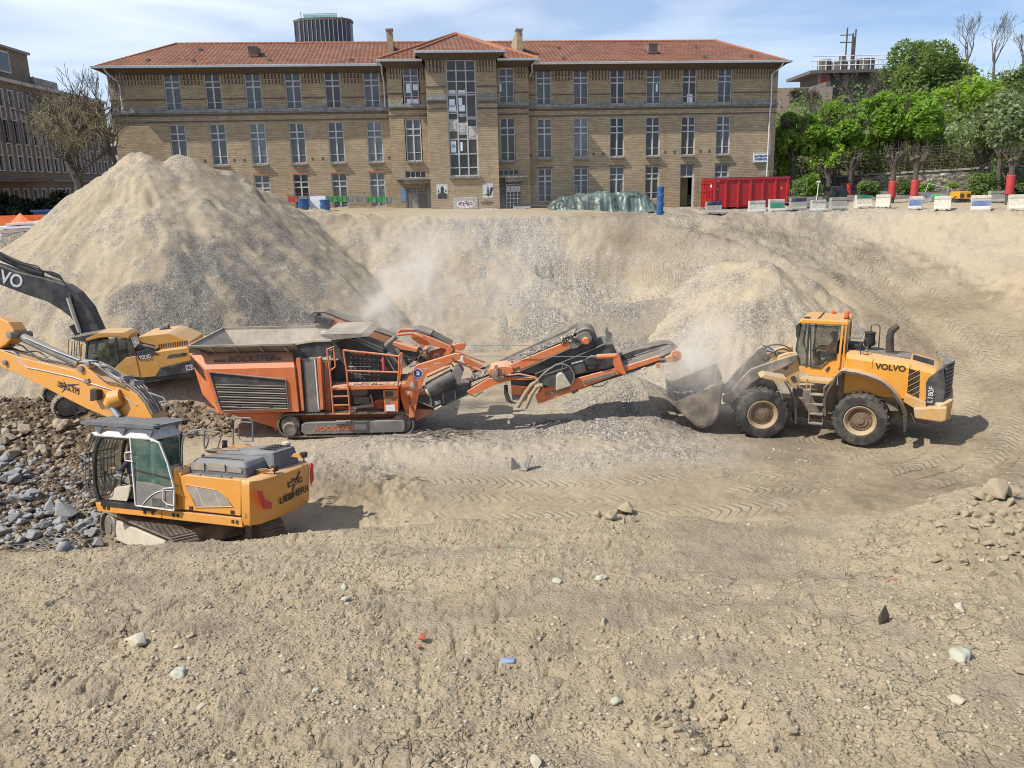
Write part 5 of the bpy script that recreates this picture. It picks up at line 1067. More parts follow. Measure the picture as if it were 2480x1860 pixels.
a,b=onY(*zl(1380,1385),55),onY(*zl(2105,1392),56);n_=11
for i in range(n_):
 x0_,x1_=a.x+(b.x-a.x)*i/n_,a.x+(b.x-a.x)*(i+.97)/n_;zz=gz((x0_+x1_)/2,55);q=MB();q.box((0,0,.02),(x1_-x0_,.05,.42));[q.box((k*.22+.05,-.02,.05),(k*.22+.11,-.001,.40))for k in range(int((x1_-x0_)/.22))]
 gcol=i in(4,5,8,9);tag(q.build('low_panel',GRNP if gcol else(RED if i==0 else GRYP),None,loc=(x0_,55+i*.05,zz+.45)),'low green corrugated panel before the ground-floor windows' if gcol else('low reddish panel at the end of the row by the tall heap' if i==0 else 'low grey corrugated panel before the ground-floor windows'),'panel','low panels along the building foot')
GRS0=paint('galvanised_grey',(.12,.12,.12),.7,dust=.1)
def mesh_fence(cr,x0,x1,yb_,yt,Y,label,nx=3,wd=.13,cat='fence',tilt=0):
 a,b=onY(*cr(x0,yb_),Y),onY(*cr(x1,yb_),Y);h=onY(*cr(x0,yt),Y).z-a.z;t=thing('mesh_fence',label,cat,(a.x,Y,a.z),0,'temporary mesh fencing');W_=b.x-a.x
 q=MB();n=nx
 for i in range(n+1):q.cyl((W_*i/n,0,0),(W_*i/n,0,h),.016,6)
 q.cyl((0,0,h),(W_,0,h),.014,6);q.cyl((0,0,.12),(W_,0,.12),.022,6);q.build('frame',GRS0,t)
 q=MB();k=int(W_/wd)
 for i in range(k):q.cyl((W_*i/k,0,.12),(W_*i/k,0,h),.005,3)
 for j in range(8):q.cyl((0,.008,.12+(h-.12)*j/8),(W_,.008,.12+(h-.12)*j/8),.005,3)
 q.build('mesh',GRS0,t);return t
mesh_fence(zl,1380,2062,1392,1300,56.5,'grey mesh fence panels standing before the left ground-floor windows',4)
mesh_fence(zr,105,645,1400,1240,57,'grey mesh fence behind the tarpaulin heap',3)
mesh_fence(zr,800,960,1370,1228,58,'short mesh fence piece behind the tarpaulin, nearest the blue chute',1)
mesh_fence(zb,1296,1545,520,230,56,'tall mesh fence bay at the right end of the red skip',1)
mesh_fence(zb,1296,1420,522,392,55,'low tube railing in front of the tall mesh bay',1,.3)
p=onY(*zb(1700,512),55);t=thing('thin_mast','thin white leaning rod with a small lamp head between skip and dark cab','mast',(p.x,55,0));q=MB();q2=onY(*zb(1738,245),55);q.tube([(0,0,0),(q2.x-p.x,0,q2.z)],.028,6);q.build('rod',SIGNW,t);q=MB();q.box((q2.x-p.x-.12,-.05,q2.z-.05),(q2.x-p.x+.1,.05,q2.z+.05));q.build('lamp_head',SIGNW,t)
def quad_solid(mb,P4,Y0_,Y1_,mi=0):mb.prism(P4,Y0_,Y1_,1,mi)
pc=PLZ(*zb(2010,548));KM=fmat((pc.x,pc.y,pc.z),(math.cos(R(8)),math.sin(R(8)),0));K=Fr(KM);kt=thing('machine_cab','dark blue glazed machine cab lying tilted on the ground','cab',mat=KM)
NAVY=paint('cab_navy',(.016,.024,.045),.35,dust=.12);TGL=glass('cab_glass',(.03,.09,.075),.8)
T=lambda pts,y=0.0:K.T(zb,pts,y)
q=MB();q.prism(T([(1950,318),(2090,308),(2168,398),(2165,425),(2045,432)]),-.1,1.3);q.build('roof',NAVY,kt,bevel=.02)
q=MB();q.prism(T([(2045,434),(2162,428),(2158,500),(2040,540),(1990,545)]),-.02,1.25);q.build('back_panel',paint('cab_green',(.03,.07,.065),.4,dust=.2),kt)
q=MB();q.prism(T([(1948,325),(2042,434),(1990,545),(1870,545),(1845,500)]),.05,.07);q.build('side_glass',TGL,kt)
q=MB()
for a_,b_2 in(((1945,320),(1840,505)),((1945,320),(2045,436)),((2045,436),(1985,548)),((1845,505),(1870,548)),((1870,548),(1990,548)),((1870,430),(1985,500)),((1905,548),(1990,400))):
 for y in(-.03,1.2):pa,pb=T([a_,b_2]);q.bar((pa[0],y,pa[1]),(pb[0],y,pb[1]),.07,.07)
q.build('frame',BLKS,kt)
pc=PLZ(*z8(1560,552));KM=fmat((pc.x,pc.y,pc.z),(math.cos(R(4)),math.sin(R(4)),0));K=Fr(KM);kt=thing('pump_unit','small yellow boxy machine with two dark windows on a black chassis','machine',mat=KM);T=lambda pts,y=0.0:K.T(z8,pts,y)
YEL=paint('unit_yellow',(.62,.32,.02),.5,dust=.15);(x0_,z0_),(x1_,z1__)=T([(1487,468),(1625,385)]);q=MB();q.box((x0_,0,z0_),(x1_,1.0,z1__));q.build('housing',YEL,kt,bevel=.03)
for a_,b_2 in(((1497,455),(1543,410)),((1575,450),(1612,410))):(xa,za2),(xb,zb3)=T([a_,b_2]);q=MB();q.box((xa,-.012,za2),(xb,-.002,zb3));q.build('window',BLKS,kt)
q=MB();(xa,za2),(xb,zb3)=T([(1470,520),(1620,470)]);q.box((xa,.1,za2),(xb,.9,zb3));q.build('chassis',BLKS,kt)
for x_ in(1480,1602):(xa,za2),=T([(x_,525)]);q=MB();q.lathe([(.12,-.12),(.21,-.1),(.21,.1),(.12,.12)],(xa,.15,.21),(0,1,0),16);q.build('wheel',BLKS,kt,smooth=True)
q=MB();(xa,za2),(xb,zb3)=T([(1475,440),(1400,500)]);q.bar((xa,.2,za2),(xb,.2,zb3),.06,.06);q.build('drawbar',BLKS,kt)
RUST=paint('rusty_steel',(.20,.085,.035),.85,dust=.35,var=.3,ds=4);pc=PLZ(*z8(2010,556));KM=fmat((pc.x,pc.y,pc.z),(1,.15,0));K=Fr(KM);kt=thing('digger_bucket','rusty brown digger bucket lying on its side under the thickest red trunk','bucket',mat=KM);T=lambda pts,y=0.0:K.T(z8,pts,y)
bp=T([(1930,552),(1960,470),(1975,420),(2000,388),(2050,400),(2095,460),(2108,510),(2085,548)]);q=MB();q.prism(bp,0,.05);q.prism(bp,.95,1.0)
for i in range(3,len(bp)-0):a_,b_2=bp[i],bp[(i+1)%len(bp)];q.bar((a_[0],.5,a_[1]),(b_2[0],.5,b_2[1]),.9,.04,(0,0,1)if abs(a_[0]-b_2[0])>.02 else(1,0,0))
q.build('shell',RUST,kt);q=MB();(xa,za2),(xb,zb3)=T([(1880,425),(2000,388)]);q.tube([(xa,.3,(za2+zb3)/2),(xb,.3,(za2+zb3)/2)],.14,10);q.build('hinge_pin',RUST,kt,smooth=True)
pc=PLZ(*z8(1110,520));KM=fmat((pc.x,pc.y,pc.z),(math.cos(R(5)),math.sin(R(5)),0));K=Fr(KM);kt=thing('striped_panel','leaning hoarding panel with broad grey and bright green stripes','panel',mat=KM)
c4=[(1108,516),(1146,402),(1470,438),(1392,520)];GRN2=paint('panel_bright_green',(.05,.42,.09),.5,dust=.1)
for i,(t0_,t1_)in enumerate(((0,.26),(.26,.54),(.54,.74),(.74,1))):
 def lp(t,top):a_,b_2=(c4[1],c4[2])if top else(c4[0],c4[3]);return(a_[0]+(b_2[0]-a_[0])*t,a_[1]+(b_2[1]-a_[1])*t)
 pts=K.T(z8,[lp(t0_,0),lp(t1_,0),lp(t1_,1),lp(t0_,1)]);q=MB();q.add([(pts[0][0],0,pts[0][1]),(pts[1][0],0,pts[1][1]),(pts[2][0],.35,pts[2][1]),(pts[3][0],.35,pts[3][1])]+[(pts[0][0],.03,pts[0][1]),(pts[1][0],.03,pts[1][1]),(pts[2][0],.38,pts[2][1]),(pts[3][0],.38,pts[3][1])],[(0,1,2,3),(7,6,5,4),(0,4,5,1),(2,6,7,3),(0,3,7,4),(1,5,6,2)]);q.build('stripe',GRN2 if i%2 else paint('panel_pale'+str(i),(.28,.31,.34),.5,dust=.1),kt)
q=MB();w4=K.T(z8,[(1146,402),(1185,298),(1440,352),(1470,438)]);[q.cyl((w4[i][0],.4,w4[i][1]),(w4[(i+1)%4][0],.4,w4[(i+1)%4][1]),.02,5)for i in range(3)];q.build('wire_frame',GUT,kt)
ORN=paint('orange_net',(.72,.14,.02),.6,dust=.1);YO=47.5
p0_,p1_=onY(*zL(-120,1530),YO),onY(*zL(1230,1440),YO);hN=onY(*zL(0,1360),YO).z-onY(*zL(0,1530),YO).z
t=thing('barrier_netting','bright orange plastic safety netting behind the pale panel stack','netting',(p0_.x,YO,p0_.z));W_=p1_.x-p0_.x;q=MB();n_=90
for i in range(n_):x=W_*i/n_;q.bar((x,.02*math.sin(i),0),(x+.02,.02*math.sin(i+1),hN),.035,.01,(0,1,0))
for j in range(9):q.bar((0,-.012,hN*j/8),(W_,-.012,hN*j/8),.01,.05,(0,0,1))
q.build('net',ORN,t)
for i in range(4):q=MB();q.cyl((W_*i/3.2,.05,-.3),(W_*i/3.2,.05,hN+.1),.03,6);q.build('post',BLKS,t)
pa=onY(*zL(450,1500),YO-.4);q=MB();rnd=random.Random(3);top=onY(*zL(395,1290),YO-.4);nn=14
ring=[(pa.x+.75*math.cos(6.283*i/nn)*(1+.15*(i%2)),YO-.4+.35*math.sin(6.283*i/nn),pa.z-.1)for i in range(nn)];q.add(ring+[(top.x,YO-.4,top.z)],[(i,(i+1)%nn,nn)for i in range(nn)]);tag(q.build('folded_net',ORN),'peaked bundle of orange netting standing against the net fence','netting')
PINK=paint('wrapped_panel',(.62,.52,.50),.5,dust=.2);GRYW=paint('white_board',(.70,.68,.68),.6,dust=.2)
rnd=random.Random(6)
for i,(x,y,l_)in enumerate(((720,1560,7),(760,1520,7),(780,1490,6),(860,1465,6),(800,1600,6),(500,1590,4.2),(470,1570,4.2),(520,1610,4))):
 p=onY(*zL(x,y),45.5+.2*(i%3));q=MB();q.box((-l_*.3,-.35,-.07),(l_*.3,.35,.07));o=q.build('wrapped_board',PINK if i%2 else GRYW,None,bevel=.02);o.location=p;o.rotation_euler=(0,R(rnd.uniform(-6,3)-(14 if i>4 else 2)),R(rnd.uniform(-10,10)))
 tag(o,'pale plastic wrapped board in the loose stack by the orange netting','board','stack of wrapped boards')
pc=onY(*zL(655,1365),50.5);pd=onY(*zL(1130,1225),50.5);t=thing('blue_skip','low dark blue skip in front of the dark hedge','skip',(pc.x,50.5,pc.z-.5));q=MB();w_,h_=pd.x-pc.x,pd.z-pc.z+.5
q.prism([(0,h_),(w_,h_),(w_-.3,0),(.3,0)],0,1.8);q.build('body',paint('skip_blue',(.012,.04,.17),.5,dust=.1),t);q=MB();q.box((-.04,-.06,h_-.1),(w_+.04,-.002,h_+.02));q.build('rim',MATS['skip_blue'],t)
pc=onY(*zL(1140,1340),49.5);pd=onY(*zL(1368,1150),49.5);t=thing('gas_bottle_rack','metal frame rack holding three white gas bottles beside the tall heap','rack',(pc.x,49.5,pc.z));w_,h_=pd.x-pc.x,pd.z-pc.z;q=MB()
for x in(0,w_):
 for y in(0,.6):q.bar((x,y,-.4),(x,y,h_),.05,.05)
for y in(0,.6):
 for z in(0,h_):q.bar((0,y,z),(w_,y,z),.05,.05)
q.build('frame',GUT,t)
for i in range(3):q=MB();x=w_*(.22+.28*i);q.lathe([(.02,.02),(.1,.02),(.11,.06),(.11,h_*.5),(.06,h_*.58),(.03,h_*.62)],(0,0,0),(0,0,1),10);o=q.build('gas_bottle',SIGNW,None,smooth=True);o.location=(pc.x+x,49.8,pc.z+.03);tag(o,'white gas bottle standing in the metal rack by the tall heap','gas bottle','gas bottles in the rack')
# = MACHINES: shared pieces
RX=Matrix.Rotation(R(90),4,'X')
VY=paint('loader_yellow',(.64,.285,.030),.42,dust=.20,top=.40,var=.06,coat=.2)
VYD=paint('loader_yellow_dusty',(.50,.29,.09),.6,dust=.6,top=.5,var=.1)
DGR=paint('dark_grey_paint',(.045,.047,.052),.5,dust=.22,top=.35)
DUSTY=paint('dusty_steel',(.12,.105,.09),.75,dust=.7,top=.5,ds=1.8)
RUB_=paint('tyre_rubber',(.026,.025,.024),.85,dust=.5,top=.25,dcol=(.20,.175,.145),ds=3)
RIM=paint('rim_beige',(.36,.255,.145),.6,dust=.5,top=.3,ds=3)
HUB=paint('hub_rust',(.13,.08,.045),.7,dust=.4)
STEEL=paint('worn_steel',(.22,.20,.175),.5,.4,dust=.45,top=.3)
CHROME=paint('chrome_rod',(.55,.55,.56),.2,.9,dust=.08)
HOSE=paint('black_hose',(.018,.018,.02),.55,dust=.2)
TRK=paint('track_steel',(.16,.13,.10),.75,.2,dust=.7,top=.4,dcol=(.33,.27,.195))
CGL=glass('cab_window',(.035,.075,.065),.42);CGL2=glass('cab_window_dark',(.02,.03,.028),.38)
LETB=paint('lettering_black',(.015,.015,.015),.6,dust=.1);LETW=paint('lettering_white',(.62,.62,.62),.6,dust=.2)
SKIN=paint('skin',(.42,.22,.14),.6,dust=0);HIVO=paint('vest_orange',(.75,.12,.02),.8,dust=.05);HIVY=paint('vest_yellow',(.45,.62,.05),.8,dust=.05);CLO=paint('dark_clothes',(.03,.035,.055),.9,dust=.1)
def stamp_text(body,fr,cr,p0,p1,y,mat,parent,hpx=None,name='lettering',flip=1,bold=.02,shear=0,size=None):
 """lettering laid along a line traced from p0 to p1 on the plane y of a frame"""
 a,b=fr.P(*cr(*p0),y),fr.P(*cr(*p1),y);d=Vector((b[0]-a[0],0,b[1]-a[1]));o=text(body,1,mat,parent,name,.004,bold=bold,shear=shear)
 w_=max(v.co.x for v in o.data.vertices)-min(v.co.x for v in o.data.vertices);h_=max(v.co.y for v in o.data.vertices)-min(v.co.y for v in o.data.vertices);sx_=d.length/w_;sy_=(size/h_)if size else sx_
 X_=d.normalized();Y_=Vector((0,-1,0));Z_=X_.cross(Y_)*1;Zu=Vector((-X_.z,0,X_.x))
 M_=Matrix((X_*sx_,Zu*sy_,Y_)).transposed().to_4x4();M_.translation=Vector(((a[0]+b[0])/2,y-.006,(a[1]+b[1])/2));o.matrix_local=M_;return o
def person(name,label,M,pose,vest,parent=None,legs=CLO,helmet=None):
 """one continuous body grown on a skeleton with tapering limbs; clothing and hair are its children"""
 t=thing(name,label,'person',mat=M);J=pose
 def skin(nm,chain,rad,mat,par,lv=2):
  me=bpy.data.meshes.new(nm);ks=list(chain[0]);me.from_pydata([J[k]for k in ks],[(ks.index(a),ks.index(b))for a,b in chain[1]],[]);me.materials.append(mat)
  o=bpy.data.objects.new(nm,me);COL.objects.link(o);o.parent=par;s=o.modifiers.new('s','SKIN');
  for i,k in enumerate(ks):v=me.skin_vertices[0].data[i];v.radius=(rad[k],rad[k]);v.use_root=(i==0)
  q=o.modifiers.new('d','SUBSURF');q.levels=lv;q.render_levels=lv;return o
 R_=dict(pel=.15,bel=.145,che=.165,nec=.062,jaw=.085,hed=.10,cro=.075,sL=.075,sR=.075,eL=.05,eR=.05,wL=.032,wR=.032,hL=.035,hR=.035,hpL=.10,hpR=.10,kL=.07,kR=.07,aL=.045,aR=.045,fL=.045,fR=.045)
 E_=[('pel','bel'),('bel','che'),('che','nec'),('nec','jaw'),('jaw','hed'),('hed','cro'),('che','sL'),('che','sR'),('sL','eL'),('sR','eR'),('eL','wL'),('eR','wR'),('wL','hL'),('wR','hR'),('pel','hpL'),('pel','hpR'),('hpL','kL'),('hpR','kR'),('kL','aL'),('kR','aR'),('aL','fL'),('aR','fR')]
 ks=['pel']+[k for k in R_ if k!='pel'];skin('body',(ks,E_),R_,SKIN,t)
 g={k:v*1.14 for k,v in R_.items()}
 skin('jacket',(['pel','bel','che','sL','sR','eL','eR','wL','wR'],[e for e in E_ if e[0]in('pel','bel','che','sL','sR','eL','eR')and e[1]in('bel','che','sL','sR','eL','eR','wL','wR')]),g,vest,t)
 skin('trousers',(['pel','hpL','hpR','kL','kR','aL','aR'],[e for e in E_ if e[1]in('hpL','hpR','kL','kR','aL','aR')]),{k:v*1.12 for k,v in R_.items()},legs,t)
 q=MB();c=Vector(J['hed']);q.lathe([(.03,.125),(.085,.10),(.112,.04),(.108,.0),(.095,-.01)],c,(Vector(J['cro'])-Vector(J['jaw'])),14);q.build('hair' if helmet is None else 'helmet',CLO if helmet is None else helmet,t,smooth=True)
 q=MB();fd=(Vector(J['hL'])+Vector(J['hR']))/2-c;fd.z=0;fd=fd.normalized();sdv=fd.cross(Vector((0,0,1)))
 q.lathe([(.004,0),(.016,.006),(.020,-.03)],c+fd*.118+Vector((0,0,-.005)),fd,6)
 for s_ in(-1,1):q.lathe([(.003,.0),(.010,-.004),(.010,-.02)],c+fd*.104+sdv*.036*s_+Vector((0,0,.028)),fd,6)
 q.bar(c+fd*.102+sdv*.025+Vector((0,0,-.052)),c+fd*.102-sdv*.025+Vector((0,0,-.052)),.012,.008);q.build('face_features',HUB,t,smooth=True)
 for h_,w_ in(('hL','wL'),('hR','wR')):
  q=MB();hp,wp=Vector(J[h_]),Vector(J[w_]);d=(hp-wp).normalized();o=d.cross(Vector((0,0,1))).normalized();dn=Vector((0,0,-1))
  for i,ln in enumerate((.030,.036,.033,.026)):
   b=hp+d*.02+o*(-.027+.018*i);q.tube([b,b+d*ln*1.3,b+d*ln*1.5+dn*.025,b+d*ln*.8+dn*.045],[.009,.0085,.008,.007],6)
  b=hp-o*.035-d*.01;q.tube([b,b-o*.015+d*.03+dn*.01,b+d*.05+dn*.03],[.011,.010,.008],6);q.build('fingers',SKIN,t,smooth=True)
 return t
SEATED=dict(pel=(0,0,0),bel=(.02,0,.18),che=(.04,0,.40),nec=(.03,0,.58),jaw=(.0,0,.67),hed=(-.01,0,.74),cro=(.01,0,.83),sL=(.03,-.19,.50),sR=(.03,.19,.50),eL=(-.14,-.26,.27),eR=(-.14,.26,.27),wL=(-.38,-.22,.28),wR=(-.38,.22,.28),hL=(-.45,-.21,.29),hR=(-.45,.21,.29),hpL=(-.05,-.10,-.01),hpR=(-.05,.10,-.01),kL=(-.46,-.13,.06),kR=(-.46,.13,.06),aL=(-.58,-.13,-.38),aR=(-.58,.13,-.38),fL=(-.74,-.13,-.42),fR=(-.74,.13,-.42))
def wheel(parent,c,r,wdt,rimm,near=-1,lugs=26):
 """tractor-size tyre with chevron lugs; near = side that faces out"""
 w_=MB();cx,cy,cz=c;h=wdt/2
 w_.lathe([(r*.56,-h*.80),(r*.62,-h*.98),(r*.80,-h*1.04),(r*.92,-h*.98),(r*.965,-h*.78),(r*.97,0),(r*.965,h*.78),(r*.92,h*.98),(r*.80,h*1.04),(r*.62,h*.98),(r*.56,h*.8)],c,(0,1,0),48,0,False)
 for i in range(lugs):
  for s in(-1,1):
   a=6.2832*(i+(.5 if s>0 else 0))/lugs;pts=[]
   for(t,rr_,dy,dw)in((0,.965,.0,.055),(.30,.985,h*.5*s,.06),(.34,.97,h*.82*s,.07),(.36,.88,h*1.0*s,.06)):
    for e in(-1,1):
     for k in(0,1):
      ang=a+s*0+t*.35+e*dw*.55;R2=r*(rr_+(.035 if k else-.02));pts.append((cx+R2*math.sin(ang),cy+dy,cz+R2*math.cos(ang)))
   for j in range(3):b=j*4;w_.add([pts[b+q]for q in range(8)],[(0,1,3,2),(4,6,7,5),(0,4,5,1),(2,3,7,6),(1,5,7,3),(0,2,6,4)])
 wh=w_.build('wheel',RUB_,parent,smooth=30)
 q=MB();s=near;q.lathe([(r*.56,s*h*.82),(r*.575,s*h*.95),(r*.545,s*h*.97),(r*.50,s*h*.84),(r*.46,s*h*.55),(r*.43,s*h*.5)],c,(0,1,0),36,0,False);q.build('rim',rimm,wh,smooth=True)
 q=MB();q.lathe([(r*.43,s*h*.48),(r*.30,s*h*.50),(r*.26,s*h*.62),(r*.14,s*h*.66),(r*.13,s*h*.78),(.01,s*h*.8)],c,(0,1,0),24,0,False)
 for i in range(16):a=6.2832*i/16;q.lathe([(.022,0),(.022,.03*s)],(cx+r*.36*math.sin(a),cy+s*h*.50,cz+r*.36*math.cos(a)),(0,1,0),6)
 q.build('hub',HUB,wh,smooth=30);return wh
def track(parent,x0,x1,yc,wd,z0,h,pitch=.19,slope=0.0,lug=.035,sprocket_front=True,name='track',frame=True,fmat_=None,rollers=8,mat=None):
 """crawler: endless belt of shoes round idler and sprocket with a side frame"""
 r=h/2;L_=x1-x0-h;per=2*L_+math.pi*h;n=int(per/pitch);q=MB();y0,y1=yc-wd/2,yc+wd/2
 def pos(s):
  s%=per
  if s<L_:return(x0+r+s,z0+h),(1,0),(0,1)
  s-=L_
  if s<math.pi*r:a=s/r;return(x1-r+r*math.sin(a),z0+r+r*math.cos(a)),(math.cos(a),-math.sin(a)),(math.sin(a),math.cos(a))
  s-=math.pi*r
  if s<L_:return(x1-r-s,z0),(-1,0),(0,-1)
  s-=L_;a=s/r;return(x0+r-r*math.sin(a),z0+r-r*math.cos(a)),(-math.cos(a),math.sin(a)),(-math.sin(a),-math.cos(a))
 for i in range(n):
  (px_,pz),(tx,tz),(nx,nz)=pos(i*per/n);hp=per/n*.47
  def C_(a,b):return(px_+tx*a+nx*b,pz+tz*a+nz*b)
  poly=[C_(-hp,-.045),C_(hp,-.045),C_(hp,0),(C_(hp*.5,0)),C_(hp*.42,lug),C_(hp*.15,lug),C_(hp*.05,0),C_(-hp*.45,0),C_(-hp*.55,lug),C_(-hp*.9,lug),C_(-hp,0)]
  q.prism(poly,y0,y1)
 tr=q.build(name,mat or TRK,parent)
 ins=-.055;q=MB()
 for xx in(x0+r,x1-r):q.lathe([(r*.72,-wd*.40),(r*.80,-wd*.36),(r*.80,wd*.36),(r*.72,wd*.4)],(xx,yc,z0+r),(0,1,0),24);q.lathe([(r*.42,-wd*.44),(r*.42,wd*.44)],(xx,yc,z0+r),(0,1,0),16);q.build('idler',DUSTY,tr,smooth=30);q=MB()
 if frame:
  q=MB();q.prism([(x0+h*.95,z0+h*.16),(x1-h*.95,z0+h*.16),(x1-h*.85,z0+h*.45),(x1-h*.95,z0+h*.78),(x0+h*.95,z0+h*.78),(x0+h*.85,z0+h*.45)],yc-wd*.36,yc+wd*.36);q.build('track_frame',fmat_ or DUSTY,tr,bevel=.02)
 q=MB()
 for i in range(rollers):xx=x0+h*.8+(x1-x0-h*1.6)*i/(rollers-1);q.lathe([(.06,-wd*.38),(.09,-wd*.3),(.09,wd*.3),(.06,wd*.38)],(xx,yc,z0+.12),(0,1,0),12)
 q.build('rollers',DUSTY,tr,smooth=30);return tr
def plate(fr,cr,pts,y,th,mat,parent,name,bevel=0,back=None):
 q=MB();q.prism(fr.T(cr,pts,y),y,y+th if back is None else back);return q.build(name,mat,parent,bevel=bevel)
def pipe_px(fr,cr,pts,y,r,mat,parent,name,n=8,smooth=True):
 q=MB();P_=[];
 for i,p in enumerate(pts):yy=p[2]if len(p)>2 else y;a=fr.P(*cr(p[0],p[1]),yy);P_.append((a[0],yy,a[1]))
 q.tube(P_,r,n);return q.build(name,mat,parent,smooth=smooth)
def curve_pts(pts,k=6):
 n=len(pts);out=[]
 for i in range(n-1):
  a,b,c,d=[Vector(pts[max(0,min(n-1,j))])for j in(i-1,i,i+1,i+2)]
  for t in[j/k for j in range(k)]:out.append(.5*(2*b+(c-a)*t+(2*a-5*b+4*c-d)*t*t+(3*b-a-3*c+d)*t**3))
 out.append(Vector(pts[-1]));return out
 # = WHEEL LOADER
z4=crop(1580,720,2.765)
LMt=Matrix.Translation((12.02,26.59,-6.55))@Matrix.Rotation(R(-28.3),4,'Z');LR=Fr(LMt)
AF=Matrix.Translation((-1.775,0,0))@Matrix.Rotation(R(18.5),4,'Z')@Matrix.Translation((1.775,0,0));LF=Fr(LMt@AF)
ld=thing('wheel_loader','large yellow wheel loader with its dusty bucket raised to the crusher conveyor','wheel loader',mat=LMt)
fa=bpy.data.objects.new('front_frame',None)
def fpart(mb,name,mat,**k):o=mb.build(name,mat,ld,**k);o.matrix_local=AF;return o
for y,nr in((-1.14,-1),(1.14,1)):wheel(ld,(0,y,.87),.88,.62,RIM,nr)
for y,nr in((-1.14,-1),(1.14,1)):o=wheel(ld,(-3.55,y,.87),.88,.62,RIM,nr);o.matrix_local=AF
T=lambda pts,y:LR.T(z4,pts,y)
yS=-.93
def Xat(x,y,pl):return LR.P(*z4(x,y),pl)
sA,sB,sC,sD_=Xat(1305,352,-.62),Xat(1480,378,-.62),Xat(1735,425,-.68),Xat(1900,478,-.80);sE=Xat(1962,520,-.6);zlo=Xat(1760,690,yS)[1]
secs=[]
for(x,z),yt,ys,zs in((sA,.62,.93,sA[1]-.22),(sB,.62,.93,sB[1]-.22),(sC,.68,.93,sC[1]-.20),(sD_,.74,.93,sD_[1]-.16),(sE,.55,.70,sE[1]-.12)):secs.append([(x,-ys,zlo),(x,-ys,zs),(x,-ys+.08,zs+.12),(x,-yt,z),(x,yt,z),(x,ys-.08,zs+.12),(x,ys,zs),(x,ys,zlo)])
q=MB();n=8;q.add([p for s in secs for p in s],[(i*n+j,(i+1)*n+j,(i+1)*n+(j+1)%n,i*n+(j+1)%n)for i in range(4)for j in range(n)]+[tuple(range(n)),tuple(range(4*n,5*n))[::-1]]);q.build('engine_hood',VY,ld,smooth=30,bevel=.03)
xA_,xB_=sA[0]+.05,sC[0]-.05;q=MB();q.add([(xA_,-.5,sA[1]+.012),(xB_,-.5,sC[1]+.022),(xB_,.5,sC[1]+.022),(xA_,.5,sA[1]+.012),(xA_,-.5,sA[1]-.05),(xB_,-.5,sC[1]-.05),(xB_,.5,sC[1]-.05),(xA_,.5,sA[1]-.05)],[(0,1,2,3),(0,4,5,1),(1,5,6,2),(2,6,7,3),(3,7,4,0)]);q.build('hood_walkway',DGR,ld)
xx=sC[0]+.02;q=MB();zf=lambda x:sC[1]+(sD_[1]-sC[1])*(x-sC[0])/(sD_[0]-sC[0]);q.add([(xx,-.45,zf(xx)+.012),(xx+.62,-.45,zf(xx+.62)+.012),(xx+.62,.35,zf(xx+.62)+.012),(xx,.35,zf(xx)+.012)],[(0,1,2,3)]);q.build('top_grille',LETB,ld)
lo=plate(LR,z4,[(1718,476),(1792,500),(1786,678),(1706,640)],yS-.004,.02,LETB,ld,'side_louvre',back=yS+.01)
q=MB()
for i in range(5):a,b=T([(1712,555+36*i-30),(1790,515+36*i-30)],yS-.01);q.bar((a[0],yS-.012,a[1]),(b[0],yS-.012,b[1]),.014,.022,(0,1,0))
q.build('louvre_bars',VY,lo)
for x in(1725,1478):a,b=T([(x,430 if x>1600 else 385),(x-8,640 if x>1600 else 480)],yS-.002);q=MB();q.bar((a[0],yS-.002,a[1]),(b[0],yS-.002,b[1]),.006,.018,(0,1,0));q.build('panel_gap',LETB,ld)
dp=plate(LR,z4,[(1832,575),(1850,540),(1905,500),(1950,470),(1962,600),(1945,725),(1830,716)],-.96,.02,DGR,ld,'rear_side_panel',back=-.3)
q=MB();zt2,zb2=Xat(1970,450,-.55)[1],Xat(1960,715,-.55)[1];xr=Xat(1958,600,-.75)[0]
for i in range(11):
 z=zb2+(zt2-zb2)*i/10;pts=[(xr+.0+.22*math.sin(math.pi*k/8),-.85+1.7*k/8)for k in range(9)];q.prism(pts+[(xr-.05,.85),(xr-.05,-.85)],z,z+.075,2)
q.prism([(xr-.02+.16*math.sin(math.pi*k/8),-.82+1.64*k/8)for k in range(9)]+[(xr-.1,.8),(xr-.1,-.8)],zb2,zt2+.05,2);q.build('rear_grille',DGR,ld)
stamp_text('VOLVO',LR,z4,(1493,462),(1698,482),yS-.004,LETB,ld,bold=.03,size=.20)
a_,b_=LR.P(*z4(1862,690),-.985),LR.P(*z4(1868,615),-.985);o=text('L180F',.22,LETW,ld,M=Matrix.Translation(((a_[0]+b_[0])/2,-.985,(a_[1]+b_[1])/2))@Matrix.Rotation(R(88),4,'Y').inverted()@RX);
q=MB();cw=T([(1748,745),(1965,738),(1975,742),(1968,826),(1935,838),(1758,812)],-1.25);q.prism(cw,-1.25,-.55);x1_=cw[2][0];z1_t,z1_b=cw[2][1],cw[4][1]
q.hull([(x1_-.25,-1.24,z1_b),(x1_-.25,-1.24,z1_t-.01),(x1_+.12,-.8,z1_b),(x1_+.14,-.8,z1_t+.18),(x1_+.12,.8,z1_b),(x1_+.14,.8,z1_t+.18),(x1_-.25,1.25,z1_b),(x1_-.25,1.25,z1_t),(x1_-.5,-.55,z1_t+.2),(x1_-.5,.55,z1_t+.2)]);q.build('counterweight',VYD,ld,bevel=.04)
q=MB();st=T([(1690,655),(1830,705),(1835,745),(1745,740),(1680,700)],-1.1);q.prism(st,-1.1,-.5);q.build('rear_bracket',VYD,ld,bevel=.015)
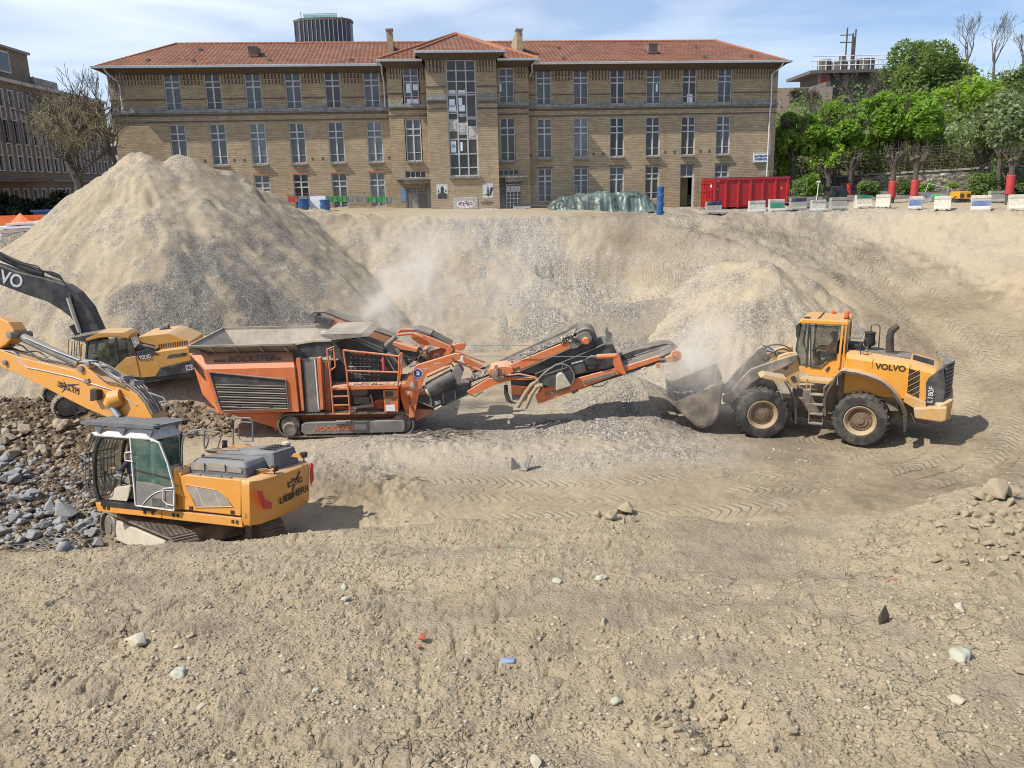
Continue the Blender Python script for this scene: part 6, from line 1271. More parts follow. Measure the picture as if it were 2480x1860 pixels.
q=MB();q.box((-2.3,-.55,.75),(2.0,.55,1.55));q.box((-.4,-.9,.6),(.4,.9,1.1));q.box((-1.9,-.3,.45),(-.9,.3,1.3));q.build('chassis',DUSTY,ld,bevel=.03)
arc=T([(1148,795),(1153,655),(1250,505),(1320,500),(1400,515),(1530,562),(1622,645),(1680,740),(1702,800)],-1.45);cp=[Vector((a,0,b))for a,b in arc];cp=curve_pts(cp,4)
def strip(mb,cps,y0,y1,th):
 m_=len(cps);vs=[]
 for i,p in enumerate(cps):
  d=(cps[min(i+1,m_-1)]-cps[max(0,i-1)]).normalized();nrm=Vector((-d.z,0,d.x))*th
  vs+=[(p.x,y0,p.z),(p.x,y1,p.z),(p.x-nrm.x,y1,p.z-nrm.z),(p.x-nrm.x,y0,p.z-nrm.z)]
 mb.add(vs,[(i*4+j,i*4+(j+1)%4,i*4+4+(j+1)%4,i*4+4+j)for i in range(m_-1)for j in range(4)]+[(0,1,2,3),(m_*4-1,m_*4-2,m_*4-3,m_*4-4)])
for sy in(1,-1):
 q=MB();strip(q,cp,-1.43*sy,-.9*sy,.03);q.build('rear_fender',VYD,ld);q=MB();strip(q,[p+Vector((0,0,.01))for p in cp],-1.48*sy,-1.432*sy,.07);q.build('fender_trim',DGR,ld)
q=MB();inr=T([(1240,520),(1400,530),(1540,590),(1640,690),(1650,760),(1240,760)],-.88);q.prism(inr,-.88,-.56);q.build('wheel_arch',DUSTY,ld)
q=MB();mf=T([(1680,800),(1705,800),(1700,895),(1682,905)],-1.46);q.prism(mf,-1.46,-.85);q.build('mudflap',DGR,ld)
yC=-.82;pT=lambda x,y,pl=yC:LR.P(*z4(x,y),pl)
rA,rB=pT(985,160),pT(1300,188);rz=(rA[1]+rB[1])/2;q=MB();q.prism([(rA[0]-.02,rz-.05),(rB[0]+.05,rz-.03),(rB[0]+.07,rz+.07),(rB[0],rz+.11),(rA[0]+.12,rz+.11),(rA[0],rz+.04)],-.84,.84);q.build('cab_roof',VY,ld,bevel=.03)
q=MB();q.box((rA[0]+.55,-.6,rz+.112),(rA[0]+.6,.75,rz+.125));q.box((rA[0]+.1,-.7,rz+.112),(rA[0]+.3,-.35,rz+.122));q.build('roof_trim',LETB,ld)
p=pT(1318,150,-.35);q=MB();q.lathe([(.09,0),(.09,.05)],(p[0]-.08,-.35,rz+.11),(0,0,1),14,1);q.lathe([(.075,.05),(.08,.12),(.075,.2),(.05,.26),(.01,.27)],(p[0]-.08,-.35,rz+.11),(0,0,1),14);q.build('beacon',[paint('beacon_orange',(.65,.10,.02),.3,dust=.05),LETB],ld,smooth=True)
q=MB();q.lathe([(.07,0),(.08,.08),(.02,.12)],(rA[0]+.9,.6,rz+.11),(0,0,1),12);q.build('beacon',MATS['beacon_orange'],ld,smooth=True)
zfl=pT(1050,500)[1];zbel=pT(985,462)[1]
fr0,fr1,fr2=pT(992,178),pT(962,350),pT(990,462);dx0,dx1=pT(1052,182)[0],pT(1245,200)[0];xRr=pT(1292,200)[0]
q=MB()
for y in(-.80,.80):
 q.tube([(fr0[0],y*.95,rz-.04),(fr1[0],y*.95,fr1[1]),(fr2[0],y*.95,zbel)],.035,6)
 q.bar((dx0,y,rz-.04),(dx0-.02,y,zbel),.09,.06);
q.tube([(fr0[0],-.76,rz-.06),(fr0[0],.76,rz-.06)],.03,6);q.build('cab_pillar',LETB,ld)
q=MB()
for y in(-.80,.80):q.bar((dx1+.14,y,rz-.04),(dx1+.10,y,zbel+.05),.20,.07);q.bar((xRr+.02,y,rz-.04),(xRr,y,zfl),.06,.06)
q.bar((xRr+.02,-.78,rz-.08),(xRr+.02,.78,rz-.08),.06,.1);q.build('rear_pillar',VY,ld,bevel=.01)
lowp=[(988,458),(1048,470),(1118,474),(1162,432),(1228,412),(1236,380),(1292,380),(1294,500),(1195,537),(1050,522),(992,495)]
q=MB();q.prism(T(lowp,yC),yC,yC+.07);bx=T([(988,465),(1292,490),(1292,530),(1195,540),(992,500)],yC);q.prism(bx,yC+.072,.8);q.build('cab_base',VY,ld,bevel=.01)
dr=plate(LR,z4,[(1060,186),(1243,198),(1229,412),(1186,420),(1124,474),(1058,468)],yC+.01,.02,CGL2,ld,'door',back=yC+.022)
q=MB();dpp=T([(1060,186),(1243,198),(1229,412),(1186,420),(1124,474),(1058,468)],yC-.01)
for i in range(6):a,b=dpp[i],dpp[(i+1)%6];q.bar((a[0],yC-.01,a[1]),(b[0],yC-.01,b[1]),.03,.055,(0,1,0))
q.build('door_frame',LETB,dr);q=MB();h=T([(1157,488),(1180,462),(1190,470),(1172,500)],yC-.01);q.prism(h,yC-.03,yC-.002);q.build('door_handle',LETB,dr)
q=MB();w3=T([(1050,186),(1048,466),(992,455),(965,350),(990,182)],yC+.01);q.prism(w3,yC+.01,yC+.02);q.build('side_window',CGL,ld)
q=MB();q.add([(fr0[0],-.74,rz-.05),(fr0[0],.74,rz-.05),(fr1[0],.74,fr1[1]),(fr1[0],-.74,fr1[1]),(fr2[0],-.74,zbel),(fr2[0],.74,zbel)],[(0,1,2,3),(3,2,5,4)]);q.build('windscreen',CGL,ld)
q=MB();q.add([(xRr+.02,-.74,rz-.06),(xRr+.02,.74,rz-.06),(xRr,.74,zbel+.1),(xRr,-.74,zbel+.1)],[(0,1,2,3)]);q.build('rear_window',CGL,ld)
q=MB();q.add([(dx0,.8,rz-.05),(xRr,.8,rz-.05),(xRr,.8,zbel),(dx0,.8,zbel)],[(0,1,2,3)]);q.build('far_window',CGL,ld)
cxs=(dx0+dx1)/2+.25;q=MB();q.box((cxs-.25,-.26,zbel-.02),(cxs+.25,.26,zbel+.16));q.box((cxs+.15,-.26,zbel+.16),(cxs+.3,.26,zbel+.85));q.box((dx0+.15,-.35,zbel-.1),(dx0+.3,.35,zbel+.35));q.build('seat',LETB,ld,bevel=.04)
q=MB();q.lathe([(.17,-.012),(.19,0),(.17,.012)],(cxs-.55,0,zbel+.48),(-.5,0,1),18);q.cyl((cxs-.55,0,zbel+.48),(cxs-.62,0,zbel+.1),.03,6);q.build('steering_wheel',LETB,ld)
person('person','driver in an orange vest sitting in the yellow wheel loader cab',LMt@Matrix.Translation((cxs,0,zbel+.27)),SEATED,HIVO)
q=MB();mr=T([(962,190),(985,172),(990,200),(975,272),(960,262)],-1.05);q.prism(mr,-1.05,-.9);q.tube([(mr[2][0],-.95,mr[2][1]),(fr0[0]+.05,-.8,rz-.1)],.02,6);q.build('mirror',LETB,ld)
q=MB();wk=T([(985,545),(1215,548),(1205,580),(1000,572)],-1.35);q.box((wk[0][0],-1.35,wk[0][1]-.1),(wk[1][0],-.8,wk[0][1]));q.build('walkway',VYD,ld,bevel=.01)
for pts in(((982,545),(985,600),(1030,620),(1035,545)),((1230,520),(1155,600),(1150,650))):pipe_px(LR,z4,pts,-1.38,.018,VYD,ld,'handrail')
q=MB();l0,l1=T([(1060,590),(1047,838)],-1.4);r0_,r1_=T([(1150,600),(1140,848)],-1.4)
q.bar((l0[0],-1.4,l0[1]),(l1[0],-1.4,l1[1]),.12,.03);q.bar((r0_[0],-1.4,r0_[1]),(r1_[0],-1.4,r1_[1]),.12,.03)
for i in range(4):t=.22+.26*i;a,b=Vector((l0[0],-1.4,l0[1])).lerp(Vector((l1[0],-1.4,l1[1])),t),Vector((r0_[0],-1.4,r0_[1])).lerp(Vector((r1_[0],-1.4,r1_[1])),t);q.bar(a,b,.26,.04)
q.build('ladder',DUSTY,ld)
for pts in(((1300,500),(1303,280),(1320,272),(1440,280),(1445,350),(1440,400)),((1303,385),(1395,390),(1445,375)),((1388,500),(1395,300))):pipe_px(LR,z4,pts,-.75,.016,DGR,ld,'guard_rail')
pipe_px(LR,z4,((1462,300),(1465,190),(1478,182),(1515,184),(1525,200),(1515,345)),.45,.02,DGR,ld,'guard_hoop')
def stack(x,y0_,y1_,yy,prof,mat,name):a,b=pT(x,y0_,yy),pT(x,y1_,yy);H=a[1]-b[1];q=MB();q.lathe([(r,h*H)for r,h in prof],(b[0],yy,b[1]),(0,0,1),18);return q.build(name,mat,ld,smooth=30)
stack(1450,232,350,0,[(.05,0),(.05,.15),(.17,.28),(.19,.36),(.19,.5),(.165,.52),(.165,.9),(.18,.92),(.18,1),(.05,1.02)],LETB,'air_intake')
b_=pT(1590,372,0);e1,e2,e3=pT(1590,262,0),pT(1597,225,0),pT(1645,190,0);q=MB();q.lathe([(.30,0),(.24,.08),(.13,.12)],(b_[0],0,b_[1]-.08),(0,0,1),18);q.tube([(b_[0],0,b_[1]),(e1[0],0,e1[1]),(e2[0]+.02,0,e2[1]),(e3[0],0,e3[1])],[.13,.12,.12,.10],14);q.build('exhaust_stack',paint('exhaust',(.055,.042,.036),.7,dust=.15),ld,smooth=True)
q=MB();a,b=pT(1310,345,-.5),pT(1400,318,-.5);q.box((a[0],-.5,a[1]-.05),(b[0],.1,b[1]));q.build('battery_box',LETB,ld,bevel=.02)
# ---- front half
TF=lambda pts,y:LF.T(z4,pts,y)
q=MB();q.box((-4.0,-.5,.55),(-1.9,.5,1.25));q.box((-3.95,-.9,.6),(-3.15,.9,1.1));fpart(q,'front_chassis',DUSTY,bevel=.03)
tw_p=[(848,395),(905,375),(975,368),(986,500),(968,622),(905,575),(808,505)]
for y in(-.62,.42):q=MB();q.prism(TF(tw_p,-.62),y,y+.2);fpart(q,'lift_tower',VYD,bevel=.02)
for x,y in((893,470),(945,545),(925,435)):a=TF([(x,y)],-.66)[0];q=MB();q.cyl((a[0],-.66,a[1]),(a[0],-.60,a[1]),.09,14);fpart(q,'hose_port',LETB)
arm=[(975,378),(900,398),(800,430),(660,480),(580,560),(520,640),(470,660),(470,700),(520,712),(580,660),(660,575),(740,520),(850,480),(950,430)]
for y in(-.78,.60):q=MB();q.prism(TF(arm,-.7),y,y+.17);fpart(q,'lift_arm',DUSTY,bevel=.02)
a=TF([(632,562)],-.7)[0];q=MB();q.cyl((a[0],-.80,a[1]),(a[0],.8,a[1]),.10,16);fpart(q,'arm_cross_tube',DUSTY)
zb_=[(742,330),(705,350),(620,440),(585,520),(560,600),(600,610),(650,520),(720,440),(770,370)];q=MB();q.prism(TF(zb_,-.14),-.14,.14);fpart(q,'tilt_lever',DUSTY,bevel=.02)
for(a0,b0_,y,r_,nm)in(((940,395),(760,352),0,.10,'tilt_cylinder'),((960,560),(740,470),-.45,.085,'lift_cylinder'),((960,560),(740,470),.45,.085,'lift_cylinder')):
 a,b=TF([a0,b0_],y);A_,B_=Vector((a[0],y,a[1])),Vector((b[0],y,b[1]));q=MB();q.cyl(A_,A_.lerp(B_,.6),r_,14);q.cyl(A_.lerp(B_,.6),B_,r_*.55,10,1);fpart(q,nm,[VYD,CHROME])
for k,pts in enumerate((((990,420),(900,330),(800,320),(745,350)),((960,380),(870,345),(790,390),(760,430)),((940,385),(850,370),(770,420),(730,410)),((730,330),(745,325),(800,345),(830,400)))):
 pp=[Vector((a[0],-.25+.12*k,a[1]))for a in TF(pts,-.25+.12*k)];q=MB();q.tube(curve_pts(pp,5),.024,6);fpart(q,'hydraulic_hose',HOSE)
q=MB();a,b,c,d=TF([(722,525),(755,520),(900,548),(890,575)],-1.45);q.prism([(a[0],a[1]-.06),(b[0],b[1]),(c[0],c[1]),(d[0],d[1]-.02),(b[0],b[1]-.12)],-1.45,-.6);fpart(q,'front_fender',VYD)
q=MB();fl_=[Vector((p[0],0,p[1]))for p in TF([(885,562),(925,610),(958,690),(968,740),(966,850)],-1.46)];strip(q,fl_,-1.46,-.85,.04);fpart(q,'mudflap',DGR)
bp=TF([(135,708),(215,780),(300,856),(350,866),(395,850),(432,790),(452,700),(462,600),(468,572)],-1.5);bq=[Vector((a,0,b))for a,b in bp];sh=curve_pts(bq,3)
q=MB();strip(q,sh,-1.5,1.5,.045);bk=fpart(q,'bucket',DUSTY)
for y0_,y1_ in((-1.53,-1.502),(1.502,1.53)):q=MB();q.prism([(a,b)for a,b in bp],y0_,y1_);q.build('side_plate',DUSTY,bk)
q=MB();L1_,L2_=Vector((bp[0][0],0,bp[0][1])),Vector((bp[1][0],0,bp[1][1]));dd=(L1_-L2_).normalized();q.bar(L1_+Vector((0,-1.54,0)),L1_+Vector((0,1.54,0)),.05,.24,dd);q.build('cutting_edge',STEEL,bk)
for i in range(9):
 y=-1.4+2.8*i/8;q=MB();s_=L1_+Vector((0,y,0));q.hull([s_+Vector((0,e*.07,.04))-dd*.06 for e in(-1,1)]+[s_+Vector((0,e*.07,-.06))-dd*.06 for e in(-1,1)]+[s_+dd*.26+Vector((0,e*.035,f*.012))for e in(-1,1)for f in(-1,1)]);q.build('tooth',STEEL,bk)
q=MB();T1,T0=Vector((bp[-1][0],0,bp[-1][1])),Vector((bp[-2][0],0,bp[-2][1]));up_=(T1-T0).normalized();q.prism([(T1.x,-1.45),(T1.x+.05,-1.45),(T1.x+.05,1.45),(T1.x,1.45)],T1.z-.02,T1.z+.02,2);q.bar(T1+Vector((0,-1.1,.04)),T1+Vector((0,1.1,.04)),.03,.16,up_);q.build('spill_guard',DUSTY,bk)
gxx,gyy2=np.meshgrid(np.linspace(bp[0][0]+.1,bp[-2][0]-.06,50),np.linspace(-1.46,1.46,90));f_=(gxx-bp[0][0])/(bp[-2][0]-bp[0][0])
gz_=bp[0][1]-.06-.30*np.sin(np.pi*np.clip(f_,0,1))*.4+.42*f_**1.4*np.exp(-((gyy2+.2)/1.0)**2)+fbm(gxx*5,gyy2*5,4,9)*.07
mm=np.zeros(gxx.shape+(4,));mm[...,0]=.85;mm[...,3]=.4;o=grid_mesh('load_of_stone',gxx,gyy2,gz_,SOIL,dict(mixa=mm,tra=np.zeros(gxx.shape),trm=np.zeros(gxx.shape)));o.matrix_world=LMt@AF;tag(o,'crushed stone lying in the wheel loader bucket','gravel',kind='stuff')
# = MOBILE CRUSHER
ORG=paint('crusher_orange',(.60,.155,.050),.45,dust=.30,top=.55,var=.07,dcol=(.50,.36,.25));ORD=paint('orange_dusty',(.52,.20,.10),.6,dust=.65,top=.5,dcol=(.48,.35,.25))
CDK=paint('crusher_dark',(.040,.040,.042),.6,dust=.35,top=.35,dcol=(.25,.225,.19));HOPS=paint('hopper_steel',(.22,.20,.165),.7,dust=.7,top=.3,ds=1.2,dcol=(.40,.34,.26),var=.25)
GRS=paint('grey_steel',(.17,.165,.155),.65,.2,dust=.4,top=.3,ds=2);BELT=paint('conveyor_belt',(.035,.036,.042),.6,dust=.25,top=.3);BEI=paint('beige_part',(.46,.41,.33),.6,dust=.3)
HOSB=paint('tan_hose',(.30,.225,.145),.8,dust=.3)
kc,ke,kd=crop(440,740,3.456),crop(740,740,4.424),crop(940,740,2.836)
CM=Matrix.Translation((-7.86,27.1,-6.33))@Matrix.Rotation(R(-1.8),4,'Z');CF=Fr(CM)
cr_=thing('mobile_crusher','orange tracked rock crusher with a beige hopper and long folding conveyors','crusher',mat=CM)
def pp(cr,pts,y):return[(a,y,b)for a,b in CF.T(cr,pts,y)]
def PL(name,mat,cr,y0,y1,pts,parent=cr_,bevel=.008):q=MB();q.prism(CF.T(cr,pts,y0),y0,y1);return q.build(name,mat,parent,bevel=bevel)
def BAR(name,mat,cr,y,a,b,w_,h_,parent=cr_):A_,B_=pp(cr,[a,b],y);q=MB();q.bar(A_,B_,w_,h_,(0,1,0));return q.build(name,mat,parent,bevel=.006)
near=pp(kc,[(65,400),(925,380)],.45)+pp(kc,[(935,465),(220,488)],.05)+pp(kc,[(945,517),(200,535)],-.10)+pp(kc,[(983,890),(310,905)],-.10)+pp(kc,[(215,872)],.45)
q=MB();q.hull(near+[(x,2.6,z)for x,y,z in near[2:]]);en=q.build('engine_enclosure',ORG,cr_,bevel=.012)
fo=[(232,556),(872,620),(895,862),(335,880)];q=MB();fp=pp(kc,fo,-.125)
for i in range(4):q.bar(fp[i],fp[(i+1)%4],.03,.07,(0,1,0))
q.build('louvre_frame',GRS,en,bevel=.006);PL('louvre_panel',CDK,kc,-.108,-.09,[(245,565),(862,628),(885,855),(342,870)],en)
q=MB()
for i,yy in enumerate((668,708,748,790,832)):
 f_=(yy-560)/310;a,b=pp(kc,[(250+92*f_,yy-6),(862+20*f_,yy+10)],-.13);q.bar(a,b,.05,.022,(0,1,.5));a,b=pp(kc,[(256+92*f_,yy+12),(864+20*f_,yy+28)],-.118);q.bar(a,b,.02,.10,(0,1,.3))
q.build('louvre_slats',GRS,en)
for x,y in((475,842),(742,838)):PL('panel_latch',LETB,kc,-.15,-.13,[(x-16,y-15),(x+16,y-15),(x+16,y+15),(x-16,y+15)],en)
def side_slot(a,b,k):
 A_,B_=Vector(pp(kc,[a],.42)[0]),Vector(pp(kc,[b],.02)[0]);q=MB();q.bar(A_+Vector((-.03,-.03,0)),B_+Vector((-.03,-.04,0)),.03,.025,(0,0,1));q.build('vent_slot',LETB,en)
for i in range(4):side_slot((80+8*i,420+24*i),(192+5*i,545+24*i),i)
for i in range(4):side_slot((185+6*i,750+22*i),(262+6*i,845+1*i),i)
PL('bumper_strip',GRS,kc,.0,.4,[(212,868),(300,888),(306,910),(214,888)],en)
def ctext(body,cr,a,b,y,mat,parent,size,shear=.3):return stamp_text(body,CF,cr,a,b,y,mat,parent,size=size,shear=shear)
t_=.17;ctext('www.',kc,(268,462),(372,458),.10,CDK,en,.13,.1);ctext('ROCKSTER',kc,(380,452),(782,438),.095,CDK,en,.24);ctext('.at',kc,(782,446),(832,444),.10,CDK,en,.13,0)
PL('warning_label',RIM,kc,-.106,-.102,[(278,790),(296,790),(300,812),(280,812)],en)
q=MB();us=CF.T(kc,[(385,905),(985,893),(1880,880),(1945,960),(1650,1000),(850,1010),(786,1035),(770,1020)],.55);q.prism(us,.55,1.95);q.build('chassis',ORG,cr_,bevel=.02)
PL('chassis_tail',ORG,ke,.45,2.0,[(1000,860),(1165,860),(1160,1200),(1195,1235),(1150,1255),(1060,1180)])
q=MB();a=pp(kc,[(790,1028)],.8)[0];q.lathe([(.05,-.03),(.09,-.03),(.09,.03),(.05,.03)],a,(0,1,0),14);q.build('tow_eye',ORG,cr_)
rim=pp(kc,[(60,345),(940,322)],-.15);zR_=(rim[0][2]+rim[1][2])/2;xl_,xr_=rim[0][0],pp(kc,[(1245,292)],-.15)[0][0];xm=rim[1][0];yf=3.05
bt=zR_-.74;q=MB();th=.06
def wallq(a,b,c,d,n_=(0,0,0)):q.add([a,b,c,d]+[tuple(Vector(p)+Vector(n_))for p in(a,b,c,d)],[(0,1,2,3),(7,6,5,4),(0,4,5,1),(1,5,6,2),(2,6,7,3),(3,7,4,0)])
wallq((xl_,-.15,zR_),(xm,-.15,zR_),(xm,.42,zR_-.36),(xl_+.1,.42,zR_-.36),(0,.05,.03));wallq((xl_,yf,zR_+.05),(xr_,yf,zR_+.05),(xr_-.3,2.2,bt),(xl_+.9,2.2,bt),(0,.06,0))
wallq((xl_,-.15,zR_),(xl_,yf,zR_+.05),(xl_+.9,2.2,bt),(xl_+.9,.6,bt),(-.06,0,0));wallq((xl_+.1,.42,zR_-.30),(xm,.42,zR_-.30),(xm,.6,bt),(xl_+.9,.6,bt),(0,.05,0))
q.add([(xl_+.8,.5,bt+.01),(xr_,.5,bt+.01),(xr_,2.3,bt+.01),(xl_+.8,2.3,bt+.01)],[(0,1,2,3)]);hp_=q.build('hopper',HOPS,cr_)
q=MB();q.bar((xl_-.03,-.17,zR_),(xm,-.17,zR_+.01),.09,.06);q.bar((xl_-.03,-.17,zR_),(xl_-.03,yf,zR_+.05),.08,.06);q.bar((xl_,yf,zR_+.06),(xr_-.1,yf,zR_+.06),.09,.08);q.build('hopper_rim',HOPS,cr_)
q=MB()
for x in(235,440,650,860):a,b=pp(kc,[(x,352)],-.12)[0],pp(kc,[(x+40,392)],.35)[0];q.bar(a,b,.05,.03)
q.build('wing_ribs',BEI,hp_);q=MB();a=CF.T(kc,[(62,352),(935,330),(930,384),(68,396)],.40);q.prism(a,.36,.41);q.build('hopper_skirt',CDK,cr_)
PL('feeder_side',CDK,kc,.25,.35,[(925,335),(1100,300),(1250,292),(1262,415),(1150,440),(930,442)]);PL('feeder_top',HOPS,kc,.2,2.6,[(1170,240),(1500,232),(1560,260),(1260,288),(1170,262)])
BAR('feeder_rim',BEI,kc,.22,(940,322),(1100,296),.08,.06);BAR('feeder_rim',BEI,kc,.22,(1100,296),(1255,290),.08,.06)
PL('orange_post',ORG,kc,-.05,.15,[(955,442),(990,438),(1026,878),(1000,886)]);PL('filter_column',GRS,kc,.02,.5,[(992,452),(1122,440),(1160,888),(1022,895)]);PL('dark_recess',LETB,kc,.0,.015,[(992,460),(1014,458),(1046,890),(1024,892)])
PL('orange_post',ORG,kc,-.08,.15,[(1128,440),(1162,436),(1187,868),(1162,876)]);PL('edge_strip',SIGNW,kc,-.09,-.082,[(1108,450),(1116,450),(1150,868),(1142,870)])
PL('rear_pipework',ORD,kc,.3,.5,[(1162,460),(1215,470),(1250,880),(1190,880)])
for i in range(4):pipe_px(CF,kc,((1172+9*i,470),(1180+9*i,700),(1190+9*i,865)),.2,.018,ORD if i%2 else GRS,cr_,'pipe',6)
bx=PL('crusher_box',CDK,kc,.9,2.4,[(1250,312),(1300,285),(1420,295),(1690,395),(1760,470),(1790,640),(1240,650)]);q=MB()
for i in range(7):
 for j in range(6):
  a=pp(kc,[(1420+i*38,395+j*42+i*3)],.9)[0];q.lathe([(.022,-.03),(.022,.01)],a,(0,1,0),6)
q.build('rivets',BEI,bx);PL('side_panel',CDK,kc,.84,.895,[(1262,420),(1360,350),(1380,600),(1290,640)],bx);BAR('box_rail',BEI,kc,.82,(1395,510),(1590,512),.03,.03);BAR('box_rail',BEI,kc,.82,(1465,578),(1580,578),.02,.02);PL('bracket',GRS,kc,.8,.85,[(1555,555),(1580,555),(1580,590),(1555,590)])
stamp_text('ROCKSTER',CF,kc,(1425,402),(1530,410),.89,ORG,bx,size=.08,shear=.3)
q=MB();a=pp(kc,[(1690,490)],.5)[0];q.lathe([(.03,-.27),(.055,-.25),(.055,.2),(.02,.26)],(a[0],.5,a[2]+.0),(0,0,1),10);q.build('fire_extinguisher',RED,cr_,smooth=True)
PL('flywheel_guard',CDK,kc,.6,.9,[(1660,430),(1720,400),(1790,430),(1800,480),(1720,570),(1680,540)])
for(a,b)in(((1700,410),(1790,560)),((1665,450),(1740,570)),((1740,395),(1830,500))):BAR('guard_strap',GRS,kc,.55,a,b,.05,.05)
PL('lower_machinery',CDK,kc,.6,2.2,[(1190,640),(1860,660),(1870,890),(1200,895)]);PL('machinery_panel',ORG,kc,.5,.58,[(1200,820),(1400,860),(1680,780),(1700,885),(1200,892)])
BAR('sieve_edge',BEI,kc,.42,(1400,860),(1600,835),.1,.05);BAR('sieve_edge',ORD,kc,.42,(1580,745),(1610,850),.06,.06)
q=MB();a=pp(kc,[(1490,710)],.58)[0];q.lathe([(.02,-.05),(.30,-.04),(.30,.03)],a,(0,1,0),24);q.build('flywheel',GRS,cr_,smooth=30)
PL('electric_motor',GRS,kc,.45,.6,[(1440,770),(1570,765),(1575,820),(1445,825)])
def TB(name,cr,pts,y,r,mat=ORG):return pipe_px(CF,cr,pts,y,r,mat,cr_,name,8)
PL('walkway',ORG,ke,-.25,.55,[(275,882),(995,872),(995,893),(275,905)]);PL('toe_board',ORG,ke,-.28,-.255,[(450,862),(960,850),(995,835),(997,892),(450,902)])
q=MB();rnd=random.Random(2)
for i in range(70):a=pp(ke,[(rnd.uniform(490,985),rnd.uniform(835,858))],rnd.uniform(-.2,.4))[0];s_=rnd.uniform(.02,.05);q.hull([Vector(a)+Vector((rnd.uniform(-1,1),rnd.uniform(-1,1),rnd.uniform(-.6,.8)))*s_*1.4 for _ in range(7)])
o=q.build('debris',BEI,None);o.matrix_world=CM;tag(o,'stone debris lying on the crusher walkway','rubble',kind='stuff')
for pts in(((228,475),(262,700),(300,1165)),((405,475),(440,700),(478,1160))):TB('ladder_rail',ke,pts,-.3,.032)
for y in(975,1068,1163):f_=(y-475)/690;BAR('rung',ORG,ke,-.3,(230+72*f_,y),(407+72*f_,y-4),.05,.035)
TB('top_rail',ke,((405,478),(500,490),(800,520),(1000,545),(1030,505)),-.3,.035);TB('mid_rail',ke,((440,697),(990,716)),-.3,.03);TB('rail_post',ke,((1003,545),(1003,700),(985,862)),-.3,.035);TB('rail_post',ke,((1032,505),(1028,690),(1000,832)),.45,.032);BAR('rail_link',ORG,ke,.1,(1005,705),(1028,680),.03,.03)
TB('ladder_cage',ke,((228,472),(300,440),(312,520),(320,655),(275,690)),-.1,.028);TB('ladder_cage',ke,((262,480),(300,470),(306,560),(270,575)),-.1,.02)
cb_=PL('control_cabinet',ORG,ke,-.12,.35,[(828,905),(992,900),(992,1140),(845,1142)],bevel=.015)
PL('screen',CDK,ke,-.135,-.122,[(850,922),(936,920),(940,972),(853,976)],cb_,.004);PL('door_gap',LETB,ke,-.126,-.121,[(832,988),(992,984),(992,989),(833,993)],cb_,0)
for pts,m_ in(([(855,1000),(903,998),(905,1052),(857,1056)],GRS),([(918,1000),(970,998),(970,1016),(918,1018)],CDK),([(858,1066),(955,1062),(960,1128),(862,1132)],SIGNW),([(1,1),(2,1),(2,2)],None)):
 if m_:PL('label',m_,ke,-.128,-.122,pts,cb_,0)
ar=PL('folding_arm',ORG,ke,-.05,.12,[(1050,855),(1180,642),(1608,515),(1650,522),(1662,550),(1648,578),(1300,730),(1268,790),(1210,960),(1165,1200),(1105,1205),(1118,1000),(1050,900)],bevel=.012)
q=MB();a=pp(ke,[(1204,726)],-.052)[0];q.lathe([(.0,-.006),(.17,-.006),(.17,.004)],a,(0,1,0),28);q.build('badge_ring',SIGNW,ar);q=MB();q.lathe([(.0,-.012),(.145,-.012),(.145,-.007)],a,(0,1,0),28);q.build('badge',BLUE,ar)
q=MB();a2=Vector(a)+Vector((0,-.016,0));q.box(a2+Vector((-.05,0,-.06)),a2+Vector((.05,.003,.03)));q.lathe([(0,0),(.055,0),(.055,.003)],a2+Vector((0,0,.04)),(0,1,0),14);q.build('badge_symbol',SIGNW,ar)
for pts in([(1380,614),(1450,612),(1450,628),(1380,630)],[(1258,668),(1308,668),(1308,686),(1258,686)],[(1175,788),(1208,786),(1210,812),(1177,814)],[(1120,820),(1170,818),(1172,890),(1122,894)],[(1092,918),(1125,916),(1127,946),(1094,948)]):PL('sticker',BEI,ke,-.056,-.052,pts,ar,0)
for(x,y)in((1566,562),(1190,895)):q=MB();a=pp(ke,[(x,y)],-.07)[0];q.lathe([(.05,-.02),(.05,.03)],a,(0,1,0),14);q.build('pin',GRS,ar)
PL('folding_arm',ORG,ke,1.9,2.05,[(1230,560),(1280,508),(1660,402),(1700,405),(1712,430),(1702,465),(1300,620),(1180,700)],bevel=.012)
PL('arm_base',ORG,ke,.12,2.0,[(1010,850),(1080,850),(1150,1200),(1085,1195),(1020,1000)])
BAR('cross_tube',ORG,ke,.9,(1560,455),(1500,545),.16,.16);q=MB();a=pp(ke,[(1403,545)],.6)[0];q.lathe([(.08,-.01),(.11,-.01),(.11,.01),(.08,.01)],a,(0,1,0),16,0,False);q.build('lifting_ring',GRS,cr_)
TB('arm_link',ke,((1600,485),(1925,602)),1.5,.055,ORD);TB('arm_link',ke,((1580,590),(1895,702)),.1,.05,ORD);TB('arm_link',ke,((1300,760),(1540,650)),.5,.05,ORD);PL('link_plate',ORG,ke,1.4,1.5,[(1660,560),(1700,545),(1910,650),(1780,700)])
TB('lifting_rope',kd,((505,350),(1392,349)),-.05,.012,CHROME);TB('lifting_rope',kd,((530,276),(972,273)),2.0,.012,CHROME)
PL('rope_end',SIGNW,ke,-.1,-.06,[(1662,545),(1680,545),(1690,595),(1674,600)])
fc=PL('side_conveyor',ORD,ke,3.0,3.12,[(300,122),(560,215),(940,348),(1000,385),(940,438),(700,372),(420,282),(240,238)],bevel=.01);PL('conveyor_far_beam',ORD,ke,3.7,3.8,[(330,110),(560,200),(940,330),(930,345),(560,220),(320,130)])
